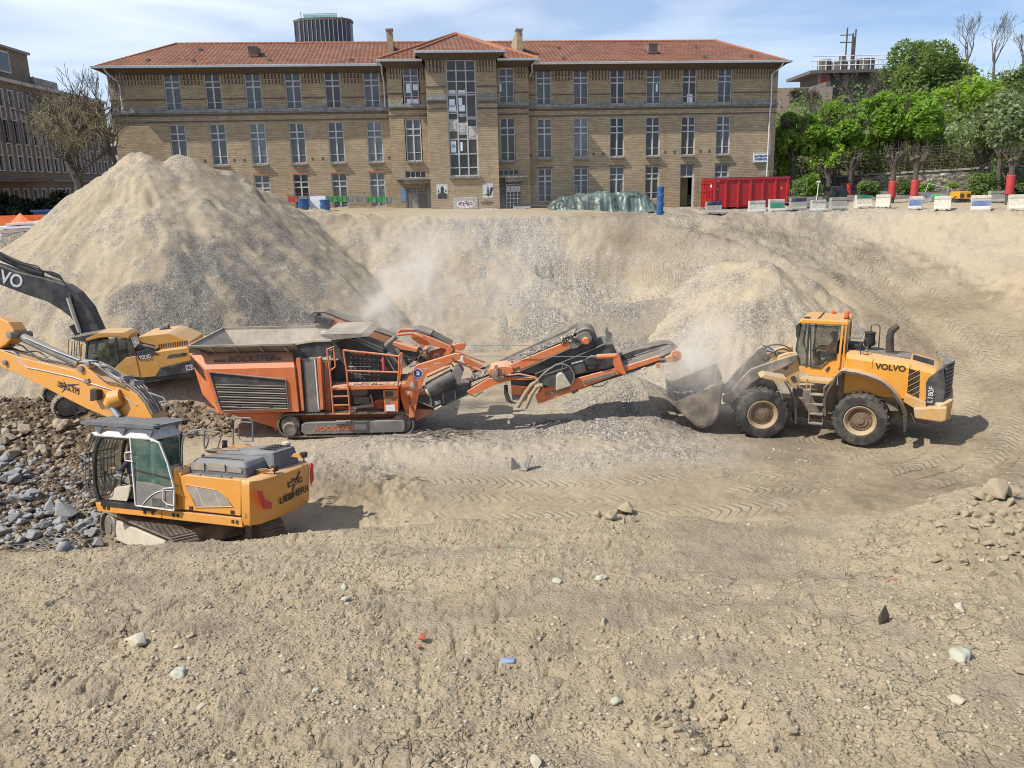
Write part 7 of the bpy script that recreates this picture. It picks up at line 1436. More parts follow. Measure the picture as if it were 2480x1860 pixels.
PL('side_conveyor_belt',BELT,ke,2.98,3.82,[(45,100),(95,68),(200,66),(310,104),(560,200),(930,330),(930,338),(560,212),(310,122),(205,84),(100,86),(62,110)]);PL('conveyor_head',CDK,ke,2.9,3.0,[(62,110),(130,112),(295,150),(250,232),(130,190),(60,180),(46,150)])
q=MB();a=pp(ke,[(78,150)],2.9)[0];q.lathe([(.10,-.02),(.10,.9)],a,(0,1,0),16);q.build('head_drum',GRS,cr_,smooth=30)
TB('return_chute',ke,((170,300),(420,300),(560,340),(820,490)),2.2,.09,BEI);TB('edge_pipe',ke,((270,380),(330,380),(430,345),(560,380),(830,500)),.7,.035,GRS);TB('edge_pipe',ke,((560,350),(830,470),(880,440)),1.2,.05,BEI);TB('dust_pipe',ke,((850,480),(870,420),(930,370),(970,330)),1.2,.09,GRS)
for i in range(4):TB('dust_rail',ke,((470+60*i,300+14*i),(560+60*i,350+22*i)),1.0+.3*i,.03,BEI)
mg=[(985,300),(1022,264),(1160,262)];TB('magnet_frame',ke,mg,2.4,.06);TB('magnet_frame',ke,((990,312),(1150,300),(1250,340)),1.5,.05)
PL('magnet_beam',ORG,ke,1.6,1.8,[(1120,300),(1180,292),(1330,342),(1560,440),(1530,478),(1330,420),(1260,440),(1140,360)]);PL('magnet_belt',BELT,ke,1.8,2.6,[(1140,258),(1180,252),(1345,305),(1560,420),(1550,435),(1330,330),(1150,285)]);PL('magnet_cover',GRS,ke,1.75,2.65,[(1145,262),(1185,250),(1345,300),(1338,322),(1180,280),(1150,282)])
PL('drive_motor',CDK,ke,1.0,1.7,[(930,390),(1180,500),(1200,560),(1090,650),(1000,560),(860,560),(840,480)]);PL('drive_cover',ORG,ke,.9,1.5,[(940,392),(1195,470),(1190,500),(1020,470),(930,420)]);PL('drive_plate',GRS,ke,.8,.88,[(960,460),(1000,470),(1080,640),(1060,665)])
q=MB();rnd=random.Random(5)
for i in range(26):a=pp(ke,[(rnd.uniform(1090,1340),rnd.uniform(430,600))],rnd.uniform(1.0,1.6))[0];s_=rnd.uniform(.05,.12);q.hull([Vector(a)+Vector((rnd.uniform(-1,1),rnd.uniform(-1,1),rnd.uniform(-1,1)))*s_ for _ in range(8)],rnd.choice((0,1,2)))
q.build('machinery_clutter',[CDK,GRS,ORD],cr_)
TB('cable',ke,((1340,450),(1250,500),(1180,640),(1110,660)),.8,.02,HOSE)
q=MB();a,b=pp(ke,[(1330,905),(1600,760)],.2);q.cyl(a,b,.30,20);a0=Vector(a)+(Vector(a)-Vector(b)).normalized()*.1;q.cyl(a0,a,.22,12,1);q.cyl(a0+(Vector(a)-Vector(b)).normalized()*.3,a0,.09,10,2);q.build('drum',[BELT,BEI,ORG],cr_,smooth=30)
PL('drum_yoke',GRS,ke,-.05,.5,[(1548,760),(1600,660),(1640,645),(1688,715),(1645,840),(1600,835),(1570,815)]);TB('drum_hose',ke,((1500,640),(1560,620),(1590,660)),.1,.025,HOSE)
PL('discharge_chute',CDK,ke,.1,1.5,[(1200,960),(1300,950),(1345,935),(1735,870),(1748,955),(1385,1120),(1180,1010)])
for x in(1350,1480,1610):BAR('chute_rib',GRS,ke,.08,(x,1085-(x-1350)*.35),(x-12,960-(x-1350)*.2),.05,.04)
for i in range(5):PL('chute_mark',SIGNW,ke,.06,.075,[(1392+11*i,1028-3*i),(1398+11*i,1026-3*i),(1400+11*i,1062-3*i),(1394+11*i,1064-3*i)],cr_,0)
PL('chute_lip',BEI,ke,.0,.08,[(1375,1110),(1450,1070),(1465,1080),(1390,1125)]);PL('tail_plate',ORD,ke,.3,1.6,[(1140,1110),(1375,1115),(1360,1150),(1195,1235),(1150,1240)])
TB('hydraulic_line',ke,((1145,940),(1155,1030),(1260,1050),(1370,1105)),.05,.02,HOSE);TB('hydraulic_line',ke,((1180,1010),(1290,1060),(1370,1090)),.05,.02,STEEL);TB('hydraulic_line',ke,((1110,960),(1120,1060),(1180,1180)),-.1,.02,HOSE)
yb0,yb1=.35,1.45;bl=[(560,520),(700,470),(1000,330),(1230,232),(1310,178)]
zB=CF.T(kd,bl,yb0);q=MB()
for i in range(len(zB)-1):(xa,za_),(xb,zb_2)=zB[i],zB[i+1];q.add([(xa,yb0,za_),(xb,yb0,zb_2),(xb,yb0+.3,zb_2-.12),(xa,yb0+.3,za_-.12),(xb,yb1-.3,zb_2-.12),(xa,yb1-.3,za_-.12),(xb,yb1,zb_2+.02),(xa,yb1,za_+.02)],[(0,1,2,3),(3,2,4,5),(5,4,6,7)]);q.add([(xa,yb1,za_+.02),(xb,yb1,zb_2+.02),(xb,yb1+.04,zb_2+.10),(xa,yb1+.04,za_+.10)],[(0,1,2,3)])
mb_=q.build('main_belt',BELT,cr_)
q=MB();rnd=random.Random(8)
for i in range(520):
 t=rnd.random()*.98;k=t*(len(zB)-1);j=int(k);k-=j;x=zB[j][0]+(zB[j+1][0]-zB[j][0])*k;z=zB[j][1]+(zB[j+1][1]-zB[j][1])*k;y=rnd.uniform(yb0+.1,yb1-.25);s_=rnd.uniform(.025,.06);c_=Vector((x,y,z-.04+.06*rnd.random()));q.hull([c_+Vector((rnd.uniform(-1,1),rnd.uniform(-1,1),rnd.uniform(-.8,.8)))*s_ for _ in range(6)],i%2)
o=q.build('gravel',[BEI,GRS]);o.matrix_world=CM;tag(o,'crushed stone riding up the long conveyor belt','gravel',kind='stuff')
PL('main_boom',ORG,kd,.0,.14,[(795,425),(1195,262),(1238,232),(1252,290),(900,445),(855,465),(800,450)],bevel=.012);PL('main_boom_far',ORG,kd,1.6,1.7,[(700,455),(1238,225),(1240,245),(720,475)])
PL('boom_window',CDK,kd,-.012,-.002,[(852,437),(900,418),(904,432),(856,452)],cr_,0)
PL('under_boom',CDK,kd,.15,1.4,[(900,462),(1250,300),(1330,262),(1400,240),(1420,280),(1340,330),(1020,470)])
hd=pp(kd,[(1362,228)],.2)[0];q=MB();q.lathe([(.34,0),(.36,.05),(.36,1.15),(.34,1.2)],(hd[0],.2,hd[2]),(0,1,0),28);q.build('head_pulley',BELT,cr_,smooth=30)
PL('bearing_plate',GRS,kd,.02,.12,[(1290,215),(1320,195),(1350,182),(1380,190),(1400,220),(1395,250),(1370,270),(1330,265),(1300,290),(1255,300),(1240,262)]);q=MB();q.lathe([(.0,-.1),(.1,-.1),(.13,-.04),(.13,.03)],(hd[0]-.03,.02,hd[2]-.03),(0,1,0),18);q.build('bearing',ORG,cr_,smooth=30)
for k in range(3):TB('hydraulic_hose',kd,((1190+12*k,265),(1205+12*k,225),(1245,212+6*k),(1300,235+8*k),(1325,250)),-.03,.02,HOSE)
q=MB();rnd=random.Random(9)
for i in range(120):a=pp(kd,[(1380+rnd.random()*80,170+rnd.random()*130)],rnd.uniform(.4,1.3))[0];s_=rnd.uniform(.015,.04);q.hull([Vector(a)+Vector((rnd.uniform(-1,1),rnd.uniform(-1,1),rnd.uniform(-1,1)))*s_ for _ in range(5)])
sb=PL('sieve_box',CDK,kd,.15,1.7,[(1000,475),(1120,420),(1300,345),(1480,268),(1545,265),(1580,345),(1562,425),(1480,440),(1300,478),(1240,450),(1060,560)],bevel=.015)
PL('terminal_box',CDK,kd,.02,.14,[(1255,398),(1342,376),(1366,455),(1292,472)],sb,.01);BAR('box_edge',SIGNW,kd,.0,(1262,400),(1338,380),.02,.015,sb);q=MB();a=pp(kd,[(1392,395)],.1)[0];q.lathe([(.0,-.02),(.2,-.02),(.22,.04)],a,(0,1,0),24);q.build('vibrator_disc',BELT,sb,smooth=30)
BAR('box_edge',GRS,kd,.12,(1010,470),(1480,268),.04,.05);PL('deflector',GRS,kd,.6,.66,[(1490,262),(1495,215),(1490,180),(1497,145),(1508,150),(1510,175),(1538,190),(1532,262)]);
PL('fan_housing',CDK,kd,-.15,.12,[(1028,512),(1060,475),(1105,440),(1150,410),(1195,400),(1240,418),(1272,455),(1280,500),(1268,540),(1225,565),(1120,560),(1060,545)],bevel=.01)
rimp=[(1028,512),(1060,475),(1105,440),(1150,410),(1195,400),(1240,418),(1272,455),(1280,500),(1268,540)];TB('fan_rim',kd,rimp,-.17,.025,GRS)
for a,b in(((1200,402),(1180,560)),((1060,480),(1230,425))):BAR('fan_rib',GRS,kd,-.17,a,b,.03,.03)
PL('fan_cover',BEI,kd,-.38,-.155,[(1152,585),(1155,490),(1170,470),(1192,466),(1212,478),(1258,552)],bevel=.02)
TB('suction_hose',kd,((1035,508),(985,545),(945,600),(888,698)),-.1,.075,HOSB);TB('suction_hose',kd,((1062,545),(1020,560),(985,610),(942,705)),-.2,.07,HOSB)
rc=PL('return_conveyor',ORG,kd,-.02,.10,[(1018,618),(1045,572),(1300,500),(1560,432),(1640,415),(1865,345),(1876,372),(1650,448),(1560,480),(1058,668),(1030,672)],bevel=.01);PL('return_conveyor_far',ORG,kd,1.2,1.3,[(1040,560),(1640,400),(1865,330),(1870,350),(1640,420),(1050,590)])
PL('end_plate',ORG,kd,-.1,-.025,[(1010,618),(1075,560),(1082,640),(1040,674),(1028,670)],rc);PL('cover_strip',GRS,kd,-.05,-.022,[(1088,600),(1245,558),(1250,575),(1092,618)],rc,0);PL('cover_strip',GRS,kd,-.05,-.022,[(1342,515),(1555,455),(1560,475),(1346,536)],rc,0)
PL('return_belt',BELT,kd,.12,1.18,[(1045,590),(1640,425),(1870,352),(1960,310),(1985,318),(1995,345),(1985,372),(1940,388),(1870,395),(1640,470),(1060,660)]);PL('belt_skirt',ORD,kd,.02,.11,[(1640,412),(1868,348),(1872,372),(1650,440)])
q=MB();a=pp(kd,[(1975,348)],.08)[0];q.lathe([(0,-.03),(.06,-.03),(.07,.0),(.17,.0),(.2,.02),(.2,.04)],a,(0,1,0),24);q.build('end_pulley',ORD,cr_,smooth=30)
PL('tension_block',ORD,kd,-.1,.05,[(1905,358),(1955,338),(1965,370),(1935,392),(1912,388)]);BAR('tension_rod',CHROME,kd,-.04,(1870,372),(1912,362),.05,.05);PL('bracket',ORD,kd,-.08,.0,[(1832,405),(1872,392),(1870,425),(1850,432)]);PL('bracket',BEI,kd,-.08,.0,[(1738,436),(1770,425),(1768,440),(1750,446)])
PL('swing_plate',ORG,kd,-.15,-.03,[(1550,342),(1575,330),(1592,345),(1615,420),(1637,470),(1612,476),(1560,440),(1548,400)],bevel=.01);TB('swing_cylinder',kd,((1432,352),(1562,346)),-.08,.09,ORG);TB('cylinder_rod',kd,((1388,350),(1432,351)),-.08,.045,STEEL)
for k in range(3):TB('hydraulic_hose',kd,((1445+20*k,372),(1432+12*k,400),(1450+14*k,428),(1520,420)),-.06,.016,HOSE)
PL('feed_conveyor',BELT,kd,1.5,2.2,[(1575,350),(1700,305),(1900,262),(1950,264),(1995,285),(1960,306),(1800,345),(1640,400),(1590,400)]);PL('feed_conveyor_rim',GRS,kd,1.42,1.49,[(1690,345),(1830,300),(1940,268),(1990,290),(1890,315),(1720,362)])
PL('support_foot',GRS,kd,.2,.8,[(1252,590),(1310,572),(1308,588),(1270,610)])
PL('hinge_block',ORG,kd,-.1,.9,[(685,465),(700,440),(745,425),(800,420),(850,425),(862,455),(800,480),(760,500),(700,480)]);PL('shackle',STEEL,kd,-.18,-.11,[(722,450),(745,435),(760,450),(752,480),(800,488),(790,512),(735,512),(712,495)],bevel=.02)
for x,y in((742,420),(742,468),(792,462)):q=MB();a=pp(kd,[(x,y)],-.2)[0];q.lathe([(.06,-.05),(.06,.05)],a,(0,1,0),12);q.build('pin',STEEL,cr_)
PL('lower_frame',ORG,kd,.0,.14,[(540,592),(690,502),(760,500),(800,490),(1020,498),(1020,512),(850,512),(730,545),(640,590),(560,618)]);PL('lower_frame_far',ORG,kd,1.3,1.4,[(545,575),(700,490),(1020,480),(1020,495),(700,520),(560,600)])
PL('lower_box',ORG,kd,.1,1.2,[(845,545),(1005,562),(985,615),(848,612)]);PL('lower_box_dark',CDK,kd,.15,1.15,[(840,498),(1015,512),(1000,562),(845,545)]);PL('roller_end',GRS,kd,.1,.3,[(848,615),(960,618),(955,655),(855,650)])
for k in range(4):TB('hanging_hose',kd,((800+6*k,545),(798+8*k,600),(815+9*k,655),(850+10*k,672)),-.05+.04*k,.018,HOSE)
TB('hanging_hose',kd,((560,610),(600,625),(650,590)),0,.015,HOSE);TB('hanging_hose',kd,((1385,540),(1420,560),(1480,548),(1510,520)),0,.018,HOSE);TB('hydraulic_line',kd,((700,482),(760,482),(860,486),(1010,508)),-.14,.02,HOSE);TB('hydraulic_line',kd,((820,480),(900,470),(1010,492)),-.12,.03,ORD)
xa,xb=pp(kc,[(803,1010)],0)[0][0],pp(kc,[(1942,1010)],0)[0][0];
for yc in(.24,2.3):
 tk=track(cr_,xa,xb,yc,.48,.03,.84,.165,frame=False,lug=.03,rollers=9)
 f_=[(1000,1002),(1030,985),(1858,962),(1868,985),(1866,1040),(1850,1062),(1030,1082),(1000,1060)]
 fr=MB();fr.prism(CF.T(kc,f_,-.05),yc-.27,yc+.2);fo_=fr.build('track_frame',GRS,tk,bevel=.02)
 if yc<1:stamp_text('ROCKSTER',CF,kc,(1105,1035),(1440,1024),-.034,ORG,tk,size=.17,shear=.3);PL('step',GRS,kc,-.1,.1,[(1280,975),(1412,970),(1412,988),(1282,992)],tk)
 a=pp(kc,[(908,1037)],0)[0];q=MB();q.lathe([(0,-.06),(.22,-.06),(.25,-.03),(.25,.05)],(a[0],yc-.24,a[2]),(0,1,0),28)
 for i in range(16):g_=6.283*i/16;q.lathe([(.02,-.03),(.02,0)],(a[0]+.2*math.cos(g_),yc-.30,a[2]+.2*math.sin(g_)),(0,1,0),6)
 q.build('sprocket',DUSTY,tk,smooth=30)
 # = NEAR EXCAVATOR
EY=paint('excavator_yellow',(.60,.265,.040),.4,dust=.16,top=.42,var=.05,coat=.25);HG=paint('hood_grey',(.105,.115,.13),.5,dust=.25,top=.4,dcol=(.30,.28,.25));CW_=paint('cab_white',(.62,.61,.58),.45,dust=.3,top=.2)
MESHG=paint('vent_mesh',(.25,.225,.19),.7,dust=.5);GGL=glass('green_glass',(.05,.14,.115),.45);GGL2=glass('green_glass_dense',(.03,.10,.08),.85);TUBE=paint('rail_tube',(.16,.165,.17),.45,.3,dust=.2)
kx=crop(160,960,3.456);kz=crop(0,580,3.318)
HM=Matrix.Translation((-8.517,19.821,-6.863))@Matrix.Rotation(R(-17.42),4,'Z')@Matrix.Rotation(R(-.38),4,'Y')@Matrix.Rotation(R(-8.39),4,'X');HF=Fr(HM)
ex=thing('excavator','orange-yellow excavator nearest the camera with an open white cab door and a roof guard','excavator',mat=HM)
def hp2(pts,y,cr=kx):return[(a,y,b)for a,b in HF.T(cr,pts,y)]
def HPL(name,mat,y0,y1,pts,cr=kx,parent=ex,bevel=.01):q=MB();q.prism(HF.T(cr,pts,y0),y0,y1);return q.build(name,mat,parent,bevel=bevel)
def HT(name,pts,y,r,mat=TUBE,cr=kx,parent=ex,curve=True):
 P_=[Vector((*HF.P(*cr(p[0],p[1]),p[2]if len(p)>2 else y),0)).xzy for p in pts];P_=[Vector((v.x,(pts[i][2]if len(pts[i])>2 else y),v.z))for i,v in enumerate(P_)]
 q=MB();q.tube(curve_pts(P_,4)if curve and len(P_)>2 else P_,r,8);return q.build(name,mat,parent,smooth=True)
W1=1.29;xF,zD=HF.P(*kx(250,892),-W1);xB2=HF.P(*kx(1470,1010),-W1)[0];zK=HF.P(*kx(1478,1095),-W1)[1]
q=MB();q.box((xF+.1,-1.2,zK+.03),(xB2,1.2,zD));q.build('deck',EY,ex,bevel=.02)
HPL('side_rail',EY,-W1-.03,-1.2,[(245,890),(798,950),(798,1020),(264,960)]);HPL('side_rail',EY,-W1-.03,-1.2,[(804,951),(1467,1022),(1477,1097),(804,1021)])
for x,y in((315,930),(350,935),(655,968),(722,975),(897,993),(932,997),(1392,1048),(1428,1052)):HPL('rail_bolt',LETB,-W1-.05,-W1-.031,[(x-9,y-14),(x+9,y-13),(x+9,y+14),(x-9,y+13)],bevel=0)
sp=HPL('engine_side_door',EY,-W1,-1.1,[(958,668),(1000,655),(1470,700),(1462,1003),(965,948)],bevel=.025);q=MB();q.box((HF.P(*kx(960,800),-W1)[0],-1.09,zD),(xB2,1.2,HF.P(*kx(1460,705),-W1)[1]-.02));q.build('engine_bay',EY,ex)
HPL('vent_grille',MESHG,-W1-.012,-W1-.002,[(1003,740),(1275,790),(1340,850),(1385,918),(1090,925)],parent=sp,bevel=0);HT('vent_edge',((1000,738),(1275,786),(1342,848),(1398,922),(1085,930),(1000,738)),-W1-.01,.014,EY,parent=sp,curve=False)
for a,b in(((1085,758),(1160,925)),((1238,786),(1295,922))):HT('vent_divider',(a,b),-W1-.014,.008,CW_,parent=sp)
HPL('cab_rear_panel',EY,-W1,-.25,[(900,600),(958,650),(964,948),(905,942)])
for x,y in((1043,937),(1390,972)):HPL('latch',LETB,-W1-.02,-W1-.002,[(x-14,y-16),(x+14,y-15),(x+14,y+17),(x-14,y+15)],bevel=0)
for pts in([(1040,650),(1120,652),(1115,668),(1035,666)],[(1145,658),(1300,670),(1295,690),(1140,678)],[(1320,675),(1380,678),(1375,692),(1315,690)]):HPL('top_slot',GRS,-W1+.03,-W1+.10,[(x,y)for x,y in pts],bevel=0)
zt3=HF.P(*kx(1540,705),-W1)[1];zb3_=HF.P(*kx(1540,1085),-W1)[1];x3=xB2+.02;dx_=HF.P(*kx(1560,900),-W1)[0]-x3;pl=[(0,-W1-.02),(dx_*.75,-W1-.01),(dx_+.10,-1.08),(dx_+.17,-.5),(dx_+.19,0),(dx_+.17,.5),(dx_+.10,1.08),(dx_*.75,W1),(0,W1)]
vs=[]
for(z,k,s_)in((zb3_,.86,.97),(zb3_+.12,.97,1),(zb3_+.5,1,1),(zt3-.15,1,1),(zt3-.03,.95,.985),(zt3,.84,.96)):vs+=[(x3+a*k,b*s_,z)for a,b in pl]
n=len(pl);q=MB();q.add(vs,[(i*n+j,i*n+(j+1)%n,i*n+n+(j+1)%n,i*n+n+j)for i in range(5)for j in range(n)]+[tuple(range(n))[::-1],tuple(range(5*n,6*n))]);cwt=q.build('counterweight',EY,ex,smooth=40)
xR2=x3+dx_+.20
def rear_pts(pts):return[HF.Px(*kx(a,b),xR2)for a,b in pts]
def RPL(name,mat,pts,dx=0.0):q=MB();q.prism(rear_pts(pts),xR2+dx-.02,xR2+dx,0);return q.build(name,mat,cwt)
RPL('red_logo',paint('logo_red',(.50,.03,.02),.5,dust=.1),[(1595,790),(1645,790),(1668,868),(1725,885),(1725,940),(1650,942)],-.01)
RPL('red_logo',MATS['logo_red'],[(2055,560),(2072,560),(2080,690),(2060,745),(2050,700)],-.02)
def rtext(body,p0,p1,h,mat,dx=.004,shear=0,flat=True):
 (a0,a1),(b0,b1)=rear_pts([p0,p1]);o=text(body,1,mat,cwt,'lettering',.004,bold=.018,shear=shear);w_=max(v.co.x for v in o.data.vertices)-min(v.co.x for v in o.data.vertices);h_=max(v.co.y for v in o.data.vertices)-min(v.co.y for v in o.data.vertices)
 Y_=Vector((0,b0-a0,b1-a1));l_=Y_.length;Y_.normalize();Z_=Vector((1,0,0));U_=Z_.cross(Y_);M_=Matrix((Y_*l_/w_,U_*h/h_,Z_)).transposed().to_4x4();M_.translation=(xR2+dx,(a0+b0)/2,(a1+b1)/2);o.matrix_local=M_;return o
rtext('LIEBHERR',(1788,880),(2030,765),.17,LETB);RPL('logo_box',LETB,[(1855,722),(1978,672),(1980,712),(1860,766)],-.002);rtext('SMG.TP',(1864,743),(1974,692),.085,EY,.006)
HPL('warning_sign',MATS['rim_beige'],-W1-.035,-W1-.026,[(1480,1005),(1493,975),(1508,1010)],parent=cwt,bevel=0)
sw_=RPL('logo_swoosh',LETB,[(1880,690),(1900,684),(1930,690),(1960,625),(1965,628),(1935,700),(1900,800),(1892,800),(1912,705)],-.006)
for(x,y,yy)in((1745,602,-.4),(1990,488,.75)):a=hp2([(x,y)],yy)[0];q=MB();q.box((a[0]-.07,yy-.07,a[2]-.07),(a[0]+.07,yy+.07,a[2]+.07));q.cyl((a[0],yy,a[2]-.2),(a[0],yy,a[2]),.02,6);q.build('work_lamp',LETB,ex,bevel=.015)
HPL('lifting_lug',EY,.55,.62,[(1880,505),(1900,480),(1945,478),(1972,520)]);HPL('lamp_bracket',EY,-.55,-.5,[(1580,660),(1620,612),(1700,610),(1735,600),(1735,620),(1640,650)]);HT('grab_rail',((1560,665),(1600,615),(1690,608)),-.6,.018,TUBE)
zh0=HF.P(*kx(1200,650),-.95)[1];zh1=HF.P(*kx(1250,530),-.85)[1];xa_,xb_=HF.P(*kx(1012,620),-.95)[0],HF.P(*kx(1505,660),-.95)[0]
q=MB();q.hull([(xa_,-.95,zh0-.05),(xb_+.02,-.95,zh0-.05),(xa_+.06,-.93,zh1-.12),(xb_,-.93,zh1-.12),(xa_+.18,-.82,zh1),(xb_-.12,-.82,zh1),(xa_+.18,.95,zh1),(xb_-.12,.95,zh1),(xa_,1.05,zh0),(xb_,1.05,zh0)]);hd_=q.build('hood',HG,ex,bevel=.05)
q=MB();q.hull([(xb_-.55,-.1,zh1-.02),(xb_-.45,0,zh1+.12),(xb_+.25,-.1,zh0),(xb_+.15,0,zh1+.10),(xb_-.55,1.05,zh1-.02),(xb_-.45,.98,zh1+.12),(xb_+.25,1.05,zh0),(xb_+.15,.98,zh1+.10),(xa_+.5,.35,zh1+.005),(xa_+.5,1.0,zh1+.005)]);q.build('hood_hump',HG,hd_,bevel=.04)
for pts in([(1040,560),(1062,548),(1152,556),(1156,622),(1046,612)],[(1182,560),(1200,556),(1325,572),(1330,632),(1180,618)],[(1352,590),(1365,584),(1445,600),(1468,618),(1468,644),(1350,634)]):HPL('hood_vent',MESHG,-.965,-.935,pts,parent=hd_,bevel=.004)
for i in range(17):x=xa_+.22+(xb_-xa_-.5)*i/16;q=MB();q.box((x,-.72,zh1+.002),(x+.035,-.62,zh1+.008));q.build('air_slot',LETB,hd_)
for j in range(3):
 for i in range(6):x=xb_-.42+.085*i;q=MB();q.box((x,.18+.27*j,zh1+.118),(x+.03,.40+.27*j,zh1+.128));q.build('air_slot',LETB,hd_)
a=hp2([(1845,440)],.9)[0];q=MB();q.lathe([(.09,-.1),(.09,.10),(.12,.12),(.12,.17),(.07,.2)],a,(0,0,1),14);q.build('exhaust',BEI,ex,smooth=30)
yc0,yc1=-1.33,-.32
rf0=HF.P(*kx(255,345),yc0);rf1=HF.P(*kx(725,345),yc0);zr_=(rf0[1]+rf1[1])/2;xcF,xcR=rf0[0],rf1[0];zcb=HF.P(*kx(280,878),yc0)[1]
q=MB();q.hull([(xcF-.18,yc0,zr_+.06),(xcF-.05,yc0,zr_-.03),(xcR+.02,yc0,zr_-.03),(xcR+.02,yc0,zr_+.04),(xcF-.18,yc1,zr_+.06),(xcF-.05,yc1,zr_-.03),(xcR+.02,yc1,zr_-.03),(xcR+.02,yc1,zr_+.04),(xcR-.08,yc0+.12,zr_+.22),(xcR-.08,yc1-.08,zr_+.22),(xcF+.1,yc0+.12,zr_+.15),(xcF+.1,yc1-.08,zr_+.15)]);rf_=q.build('cab_roof',CW_,ex,bevel=.04)
q=MB()
for i in range(7):x=xcR-.62+.085*i;q.box((x,yc0+.25,zr_+.195),(x+.03,yc1-.15,zr_+.24))
q.build('roof_ribs',CW_,rf_,bevel=.01)
for y in(yc0+.03,yc1-.03):
 pz=[Vector((a,y,b))for a,b in HF.T(kx,[(290,345),(245,440),(232,560),(235,700),(250,800),(278,878)],yc0)];q=MB();q.tube(curve_pts(pz,3),.05,8);q.build('front_pillar',LETB,ex,smooth=True)
 q=MB();q.bar((xcR-.02,y,zr_),(xcR+.0,y,zcb),.09,.09);q.build('rear_pillar',CW_ if y<-1 else LETB,ex)
xmid=HF.P(*kx(545,345),yc0)[0];q=MB();q.bar((xmid,yc0+.04,zr_-.02),(xmid+.05,yc0+.04,zcb),.06,.07);q.bar((xmid-.1,yc1-.03,zr_-.02),(xmid-.1,yc1-.03,zcb),.06,.06);q.bar((xcF,yc0+.03,zr_-.04),(xcR,yc0+.03,zr_-.04),.05,.05);q.build('door_post',LETB,ex)
q=MB();q.box((xcF+.05,yc0,zcb-.12),(xcR+.03,yc1,zcb));q.build('cab_floor',LETB,ex)
q=MB();q.add([(xcF,yc1-.02,zr_),(xcR,yc1-.02,zr_),(xcR,yc1-.02,zcb),(xcF+.02,yc1-.02,zcb)],[(0,1,2,3)]);q.build('far_window',GGL2,ex)
q=MB();fw=HF.T(kx,[(290,345),(238,480),(230,620),(278,878)],yc0);
for i in range(3):q.add([(fw[i][0],yc0+.05,fw[i][1]),(fw[i][0],yc1-.05,fw[i][1]),(fw[i+1][0],yc1-.05,fw[i+1][1]),(fw[i+1][0],yc0+.05,fw[i+1][1])],[(0,1,2,3)])
q.build('windscreen',GGL,ex)
q=MB();q.box((xcR-.02,yc0+.08,zr_-.75),(xcR+.012,yc1-.08,zr_-.08));q.build('rear_window',GGL2,ex);q=MB();q.box((xcR-.04,yc0+.05,zcb),(xcR,yc1-.03,zr_-.76));q.box((xcR-.05,yc0+.02,zr_-.78),(xcR+.02,yc0+.085,zr_-.02));q.box((xcR-.05,yc1-.085,zr_-.78),(xcR+.02,yc1-.02,zr_-.02));q.build('rear_wall',CW_,ex,bevel=.01)
yd=yc0-.12;door=[(538,340),(700,352),(782,388),(850,560),(905,770),(905,955),(585,912),(560,640)];dp_=hp2(door,yd);q=MB();[q.bar(dp_[i],dp_[(i+1)%8],.035,.05,(0,1,0))for i in range(8)];dr_=q.build('door',CW_,ex,bevel=.008)
q=MB();q.prism(HF.T(kx,[(550,352),(775,392),(845,565),(882,690),(572,612)],yd),yd,yd+.01);q.build('door_glass',GGL,dr_);q=MB();q.prism(HF.T(kx,[(578,618),(884,698),(892,770),(700,722),(582,708)],yd),yd,yd+.01);q.build('door_glass',GGL,dr_)
a,b=hp2([(572,612),(885,692)],yd-.01);q=MB();q.bar(a,b,.02,.03,(0,1,0));q.build('door_bar',LETB,dr_);HPL('door_panel',GRS,yd-.01,yd+.02,[(582,712),(700,724),(892,775),(900,948),(590,908)],parent=dr_);HT('door_arch',((640,905),(700,840),(780,795),(890,790)),yd-.02,.012,CW_,parent=dr_);HPL('speaker_mesh',CDK,yd-.02,yd-.011,[(720,850),(820,860),(822,925),(722,918)],parent=dr_,bevel=0)
HT('door_handle',((895,765),(815,770),(812,870),(840,900),(895,915)),yd-.05,.016,CW_,parent=dr_,curve=False);HT('door_handle',((553,465),(495,470),(490,500),(495,535),(560,545)),yd-.05,.016,CW_,parent=dr_,curve=False);HT('grab_rail',((265,555),(310,565),(315,620),(322,770),(285,800)),yc0-.02,.016,LETB)
sx2=HF.P(*kx(560,700),-.9)[0];zs2=HF.P(*kx(520,730),-.9)[1];q=MB();q.box((sx2-.35,-1.1,zs2-.35),(sx2+.2,-.6,zs2-.02));q.box((sx2+.15,-1.05,zs2),(sx2+.3,-.62,zs2+.75));q.build('seat',GRS,ex,bevel=.05)
q=MB();q.hull([(xcF+.15,-1.22,zcb+.02),(sx2+.1,-1.22,zcb+.02),(sx2-.3,-1.2,zs2-.05),(sx2+.2,-1.2,zs2+.05),(sx2-.3,-1.1,zs2-.05),(sx2+.2,-1.1,zs2+.05)]);q.build('console',BEI,ex,bevel=.03)
for y in(-1.08,-.55):q=MB();q.tube([(xcF+.5,y,zcb),(xcF+.48,y,zcb+.5),(xcF+.55,y,zcb+.75)],.018,6);q.build('control_lever',LETB,ex)
ps=dict(SEATED);person('person','operator in a dark jacket sitting behind the open door of the nearest excavator',HM@Matrix.Translation((sx2-.02,-.85,zs2+.13)),ps,CLO,legs=GRS)
q=MB();xg=xcF-.28
for i in range(9):y=yc0+.02+(yc1-yc0-.04)*i/8;q.tube([(xg+.1,y,zr_+.02),(xg-.12,y,zr_-.5),(xg-.14,y,zcb+.55),(xg+.02,y,zcb+.05)],.017,5)
for z,dx in((zr_+.02,.1),(zr_-.5,-.12),(zcb+.95,-.14),(zcb+.5,-.14),(zcb+.05,.02)):q.bar((xg+dx,yc0-.02,z),(xg+dx,yc1+.02,z),.035,.035)
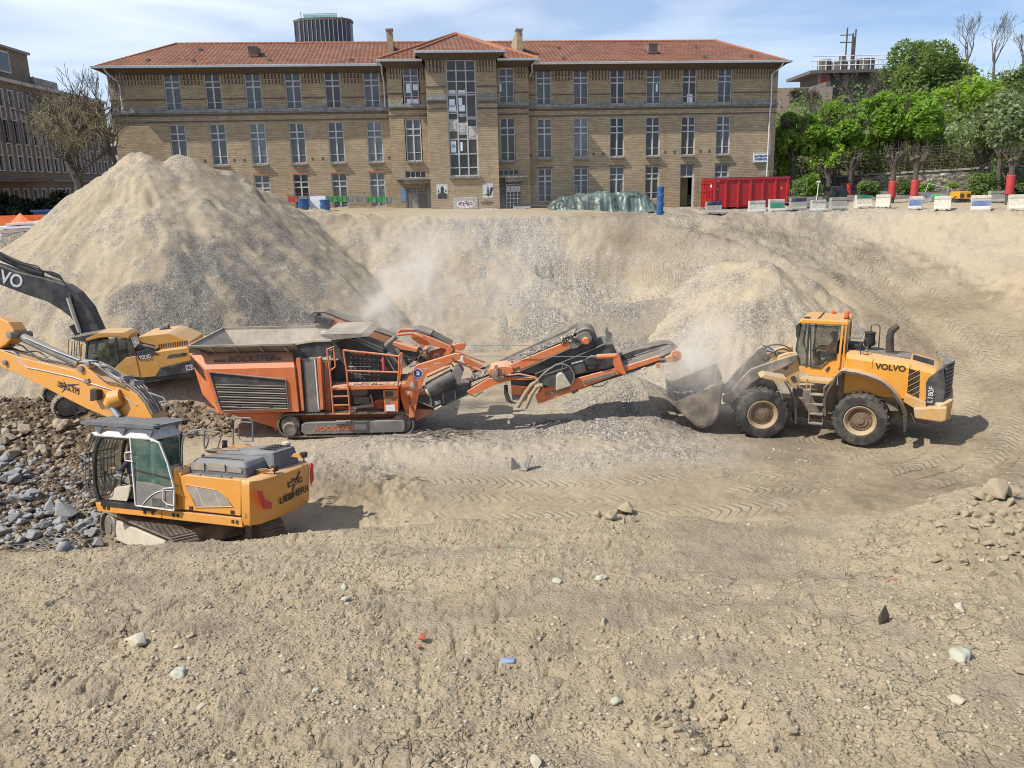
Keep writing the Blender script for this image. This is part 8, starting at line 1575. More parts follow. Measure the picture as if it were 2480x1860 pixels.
q.build('front_guard',TUBE,ex);HT('mirror_arm',((170,535),(105,490),(160,495),(175,520)),yc0-.2,.015,TUBE)
zg1=zr_+.42;xg0,xg1=HF.P(*kx(150,225),yc0)[0],HF.P(*kx(735,238),yc0)[0];zg1=(HF.P(*kx(150,225),yc0)[1]+HF.P(*kx(735,238),yc0)[1])/2
q=MB()
for i in range(17):y=yc0+1.25*i/16;q.bar((xg0,y,zg1),(xg1,y,zg1),.045,.03,(0,0,1))
for x in(xg0,(xg0+xg1)/2,xg1):q.box((x-.04,yc0-.04,zg1-.05),(x+.04,yc0+1.28,zg1+.018))
q.box((xg0-.05,yc0-.06,zg1-.06),(xg1+.04,yc0-.03,zg1+.03));rg_=q.build('roof_guard',HG,ex)
for x in(xg0+.45,(xg0+xg1)/2+.1,xg1-.15):
 q=MB();q.prism([(x-.16,zg1-.05),(x+.16,zg1-.05),(x+.06,zr_+.08),(x-.02,zr_+.08)],yc0-.03,yc0+.0);q.prism([(x-.1,zg1-.05),(x+.1,zg1-.05),(x+.05,zr_+.1),(x-.02,zr_+.1)],yc1-.1,yc1-.06);q.build('guard_bracket',HG,rg_)
for x in(xcR-.05,xcR+.02):q=MB();q.box((x,yc0+.1 if x<xcR else yc1,zr_+.24),(x+.12,yc0+.2 if x<xcR else yc1+.1,zr_+.36));q.build('work_lamp',LETB,rf_,bevel=.01)
HT('hand_rail',((970,635),(968,560),(975,380),(1010,320),(1080,285),(1150,275)),-1.1,.022);HT('hand_rail',((1160,285),(1158,420),(1190,450),(1300,450),(1450,448)),-.2,.022);HT('hand_rail',((1165,290),(1280,298),(1300,320),(1270,430)),.2,.018);HT('hand_rail',((1000,325),(1080,320),(1180,335),(1190,380),(1165,440)),.1,.016)
HT('hand_rail',((1400,440),(1398,220),(1420,182),(1540,182),(1562,215),(1562,380)),.95,.024,curve=False);HT('hand_rail',((1562,375),(1470,372),(1448,350),(1446,235),(1470,214),(1550,218)),.95,.018,curve=False)
a=hp2([(1385,228)],.9)[0];q=MB();q.lathe([(.01,-.04),(.12,-.03),(.13,0),(.12,.04),(.01,.05)],a,(.9,.5,.1),16);q.build('mirror',LETB,ex,smooth=True)
HPL('far_deck',EY,.2,1.2,[(1150,455),(1330,445),(1400,470),(1200,478)],bevel=.02);a=hp2([(1328,400)],.6)[0];q=MB();q.box(Vector(a)+Vector((-.05,-.05,-.14)),Vector(a)+Vector((.05,.05,.0)));q.lathe([(.02,0),(.07,.02),(.07,.1)],Vector(a),(0,0,1),10);q.build('fuel_pump',LETB,ex)
yb=-.28
bm_=[(-140,830),(0,888),(130,940),(400,1005),(596,1052),(625,1010),(648,1000),(690,1018),(780,1100),(880,1145),(1000,1180),(1100,1250),(1165,1330),(1215,1420),(1300,1620),(1130,1640),(1000,1500),(850,1424),(700,1362),(500,1262),(100,1062),(0,1020),(-140,985)]
bo=HPL('boom',EY,yb,.28,bm_,kz,bevel=.02)
HT('boom_weld_line',((120,950),(220,1030),(330,1050),(600,1110),(740,1160),(920,1215),(1100,1335)),yb-.01,.018,CHROME,kz,bo,False)
for k in range(5):HT('hydraulic_pipe',((640+8*k,985-4*k),(760+10*k,1000-4*k),(880+14*k,1090-10*k),(960+16*k,1135-8*k),(1060+18*k,1190-9*k),(1160+18*k,1290-10*k),(1225+20*k,1400-6*k)),yb+.02+.11*k,.024,CHROME if k%2 else GRS,kz,bo)
for k in range(3):HT('hydraulic_hose',((0+10*k,890-12*k),(110,905-10*k),(170+10*k,960-10*k),(330,985-8*k),(560,1050-6*k)),yb+.05+.15*k,.022,HOSE if k%2 else CHROME,kz,bo)
HT('return_hose',((75,850),(170,850),(230,900),(330,960),(430,985),(580,1010)),-.1,.022,HOSE,kz,bo);HT('return_hose',((90,870),(200,905),(300,900),(380,950)),.05,.02,HOSE,kz,bo);HT('loop_hose',((770,1020),(880,1030),(960,1090),(1000,1130)),-.2,.028,HOSE,kz,bo);HT('loop_hose',((790,1100),(850,1140),(940,1160),(1010,1190)),-.34,.02,HOSE,kz,bo)
for x,y in((695,1000),(975,1120),(1060,1160),(690,1140)):HPL('pipe_clamp',GRS,yb-.06,yb+.3,[(x-22,y-14),(x+14,y-22),(x+24,y+12),(x-12,y+20)],kz,bo)
A_,B_=hp2([(640,1000),(190,790)],0,kz);C__=hp2([(120,768)],0,kz)[0];q=MB();q.cyl(A_,B_,.125,16);q.cyl(B_,C__,.07,12,1);q.build('arm_cylinder',[GRS,CHROME],ex,smooth=30);HT('cylinder_pipe',((640,970),(420,885),(190,785)),-.16,.02,CHROME,kz,ex,False)
for x,y,r_ in((640,1040,.09),(68,768,.1),(30,990,.07)):a=hp2([(x,y)],yb-.07,kz)[0];q=MB();q.lathe([(r_,0),(r_,.7)],a,(0,1,0),14);q.lathe([(.03,-.01),(r_*.6,-.01),(r_*.6,.0)],a,(0,1,0),12);q.build('pin',GRS,bo,smooth=30)
HPL('arm',EY,-.22,.22,[(-150,600),(0,630),(65,665),(110,730),(95,790),(50,840),(0,872),(-150,900)],kz,bevel=.03);HPL('arm_stop',CDK,-.1,.1,[(100,730),(155,755),(130,770),(95,790)],kz)
a,b=hp2([(868,1330),(955,1270)],yb-.12,kz);q=MB();q.cyl(Vector(a),Vector(a)+Vector((0,.15,0)),.13,14,1);q.tube([Vector(a)+Vector((0,.05,0)),Vector(a).lerp(Vector(b),.4)+Vector((0,.05,.06)),Vector(b)+Vector((0,.12,0))],[.17,.25,.22],16);q.build('cylinder_boss',[EY,GRS],bo,smooth=True);a,b=hp2([(900,1345),(960,1430)],yb-.12,kz);q=MB();q.cyl(a,b,.09,12);q.build('boom_cylinder',CHROME,bo,smooth=True)
HPL('work_lamp',LETB,yb-.2,yb-.01,[(722,1200),(775,1210),(780,1290),(722,1300)],kz,bo,.02);HT('bracket_rail',((1200,1232),(1310,1270),(1360,1330),(1420,1405)),-.1,.025,TUBE,kz,ex,False);HT('bracket_rail',((1285,1310),(1330,1300)),-.1,.03,TUBE,kz,ex,False)
HPL('logo_frame',LETB,yb-.012,yb-.002,[(463,1138),(635,1198),(633,1246),(462,1180)],kz,bo,0);HPL('logo_ground',EY,yb-.016,yb-.0125,[(468,1145),(630,1202),(628,1240),(467,1176)],kz,bo,0);stamp_text('SMG.TP',HF,kz,(472,1162),(626,1220),yb-.018,LETB,bo,size=.11);HPL('logo_swoosh',LETB,yb-.010,yb-.006,[(505,1130),(530,1165),(640,1160),(545,1190),(490,1232),(530,1185)],kz,bo,0)
UM=Matrix.Rotation(R(-24),4,'Z');um=[]
def under(fn):o=fn();o.matrix_local=UM;return o
for yc in(-1.15,1.15):under(lambda:track(ex,-2.25,2.05,yc,.6,-.10,.86,.19,name='track',fmat_=BEI,lug=.035))
q=MB();q.box((-1.0,-.9,.2),(1.0,.9,.65));q.lathe([(.75,.5),(.75,1.05)],(0,0,0),(0,0,1),24);o=q.build('undercarriage',DUSTY,ex,bevel=.03);o.matrix_local=UM
# = EXCAVATOR WITH BLACK ARM
VM=Matrix.Translation((-16.2,31.9,-6.1))@Matrix.Rotation(R(5),4,'Z');VF=Fr(VM)
ev2=thing('excavator','yellow and black excavator with a black curved arm behind the nearest one','excavator',mat=VM)
VB=paint('excavator_black',(.028,.030,.034),.45,dust=.18,top=.3);VYE=paint('dull_yellow',(.52,.265,.050),.45,dust=.3,top=.45,var=.08)
def VPL(name,mat,y0,y1,pts,parent=ev2,bevel=.012,cr=kz):q=MB();q.prism(VF.T(cr,pts,y0),y0,y1);return q.build(name,mat,parent,bevel=bevel)
def VT(name,pts,y,r,mat,parent=ev2,curve=True):P_=[Vector((VF.P(*kz(p[0],p[1]),y)[0],y,VF.P(*kz(p[0],p[1]),y)[1]))for p in pts];q=MB();q.tube(curve_pts(P_,4)if curve and len(P_)>2 else P_,r,8);return q.build(name,mat,parent,smooth=True)
yv=-1.4
VPL('front_side_panel',VYE,yv,-.9,[(1085,945),(1255,905),(1288,1035),(1250,1100),(1125,1112)]);VPL('rear_body',VYE,yv,1.3,[(1255,905),(1530,868),(1640,850),(1660,950),(1560,965),(1286,1030)]);VPL('lower_body',VB,yv-.01,1.3,[(1288,1032),(1560,968),(1680,950),(1680,1050),(1250,1108)]);VPL('deck',VB,yv+.05,1.3,[(1125,1100),(1680,1045),(1680,1085),(1120,1160),(1040,1140)])
VPL('dark_stripe',VB,yv-.02,yv-.002,[(1095,905),(1200,880),(1285,925),(1245,925),(1115,972)]);stamp_text('VOLVO',VF,kz,(1122,952),(1212,938),yv-.025,LETW,ev2,size=.16,bold=.03);stamp_text('EC250',VF,kz,(1495,1036),(1552,1026),yv-.016,LETW,ev2,size=.22)
VPL('air_slot',VB,yv-.012,yv-.002,[(1362,925),(1502,908),(1492,935),(1336,955)]);VPL('top_deck',VB,-1.2,1.2,[(1075,880),(1110,840),(1260,880),(1260,912),(1100,935)])
hd2=VPL('engine_hood',VYE,-.95,.9,[(1112,800),(1112,780),(1350,752),(1400,765),(1530,822),(1533,862),(1262,898),(1245,855),(1112,825)],bevel=.03)
for i in range(13):VPL('louvre',VB,-.96,-.945,[(1272+18.5*i,842-2.5*i),(1281+18.5*i,841-2.5*i),(1285+18.5*i,876-2.5*i),(1276+18.5*i,878-2.5*i)],hd2,0)
VT('exhaust',((1285,760),(1300,735),(1330,712),(1358,702)),.3,.12,VB);a=VF.P(*kz(1182,900),-.6);q=MB();q.lathe([(.08,0),(.08,.3),(.22,.34),(.22,.62),(.15,.66)],(a[0],-.6,a[1]),(0,0,1),14);q.build('air_intake',VB,ev2,smooth=30)
yk0,yk1=-1.42,-.4
VPL('cab_roof',VYE,yk0,yk1,[(680,822),(690,790),(790,748),(1000,746),(1040,772),(1042,800),(930,782),(800,792)],bevel=.03);VPL('sun_visor',VB,yk0,yk1,[(560,792),(700,768),(790,750),(690,795),(680,824),(605,812)])
for y in(yk0+.04,yk1-.04):
 q=MB()
 for a,b in(((700,825),(690,960)),((925,788),(952,1000)),((1035,790),(1088,935)),((690,958),(905,1050)),((905,1050),(955,1000))):A_,B_=VF.T(kz,[a,b],yk0);q.bar((A_[0],y,A_[1]),(B_[0],y,B_[1]),.07,.08,(0,1,0))
 q.build('cab_frame',VB,ev2)
VPL('cab_side_window',CGL2,yk0+.04,yk0+.05,[(700,828),(925,788),(950,1000),(903,1046),(695,958)],bevel=0);VPL('cab_side_window',CGL2,yk0+.04,yk0+.05,[(930,788),(1030,790),(1085,935),(1010,950),(955,998)],bevel=0);VPL('far_window',CGL,yk1-.05,yk1-.04,[(700,828),(1035,790),(1085,935),(905,1048),(695,958)],bevel=0)
VPL('cab_door_base',VYE,yk0-.005,yk0+.06,[(905,1052),(955,1000),(1012,950),(1090,937),(1126,1108),(962,1100),(935,1085)]);VPL('cab_floor',VB,yk0+.065,yk1,[(700,975),(905,1052),(960,1080),(1120,1100),(1125,1125),(930,1105),(700,1010)])
VT('guard_rail',((552,800),(548,870),(550,935)),yk0,.022,VYE);VT('guard_rail',((670,838),(648,850),(645,960)),yk0-.1,.022,VYE);VT('guard_rail',((795,700),(820,695),(828,740)),.4,.02,VYE)
for i in range(5):VT('front_guard_bar',((580+20*i,815),(575+20*i,940)),yk0+.1+.15*i,.014,VB)
a=VF.P(*kz(880,985),-.9);q=MB();q.box((a[0]-.3,-1.15,a[1]-.15),(a[0]+.25,-.65,a[1]));q.box((a[0]+.18,-1.12,a[1]),(a[0]+.32,-.68,a[1]+.75));q.build('seat',VB,ev2,bevel=.04)
person('person','operator in an orange and yellow vest inside the cab of the black-armed excavator',VM@Matrix.Translation((a[0],-.9,a[1]+.13)),SEATED,HIVY)
vb=VPL('boom',VB,-.32,.28,[(-160,170),(0,215),(130,262),(300,300),(530,368),(620,430),(720,550),(770,660),(808,745),(830,830),(690,850),(650,760),(620,700),(560,620),(480,560),(380,500),(200,440),(0,365),(-160,300)],bevel=.03)
for k,(o0,o1)in enumerate(((0,0),(14,-16))):VT('arm_cylinder',((-160,60+o0),(0,125+o0),(130,185+o0),(345,275+o0)),-.05,.13,VB,vb,False)
VT('boom_cylinder',((548,470),(590,600),(640,745)),-.42,.085,BEI,vb,False);VT('boom_cylinder',((575,690),(640,790)),-.42,.11,VB,vb,False);a=VF.P(*kz(545,465),-.4);q=MB();q.lathe([(.14,0),(.14,.1)],(a[0],-.42,a[1]),(0,1,0),14);q.build('pin',VB,vb)
for k in range(4):VT('hydraulic_hose',((0,105+12*k),(110,165+10*k),(240,200+12*k),(300,215+15*k),(340,250),(420,262+10*k),(480,290+8*k),(510,340),(535,372)),-.3+.12*k,.024,HOSE,vb)
stamp_text('VOLVO',VF,kz,(-240,222),(182,352),-.328,LETW,vb,size=.52,shear=0)
VMu=Matrix.Rotation(R(31.9),4,'Z')
for yc in(-1.3,1.3):o=track(ev2,-2.35,2.1,yc,.6,.0,.88,.19,name='track',fmat_=DUSTY,lug=.035);o.matrix_local=VMu
q=MB();q.box((-1.1,-1,.3),(1.1,1,.7));q.lathe([(.8,.6),(.8,1.0)],(0,0,0),(0,0,1),24);o=q.build('undercarriage',VB,ev2,bevel=.03);o.matrix_local=VMu
# = STONES, DEBRIS, DUST
STG=paint('grey_stone',(.20,.205,.21),.9,dust=.45,top=.2,var=.3,ds=6,dcol=(.36,.33,.28),bump=.008,bscale=8);STB=paint('brown_stone',(.25,.20,.14),.92,dust=.5,top=.2,var=.3,ds=5,dcol=(.40,.33,.24),bump=.008,bscale=8)
STP=paint('pale_stone',(.42,.38,.29),.9,dust=.35,var=.2,ds=8,dcol=(.46,.37,.26),bump=.0012,bscale=6);STW=paint('greenish_stone',(.37,.37,.29),.9,dust=.3,var=.2,ds=8,dcol=(.46,.37,.26),bump=.0012,bscale=6);CLOD=paint('earth_clod',(.31,.252,.168),.95,dust=.3,var=.2,ds=7,dcol=(.25,.20,.13),bump=.002,bscale=6)
BRK=paint('brick_red',(.34,.085,.045),.9,dust=.3,var=.2,ds=10);SLATE=paint('slate_dark',(.055,.045,.035),.8,dust=.2);BLP=paint('blue_scrap',(.20,.26,.38),.6,dust=.2)
CRB=paint('soil_crumb',(.285,.232,.156),.95,dust=.4,var=.25,ds=8,dcol=(.37,.30,.205))
STP2=paint('pebble_cream',(.40,.35,.27),.9,dust=.4,var=.3,ds=8)
def rock_mesh(name,mat,seed,flat=.7,rnd_=.5,sub=2,angular=True,sx=1.0,sy=1.0):
 rg_=random.Random(seed);bm=bmesh.new()
 if angular:
  for _ in range(16):
   v=Vector((rg_.gauss(0,1),rg_.gauss(0,1),rg_.gauss(0,1))).normalized()*rg_.uniform(.75,1.1);bm.verts.new((v.x*sx,v.y*sy,v.z*flat))
  r=bmesh.ops.convex_hull(bm,input=bm.verts);bmesh.ops.delete(bm,geom=[v for v in bm.verts if not v.link_faces],context='VERTS')
  bmesh.ops.bevel(bm,geom=list(bm.edges),offset=.05,segments=1,affect='EDGES')
 else:
  bmesh.ops.create_icosphere(bm,subdivisions=3,radius=1)
  for v in bm.verts:
   p=v.co;k=1+rnd_*float(fbm(np.array([p.x*1.3+seed]),np.array([p.y*1.3+p.z*.9]),3,seed)[0])+.06*rg_.uniform(-1,1);v.co=Vector((p.x*sx,p.y*sy,p.z*flat))*k
 me=bpy.data.meshes.new(name);bm.to_mesh(me);bm.free();me.materials.append(mat)
 if not angular:me.shade_smooth()
 return me
def stone(u,v,wpx,me,label,name='stone',cat='stone',rot=None,group=None,k=1.0,sink=.35,seed=0,tilt=25):
 p=hit(u,v);d=(p-EYE).length;s=wpx/2/FPX*d*k;o=bpy.data.objects.new(name,me);COL.objects.link(o);o.location=(p.x,p.y,gz(p.x,p.y)+s*(1-sink)*.6);r_=random.Random(seed+int(u))
 o.rotation_euler=rot or(R(r_.uniform(-tilt,tilt)),R(r_.uniform(-tilt,tilt)),r_.uniform(0,6.28));o.scale=(s,s,s);tag(o,label,cat,group);return o
AG=[rock_mesh('boulder',STG,i,.6+.05*(i%4),sx=1.1,sy=.8)for i in range(7)];AB=[rock_mesh('boulder',STB,20+i,.65,sx=1.15,sy=.85)for i in range(5)]
rnd=random.Random(31);cnt=0
for i in range(250):
 u,v=rnd.uniform(-60,245),rnd.uniform(1085,1325)
 if v<1105+max(0,(u-60))*.5 and u>60:continue
 if 1180<v<1235 and u>90:continue
 stone(u,v,rnd.choice((9,11,13,16,20,26,36)),rnd.choice(AG),'angular grey boulder in the rubble spread left of the nearest excavator','boulder','boulder',group='grey boulders at the left edge',seed=i)
for i in range(52):u,v=rnd.uniform(-40,235),rnd.uniform(1025,1110);stone(u,v,rnd.choice((12,16,20,26,34)),rnd.choice(AB),'earthy brown boulder on the dark soil behind the grey rubble','boulder','boulder',group='brown boulders at the left edge',seed=i)
stone(165,1252,62,AG[2],'largest flat grey slab in the rubble at the left edge','boulder','boulder');stone(30,1115,44,AB[1],'long pale boulder at the left edge above the grey rubble','boulder','boulder');stone(145,1038,40,AB[3],'square block of broken concrete under the black-armed excavator track','boulder','boulder')
for i in range(26):u=rnd.uniform(470,800);stone(u,rnd.uniform(1000,1110)if u<560 else rnd.uniform(1130,1200),rnd.choice((8,10,13)),rnd.choice(AB),'small brown stone lying between the nearest excavator and the crusher','stone','stone',group='small stones between excavator and crusher',seed=i)
s6,s7=crop(0,1280,1.784),crop(1240,1180,1.784)
PM=[rock_mesh('stone',STP,40+i,.55,sx=1.15,sy=.8)for i in range(3)];WM_=[rock_mesh('stone',STW,50+i,.6,.5,angular=False,sx=1.2,sy=.85)for i in range(3)];CM_=[rock_mesh('clod',CLOD,60+i,.75,sx=1.1)for i in range(6)];BRM=rock_mesh('brick_fragment',BRK,71,.5);DK_=rock_mesh('stone',SLATE,73,1.0)
G_='pale pebbles set in the near bank'
for i,(x,y,w_,m_,lab)in enumerate(((775,642,92,WM_[0],'rounded pale green boulder, largest on the near bank at left'),(600,508,150,PM[0],'flat sandy rock half buried above the rounded pale boulder'),(770,525,48,PM[1],'small sandy stone right of the flat half buried rock'),(828,470,48,CM_[0],'brown clod above the flat half buried rock'),(1495,314,50,WM_[1],'bright whitish pebble, the lower of two near the mud patch'),(1488,262,46,WM_[2],'greenish white pebble, the upper of two near the mud patch'),(1505,540,30,PM[2],'small pale pebble left of the red brick pieces'),(1225,628,34,PM[0],'small cream stone right of the rounded pale boulder'),(1540,780,44,PM[1],'pale stone below the red brick pieces'),(870,790,56,PM[2],'flat whitish stone below the rounded pale boulder'),(1365,705,38,WM_[0],'pale green chip between cream stone and brick pieces'),(540,740,34,DK_,'small dark grey stone left of the flat whitish stone'),(2155,82,40,BRM,'pinkish stone close to the lip of the near bank'))):stone(*s6(x,y),w_/2.6,m_,lab,seed=i,tilt=12,sink=.6)
for i,(x,y,w_,m_,lab)in enumerate(((195,418,56,WM_[1],'greenish white rounded stone left of centre on the near bank'),(385,398,62,WM_[2],'flat greenish stone right of the rounded greenish one'),(1940,527,84,PM[1],'cream flat stone at right above two other pale stones'),(1937,738,110,WM_[0],'large greenish white stone, middle of three at right'),(1920,925,100,PM[2],'large cream stone, lowest of three at right'),(450,945,66,WM_[1],'angular whitish stone at the lower centre'),(890,892,36,PM[0],'small cream pebble above the dug hollow'),(1420,710,40,PM[1],'pale chip leaning beside a clod at right of centre'),(2205,812,90,CM_[1],'large sandy boulder cut by the right edge'),(2105,600,72,CM_[2],'sandy lump right of the upper cream stone'),(1530,965,34,PM[2],'small pale pebble right of the dug hollow'),(100,1195,96,PM[0],'sandy stone at the bottom edge, left of centre'),(410,600,80,CM_[3],'brown clod with a sharp shadow left of centre'),(925,835,44,CM_[0],'dark clod above the small cream pebble'))):stone(*s7(x,y),w_/2.5,m_,lab,seed=i,tilt=12,sink=.65)
for i,(x,y,w_)in enumerate(((372,130,44),(430,138,62),(492,118,82),(525,150,44),(482,158,34),(455,112,40))):stone(*s7(x,y),w_/1.784,CM_[i%6],'earth clod in the cluster on the lip of the near bank','clod','clod',group='clods on the lip of the bank',seed=i,sink=.1)
for i,(x,y,w_)in enumerate(((2085,48,115),(2150,40,70),(2010,58,60),(2140,85,60))):stone(*s7(x,y),w_/1.784,CM_[i%6],['big sandy rock crowning the heap at the right edge','second sandy rock just right of the big one on the right heap','low sandy lump left of the big rock on the right heap','dark sided lump below the big rock on the right heap'][i],'clod','clod',seed=i,sink=.2)
for i in range(70):a,r=rnd.uniform(0,6.28),rnd.random()**.6;stone(2370+130*r*math.cos(a),1310+110*r*math.sin(a),rnd.choice((10,14,18,24)),rnd.choice(CM_),'crumbly earth clod on the heap at the right edge','clod','clod',group='clods on the right heap',seed=i)
for i in range(60):a,r=rnd.uniform(0,6.28),rnd.random()**.6;stone(1720+210*r*math.cos(a),1770+80*r*math.sin(a),rnd.choice((10,14,18,26)),rnd.choice(CM_),'crumbly earth clod around the dug hollow at the bottom','clod','clod',group='clods round the dug hollow',seed=i)
stone(*s6(1828,498),32,BRM,'red brick fragment, the upper of two','brick_fragment','brick',seed=1,sink=.1);stone(*s6(1808,532),20,BRM,'red brick fragment, the lower smaller of two','brick_fragment','brick',seed=2,sink=.1)
p=hit(*s7(1607,598));q=MB();q.hull([(-.035,-.01,0),(.04,.01,0),(.03,0,.09),(.0,.01,.16),(-.02,0,.13),(-.03,.03,.05)]);o=q.build('slate_shard',SLATE,None);o.location=p+Vector((0,0,-.01));tag(o,'dark shard standing upright in the soil at right','shard')
p=hit(*s6(2190,578));q=MB();q.hull([(-.05,-.02,0),(.045,-.025,.004),(.05,.03,.004),(-.03,.02,.01),(0,0,.012)]);o=q.build('plastic_scrap',BLP,None);o.location=p+Vector((0,0,.01));tag(o,'flat pale blue plastic scrap lying right of the brick pieces','scrap')
for j,(x,y)in enumerate(((2070,260),(1650,408))):p=hit(*s7(x,y));q=MB();q.hull([(-.03,-.01,0),(.03,-.01,0),(.03,.02,.01),(-.02,.02,.015)]);o=q.build('tile_chip',BRK if j else paint('ochre_chip',(.55,.30,.06),.8,dust=.2),None);o.location=p;tag(o,'thin red tile chip right of centre' if j else 'orange ochre chip in the right heap','chip')
def scatter(name,label,pts,s0,s1,mats,seed,flat=.65):
 g=np.random.default_rng(seed);t=(1+5**.5)/2;iv=np.array([(-1,t,0),(1,t,0),(-1,-t,0),(1,-t,0),(0,-1,t),(0,1,t),(0,-1,-t),(0,1,-t),(t,0,-1),(t,0,1),(-t,0,-1),(-t,0,1)])/1.9
 fv=np.array([(0,11,5),(0,5,1),(0,1,7),(0,7,10),(0,10,11),(1,5,9),(5,11,4),(11,10,2),(10,7,6),(7,1,8),(3,9,4),(3,4,2),(3,2,6),(3,6,8),(3,8,9),(4,9,5),(2,4,11),(6,2,10),(8,6,7),(9,8,1)])
 n=len(pts);s=(s0+(s1-s0)*g.random(n)**3)[:,None,None];V_=iv[None]*(1+.35*g.uniform(-1,1,(n,12,1)))*s*np.stack([g.uniform(.8,1.4,n),g.uniform(.7,1,n),g.uniform(.4,.9,n)*flat*1.4],-1)[:,None]
 a=g.random(n)*6.28;c,s_=np.cos(a)[:,None],np.sin(a)[:,None];x,y=V_[...,0]*c-V_[...,1]*s_,V_[...,0]*s_+V_[...,1]*c;V_=np.stack([x,y,V_[...,2]],-1)+pts[:,None]
 F_=(fv[None]+12*np.arange(n)[:,None,None]).reshape(-1,3);me=bpy.data.meshes.new(name);me.vertices.add(12*n);me.vertices.foreach_set('co',V_.reshape(-1).astype(np.float32));me.loops.add(len(F_)*3);me.loops.foreach_set('vertex_index',F_.ravel().astype(np.int32));me.polygons.add(len(F_))
 me.polygons.foreach_set('loop_start',np.arange(0,len(F_)*3,3,dtype=np.int32));me.polygons.foreach_set('loop_total',np.full(len(F_),3,np.int32))
 for m_ in mats:me.materials.append(m_)
 me.polygons.foreach_set('material_index',np.repeat(g.integers(0,len(mats),n),20).astype(np.int32));me.update();o=bpy.data.objects.new(name,me);COL.objects.link(o);tag(o,label,'gravel',kind='stuff');return o
g=np.random.default_rng(3)
n_=24000;y=3.0*(8.2/3.0)**g.random(n_);x=g.uniform(-.72,.72,n_)*y;k=fbm(x*.8+5,y*1.2,4,97)<.12+.3*(g.random(n_)-.5);x,y=x[k],y[k]
scatter('gravel','fine pebbles and crumbs spread over the near bank',np.stack([x,y,gza(x,y)+.002],-1),.004,.019,[CRB,CRB,CRB,CRB,CRB,CLOD,CRB,STP2,STB],4)
n_=9000;y=g.uniform(19,36,n_);x=g.uniform(-.66,.66,n_)*y;k=(fbm(x*.4,y*.4,3,7)>.02);x,y=x[k],y[k];scatter('gravel','loose stones over the pit floor',np.stack([x,y,gza(x,y)+.005],-1),.014,.05,[STB,CLOD,STP,STG],5)
DSO=paint('dark_clod',(.085,.06,.036),.95,dust=.35,var=.35,ds=6,dcol=(.20,.145,.09))
n_=9000;y=g.uniform(19,34,n_);x=g.uniform(-.72,-.30,n_)*y;uu_,vv_=px(np.stack([x,y,gza(x,y)],-1));k=(uu_<560)&(vv_>900+.12*uu_)&(vv_<1330)&((uu_<250)|(vv_<1060));x,y=x[k],y[k];scatter('gravel','dark earth clods churned up left of the crusher',np.stack([x,y,gza(x,y)+.01],-1),.02,.13,[DSO,DSO,DSO,STB],6,.8)
n_=9000;u_,v_=g.uniform(-60,230,n_),g.uniform(1110,1330,n_);rr3=[hit(a,b)for a,b in zip(u_[:1600],v_[:1600])];pp3=np.array([(q.x,q.y,q.z+.01)for q in rr3]);scatter('gravel','small broken grey stones between the boulders at the left edge',pp3,.03,.12,[STG,STG,STB],7,.8)
WIRE=paint('rusty_wire',(.17,.15,.13),.7,.4,dust=.5)
def tangle(u,v,wpx,hpx,n,label,r=.012,seed=1,lift=.25):
 p=hit(u,v);d=(p-EYE).length;W_=wpx/FPX*d/2;D_=hpx/FPX*d*1.6;q=MB();rg_=random.Random(seed)
 for i in range(n):
  a=rg_.uniform(-.6,.6)+(math.pi if rg_.random()<.5 else 0);c=Vector((rg_.gauss(0,.45)*W_,rg_.gauss(0,.4)*D_,.02));l=rg_.uniform(.4,1.0)*W_*.8;pts=[]
  for k in range(6):t=k/5-.5;b=c+Vector((math.cos(a)*l*t,math.sin(a)*l*t+.1*math.sin(5*t+i),0));x,y=p.x+b.x,p.y+b.y;pts.append((b.x,b.y,gz(x,y)-p.z+lift*(.25-t*t)*rg_.uniform(.3,1.4)+.02))
  q.tube(pts,r,4)
 o=q.build('tangled_wire',WIRE,None);o.location=p;tag(o,label,'scrap wire');return o
tangle(100,1322,220,45,60,'tangle of grey reinforcing wire at the foot of the left rubble',.014,1);tangle(1075,1055,170,40,70,'nest of grey wire on the crushed stone in front of the crusher tracks',.012,2);tangle(960,1160,120,16,9,'few thin rods lying on the floor right of the nearest excavator',.012,3,.05)
p=hit(1262,1140);q=MB();q.add([(-.30,0,.0),(-.05,-.05,.02),(.0,.1,.05),(-.28,.15,.38),(-.22,.3,.30)],[(0,1,2,3),(3,2,4)]);q.add([(-.05,-.05,.02),(.18,-.1,.03),(.34,.0,.45),(.26,.1,.48),(.1,.1,.12),(.0,.1,.05)],[(0,1,2,3,4,5)]);o=q.build('twisted_sheet',GRS,None);s_=o.modifiers.new('s','SOLIDIFY');s_.thickness=.025;o.location=p;tag(o,'bent piece of dark sheet metal on the floor in front of the crusher','scrap metal')
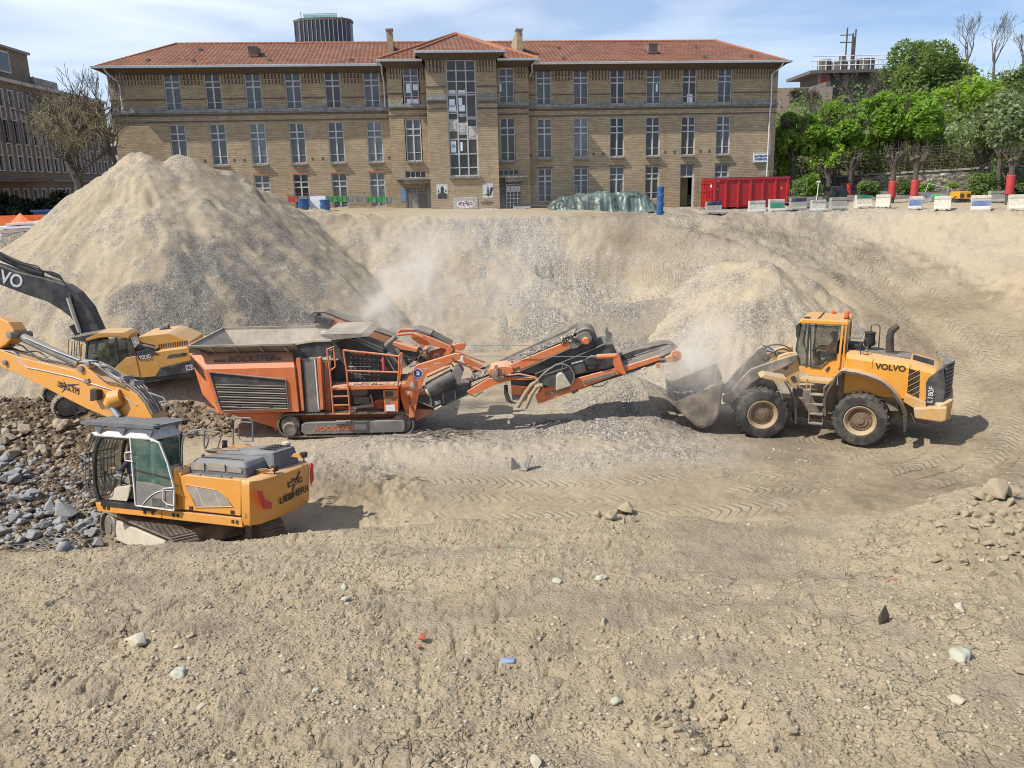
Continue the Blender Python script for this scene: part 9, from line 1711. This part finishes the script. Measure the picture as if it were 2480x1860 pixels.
def dust(name,label,u,v,Y,rx,ry,rz,dens,seed,tilt=0.0,sc=.45):
 m=bpy.data.materials.new(name);m.use_nodes=True;nt=m.node_tree;nt.nodes.clear();out=N(nt,'OutputMaterial');pv=N(nt,'VolumePrincipled');nt.links.new(pv.outputs[0],out.inputs['Volume']);pv.inputs['Color'].default_value=(.965,.92,.85,1);pv.inputs['Anisotropy'].default_value=0
 tc=N(nt,'TexCoord');ln=N(nt,'VectorMath',operation='LENGTH');nt.links.new(tc.outputs['Object'],ln.inputs[0]);fall=_rng(nt,ln.outputs['Value'],1.0,.25)
 no=N(nt,'TexNoise',noise_dimensions='4D');no.inputs['W'].default_value=seed;no.inputs['Scale'].default_value=sc;no.inputs['Detail'].default_value=3;mp=N(nt,'Mapping');mp.inputs['Scale'].default_value=(rx,ry,rz);nt.links.new(tc.outputs['Object'],mp.inputs[0]);nt.links.new(mp.outputs[0],no.inputs['Vector'])
 dd=_math(nt,'MULTIPLY',_math(nt,'MULTIPLY',fall,fall),_rng(nt,no.outputs[0],.46,.72));nt.links.new(_math(nt,'MULTIPLY',dd,dens),pv.inputs['Density'])
 bm=bmesh.new();bmesh.ops.create_icosphere(bm,subdivisions=3,radius=1);me=bpy.data.meshes.new('dust');bm.to_mesh(me);bm.free();me.materials.append(m);o=bpy.data.objects.new('dust',me);COL.objects.link(o);p=onY(u,v,Y);o.location=p;o.scale=(rx,ry,rz);o.rotation_euler=(0,R(tilt),0);tag(o,label,'dust',kind='stuff');return o
dust('dust_a','pale dust plume rising above the crusher feeder',960,735,30,2.6,2.2,4.2,1.5,1,24,.75)
dust('dust_b','thin drifting dust in front of the bank above the crusher',1080,640,34,6.5,4,4.2,.55,2,10,.3)
dust('dust_c','dust billowing from the loader bucket',1700,860,27,2.0,1.8,2.3,2.0,3,8,.9)
dust('dust_d','dust hanging low round the conveyor end and the loader wheels',1740,900,26.5,4.2,3,2.0,.34,4,0,.5)
dust('dust_e','dust inside the crusher hopper',740,820,28.2,1.5,1.2,.7,1.6,5,0,.9)
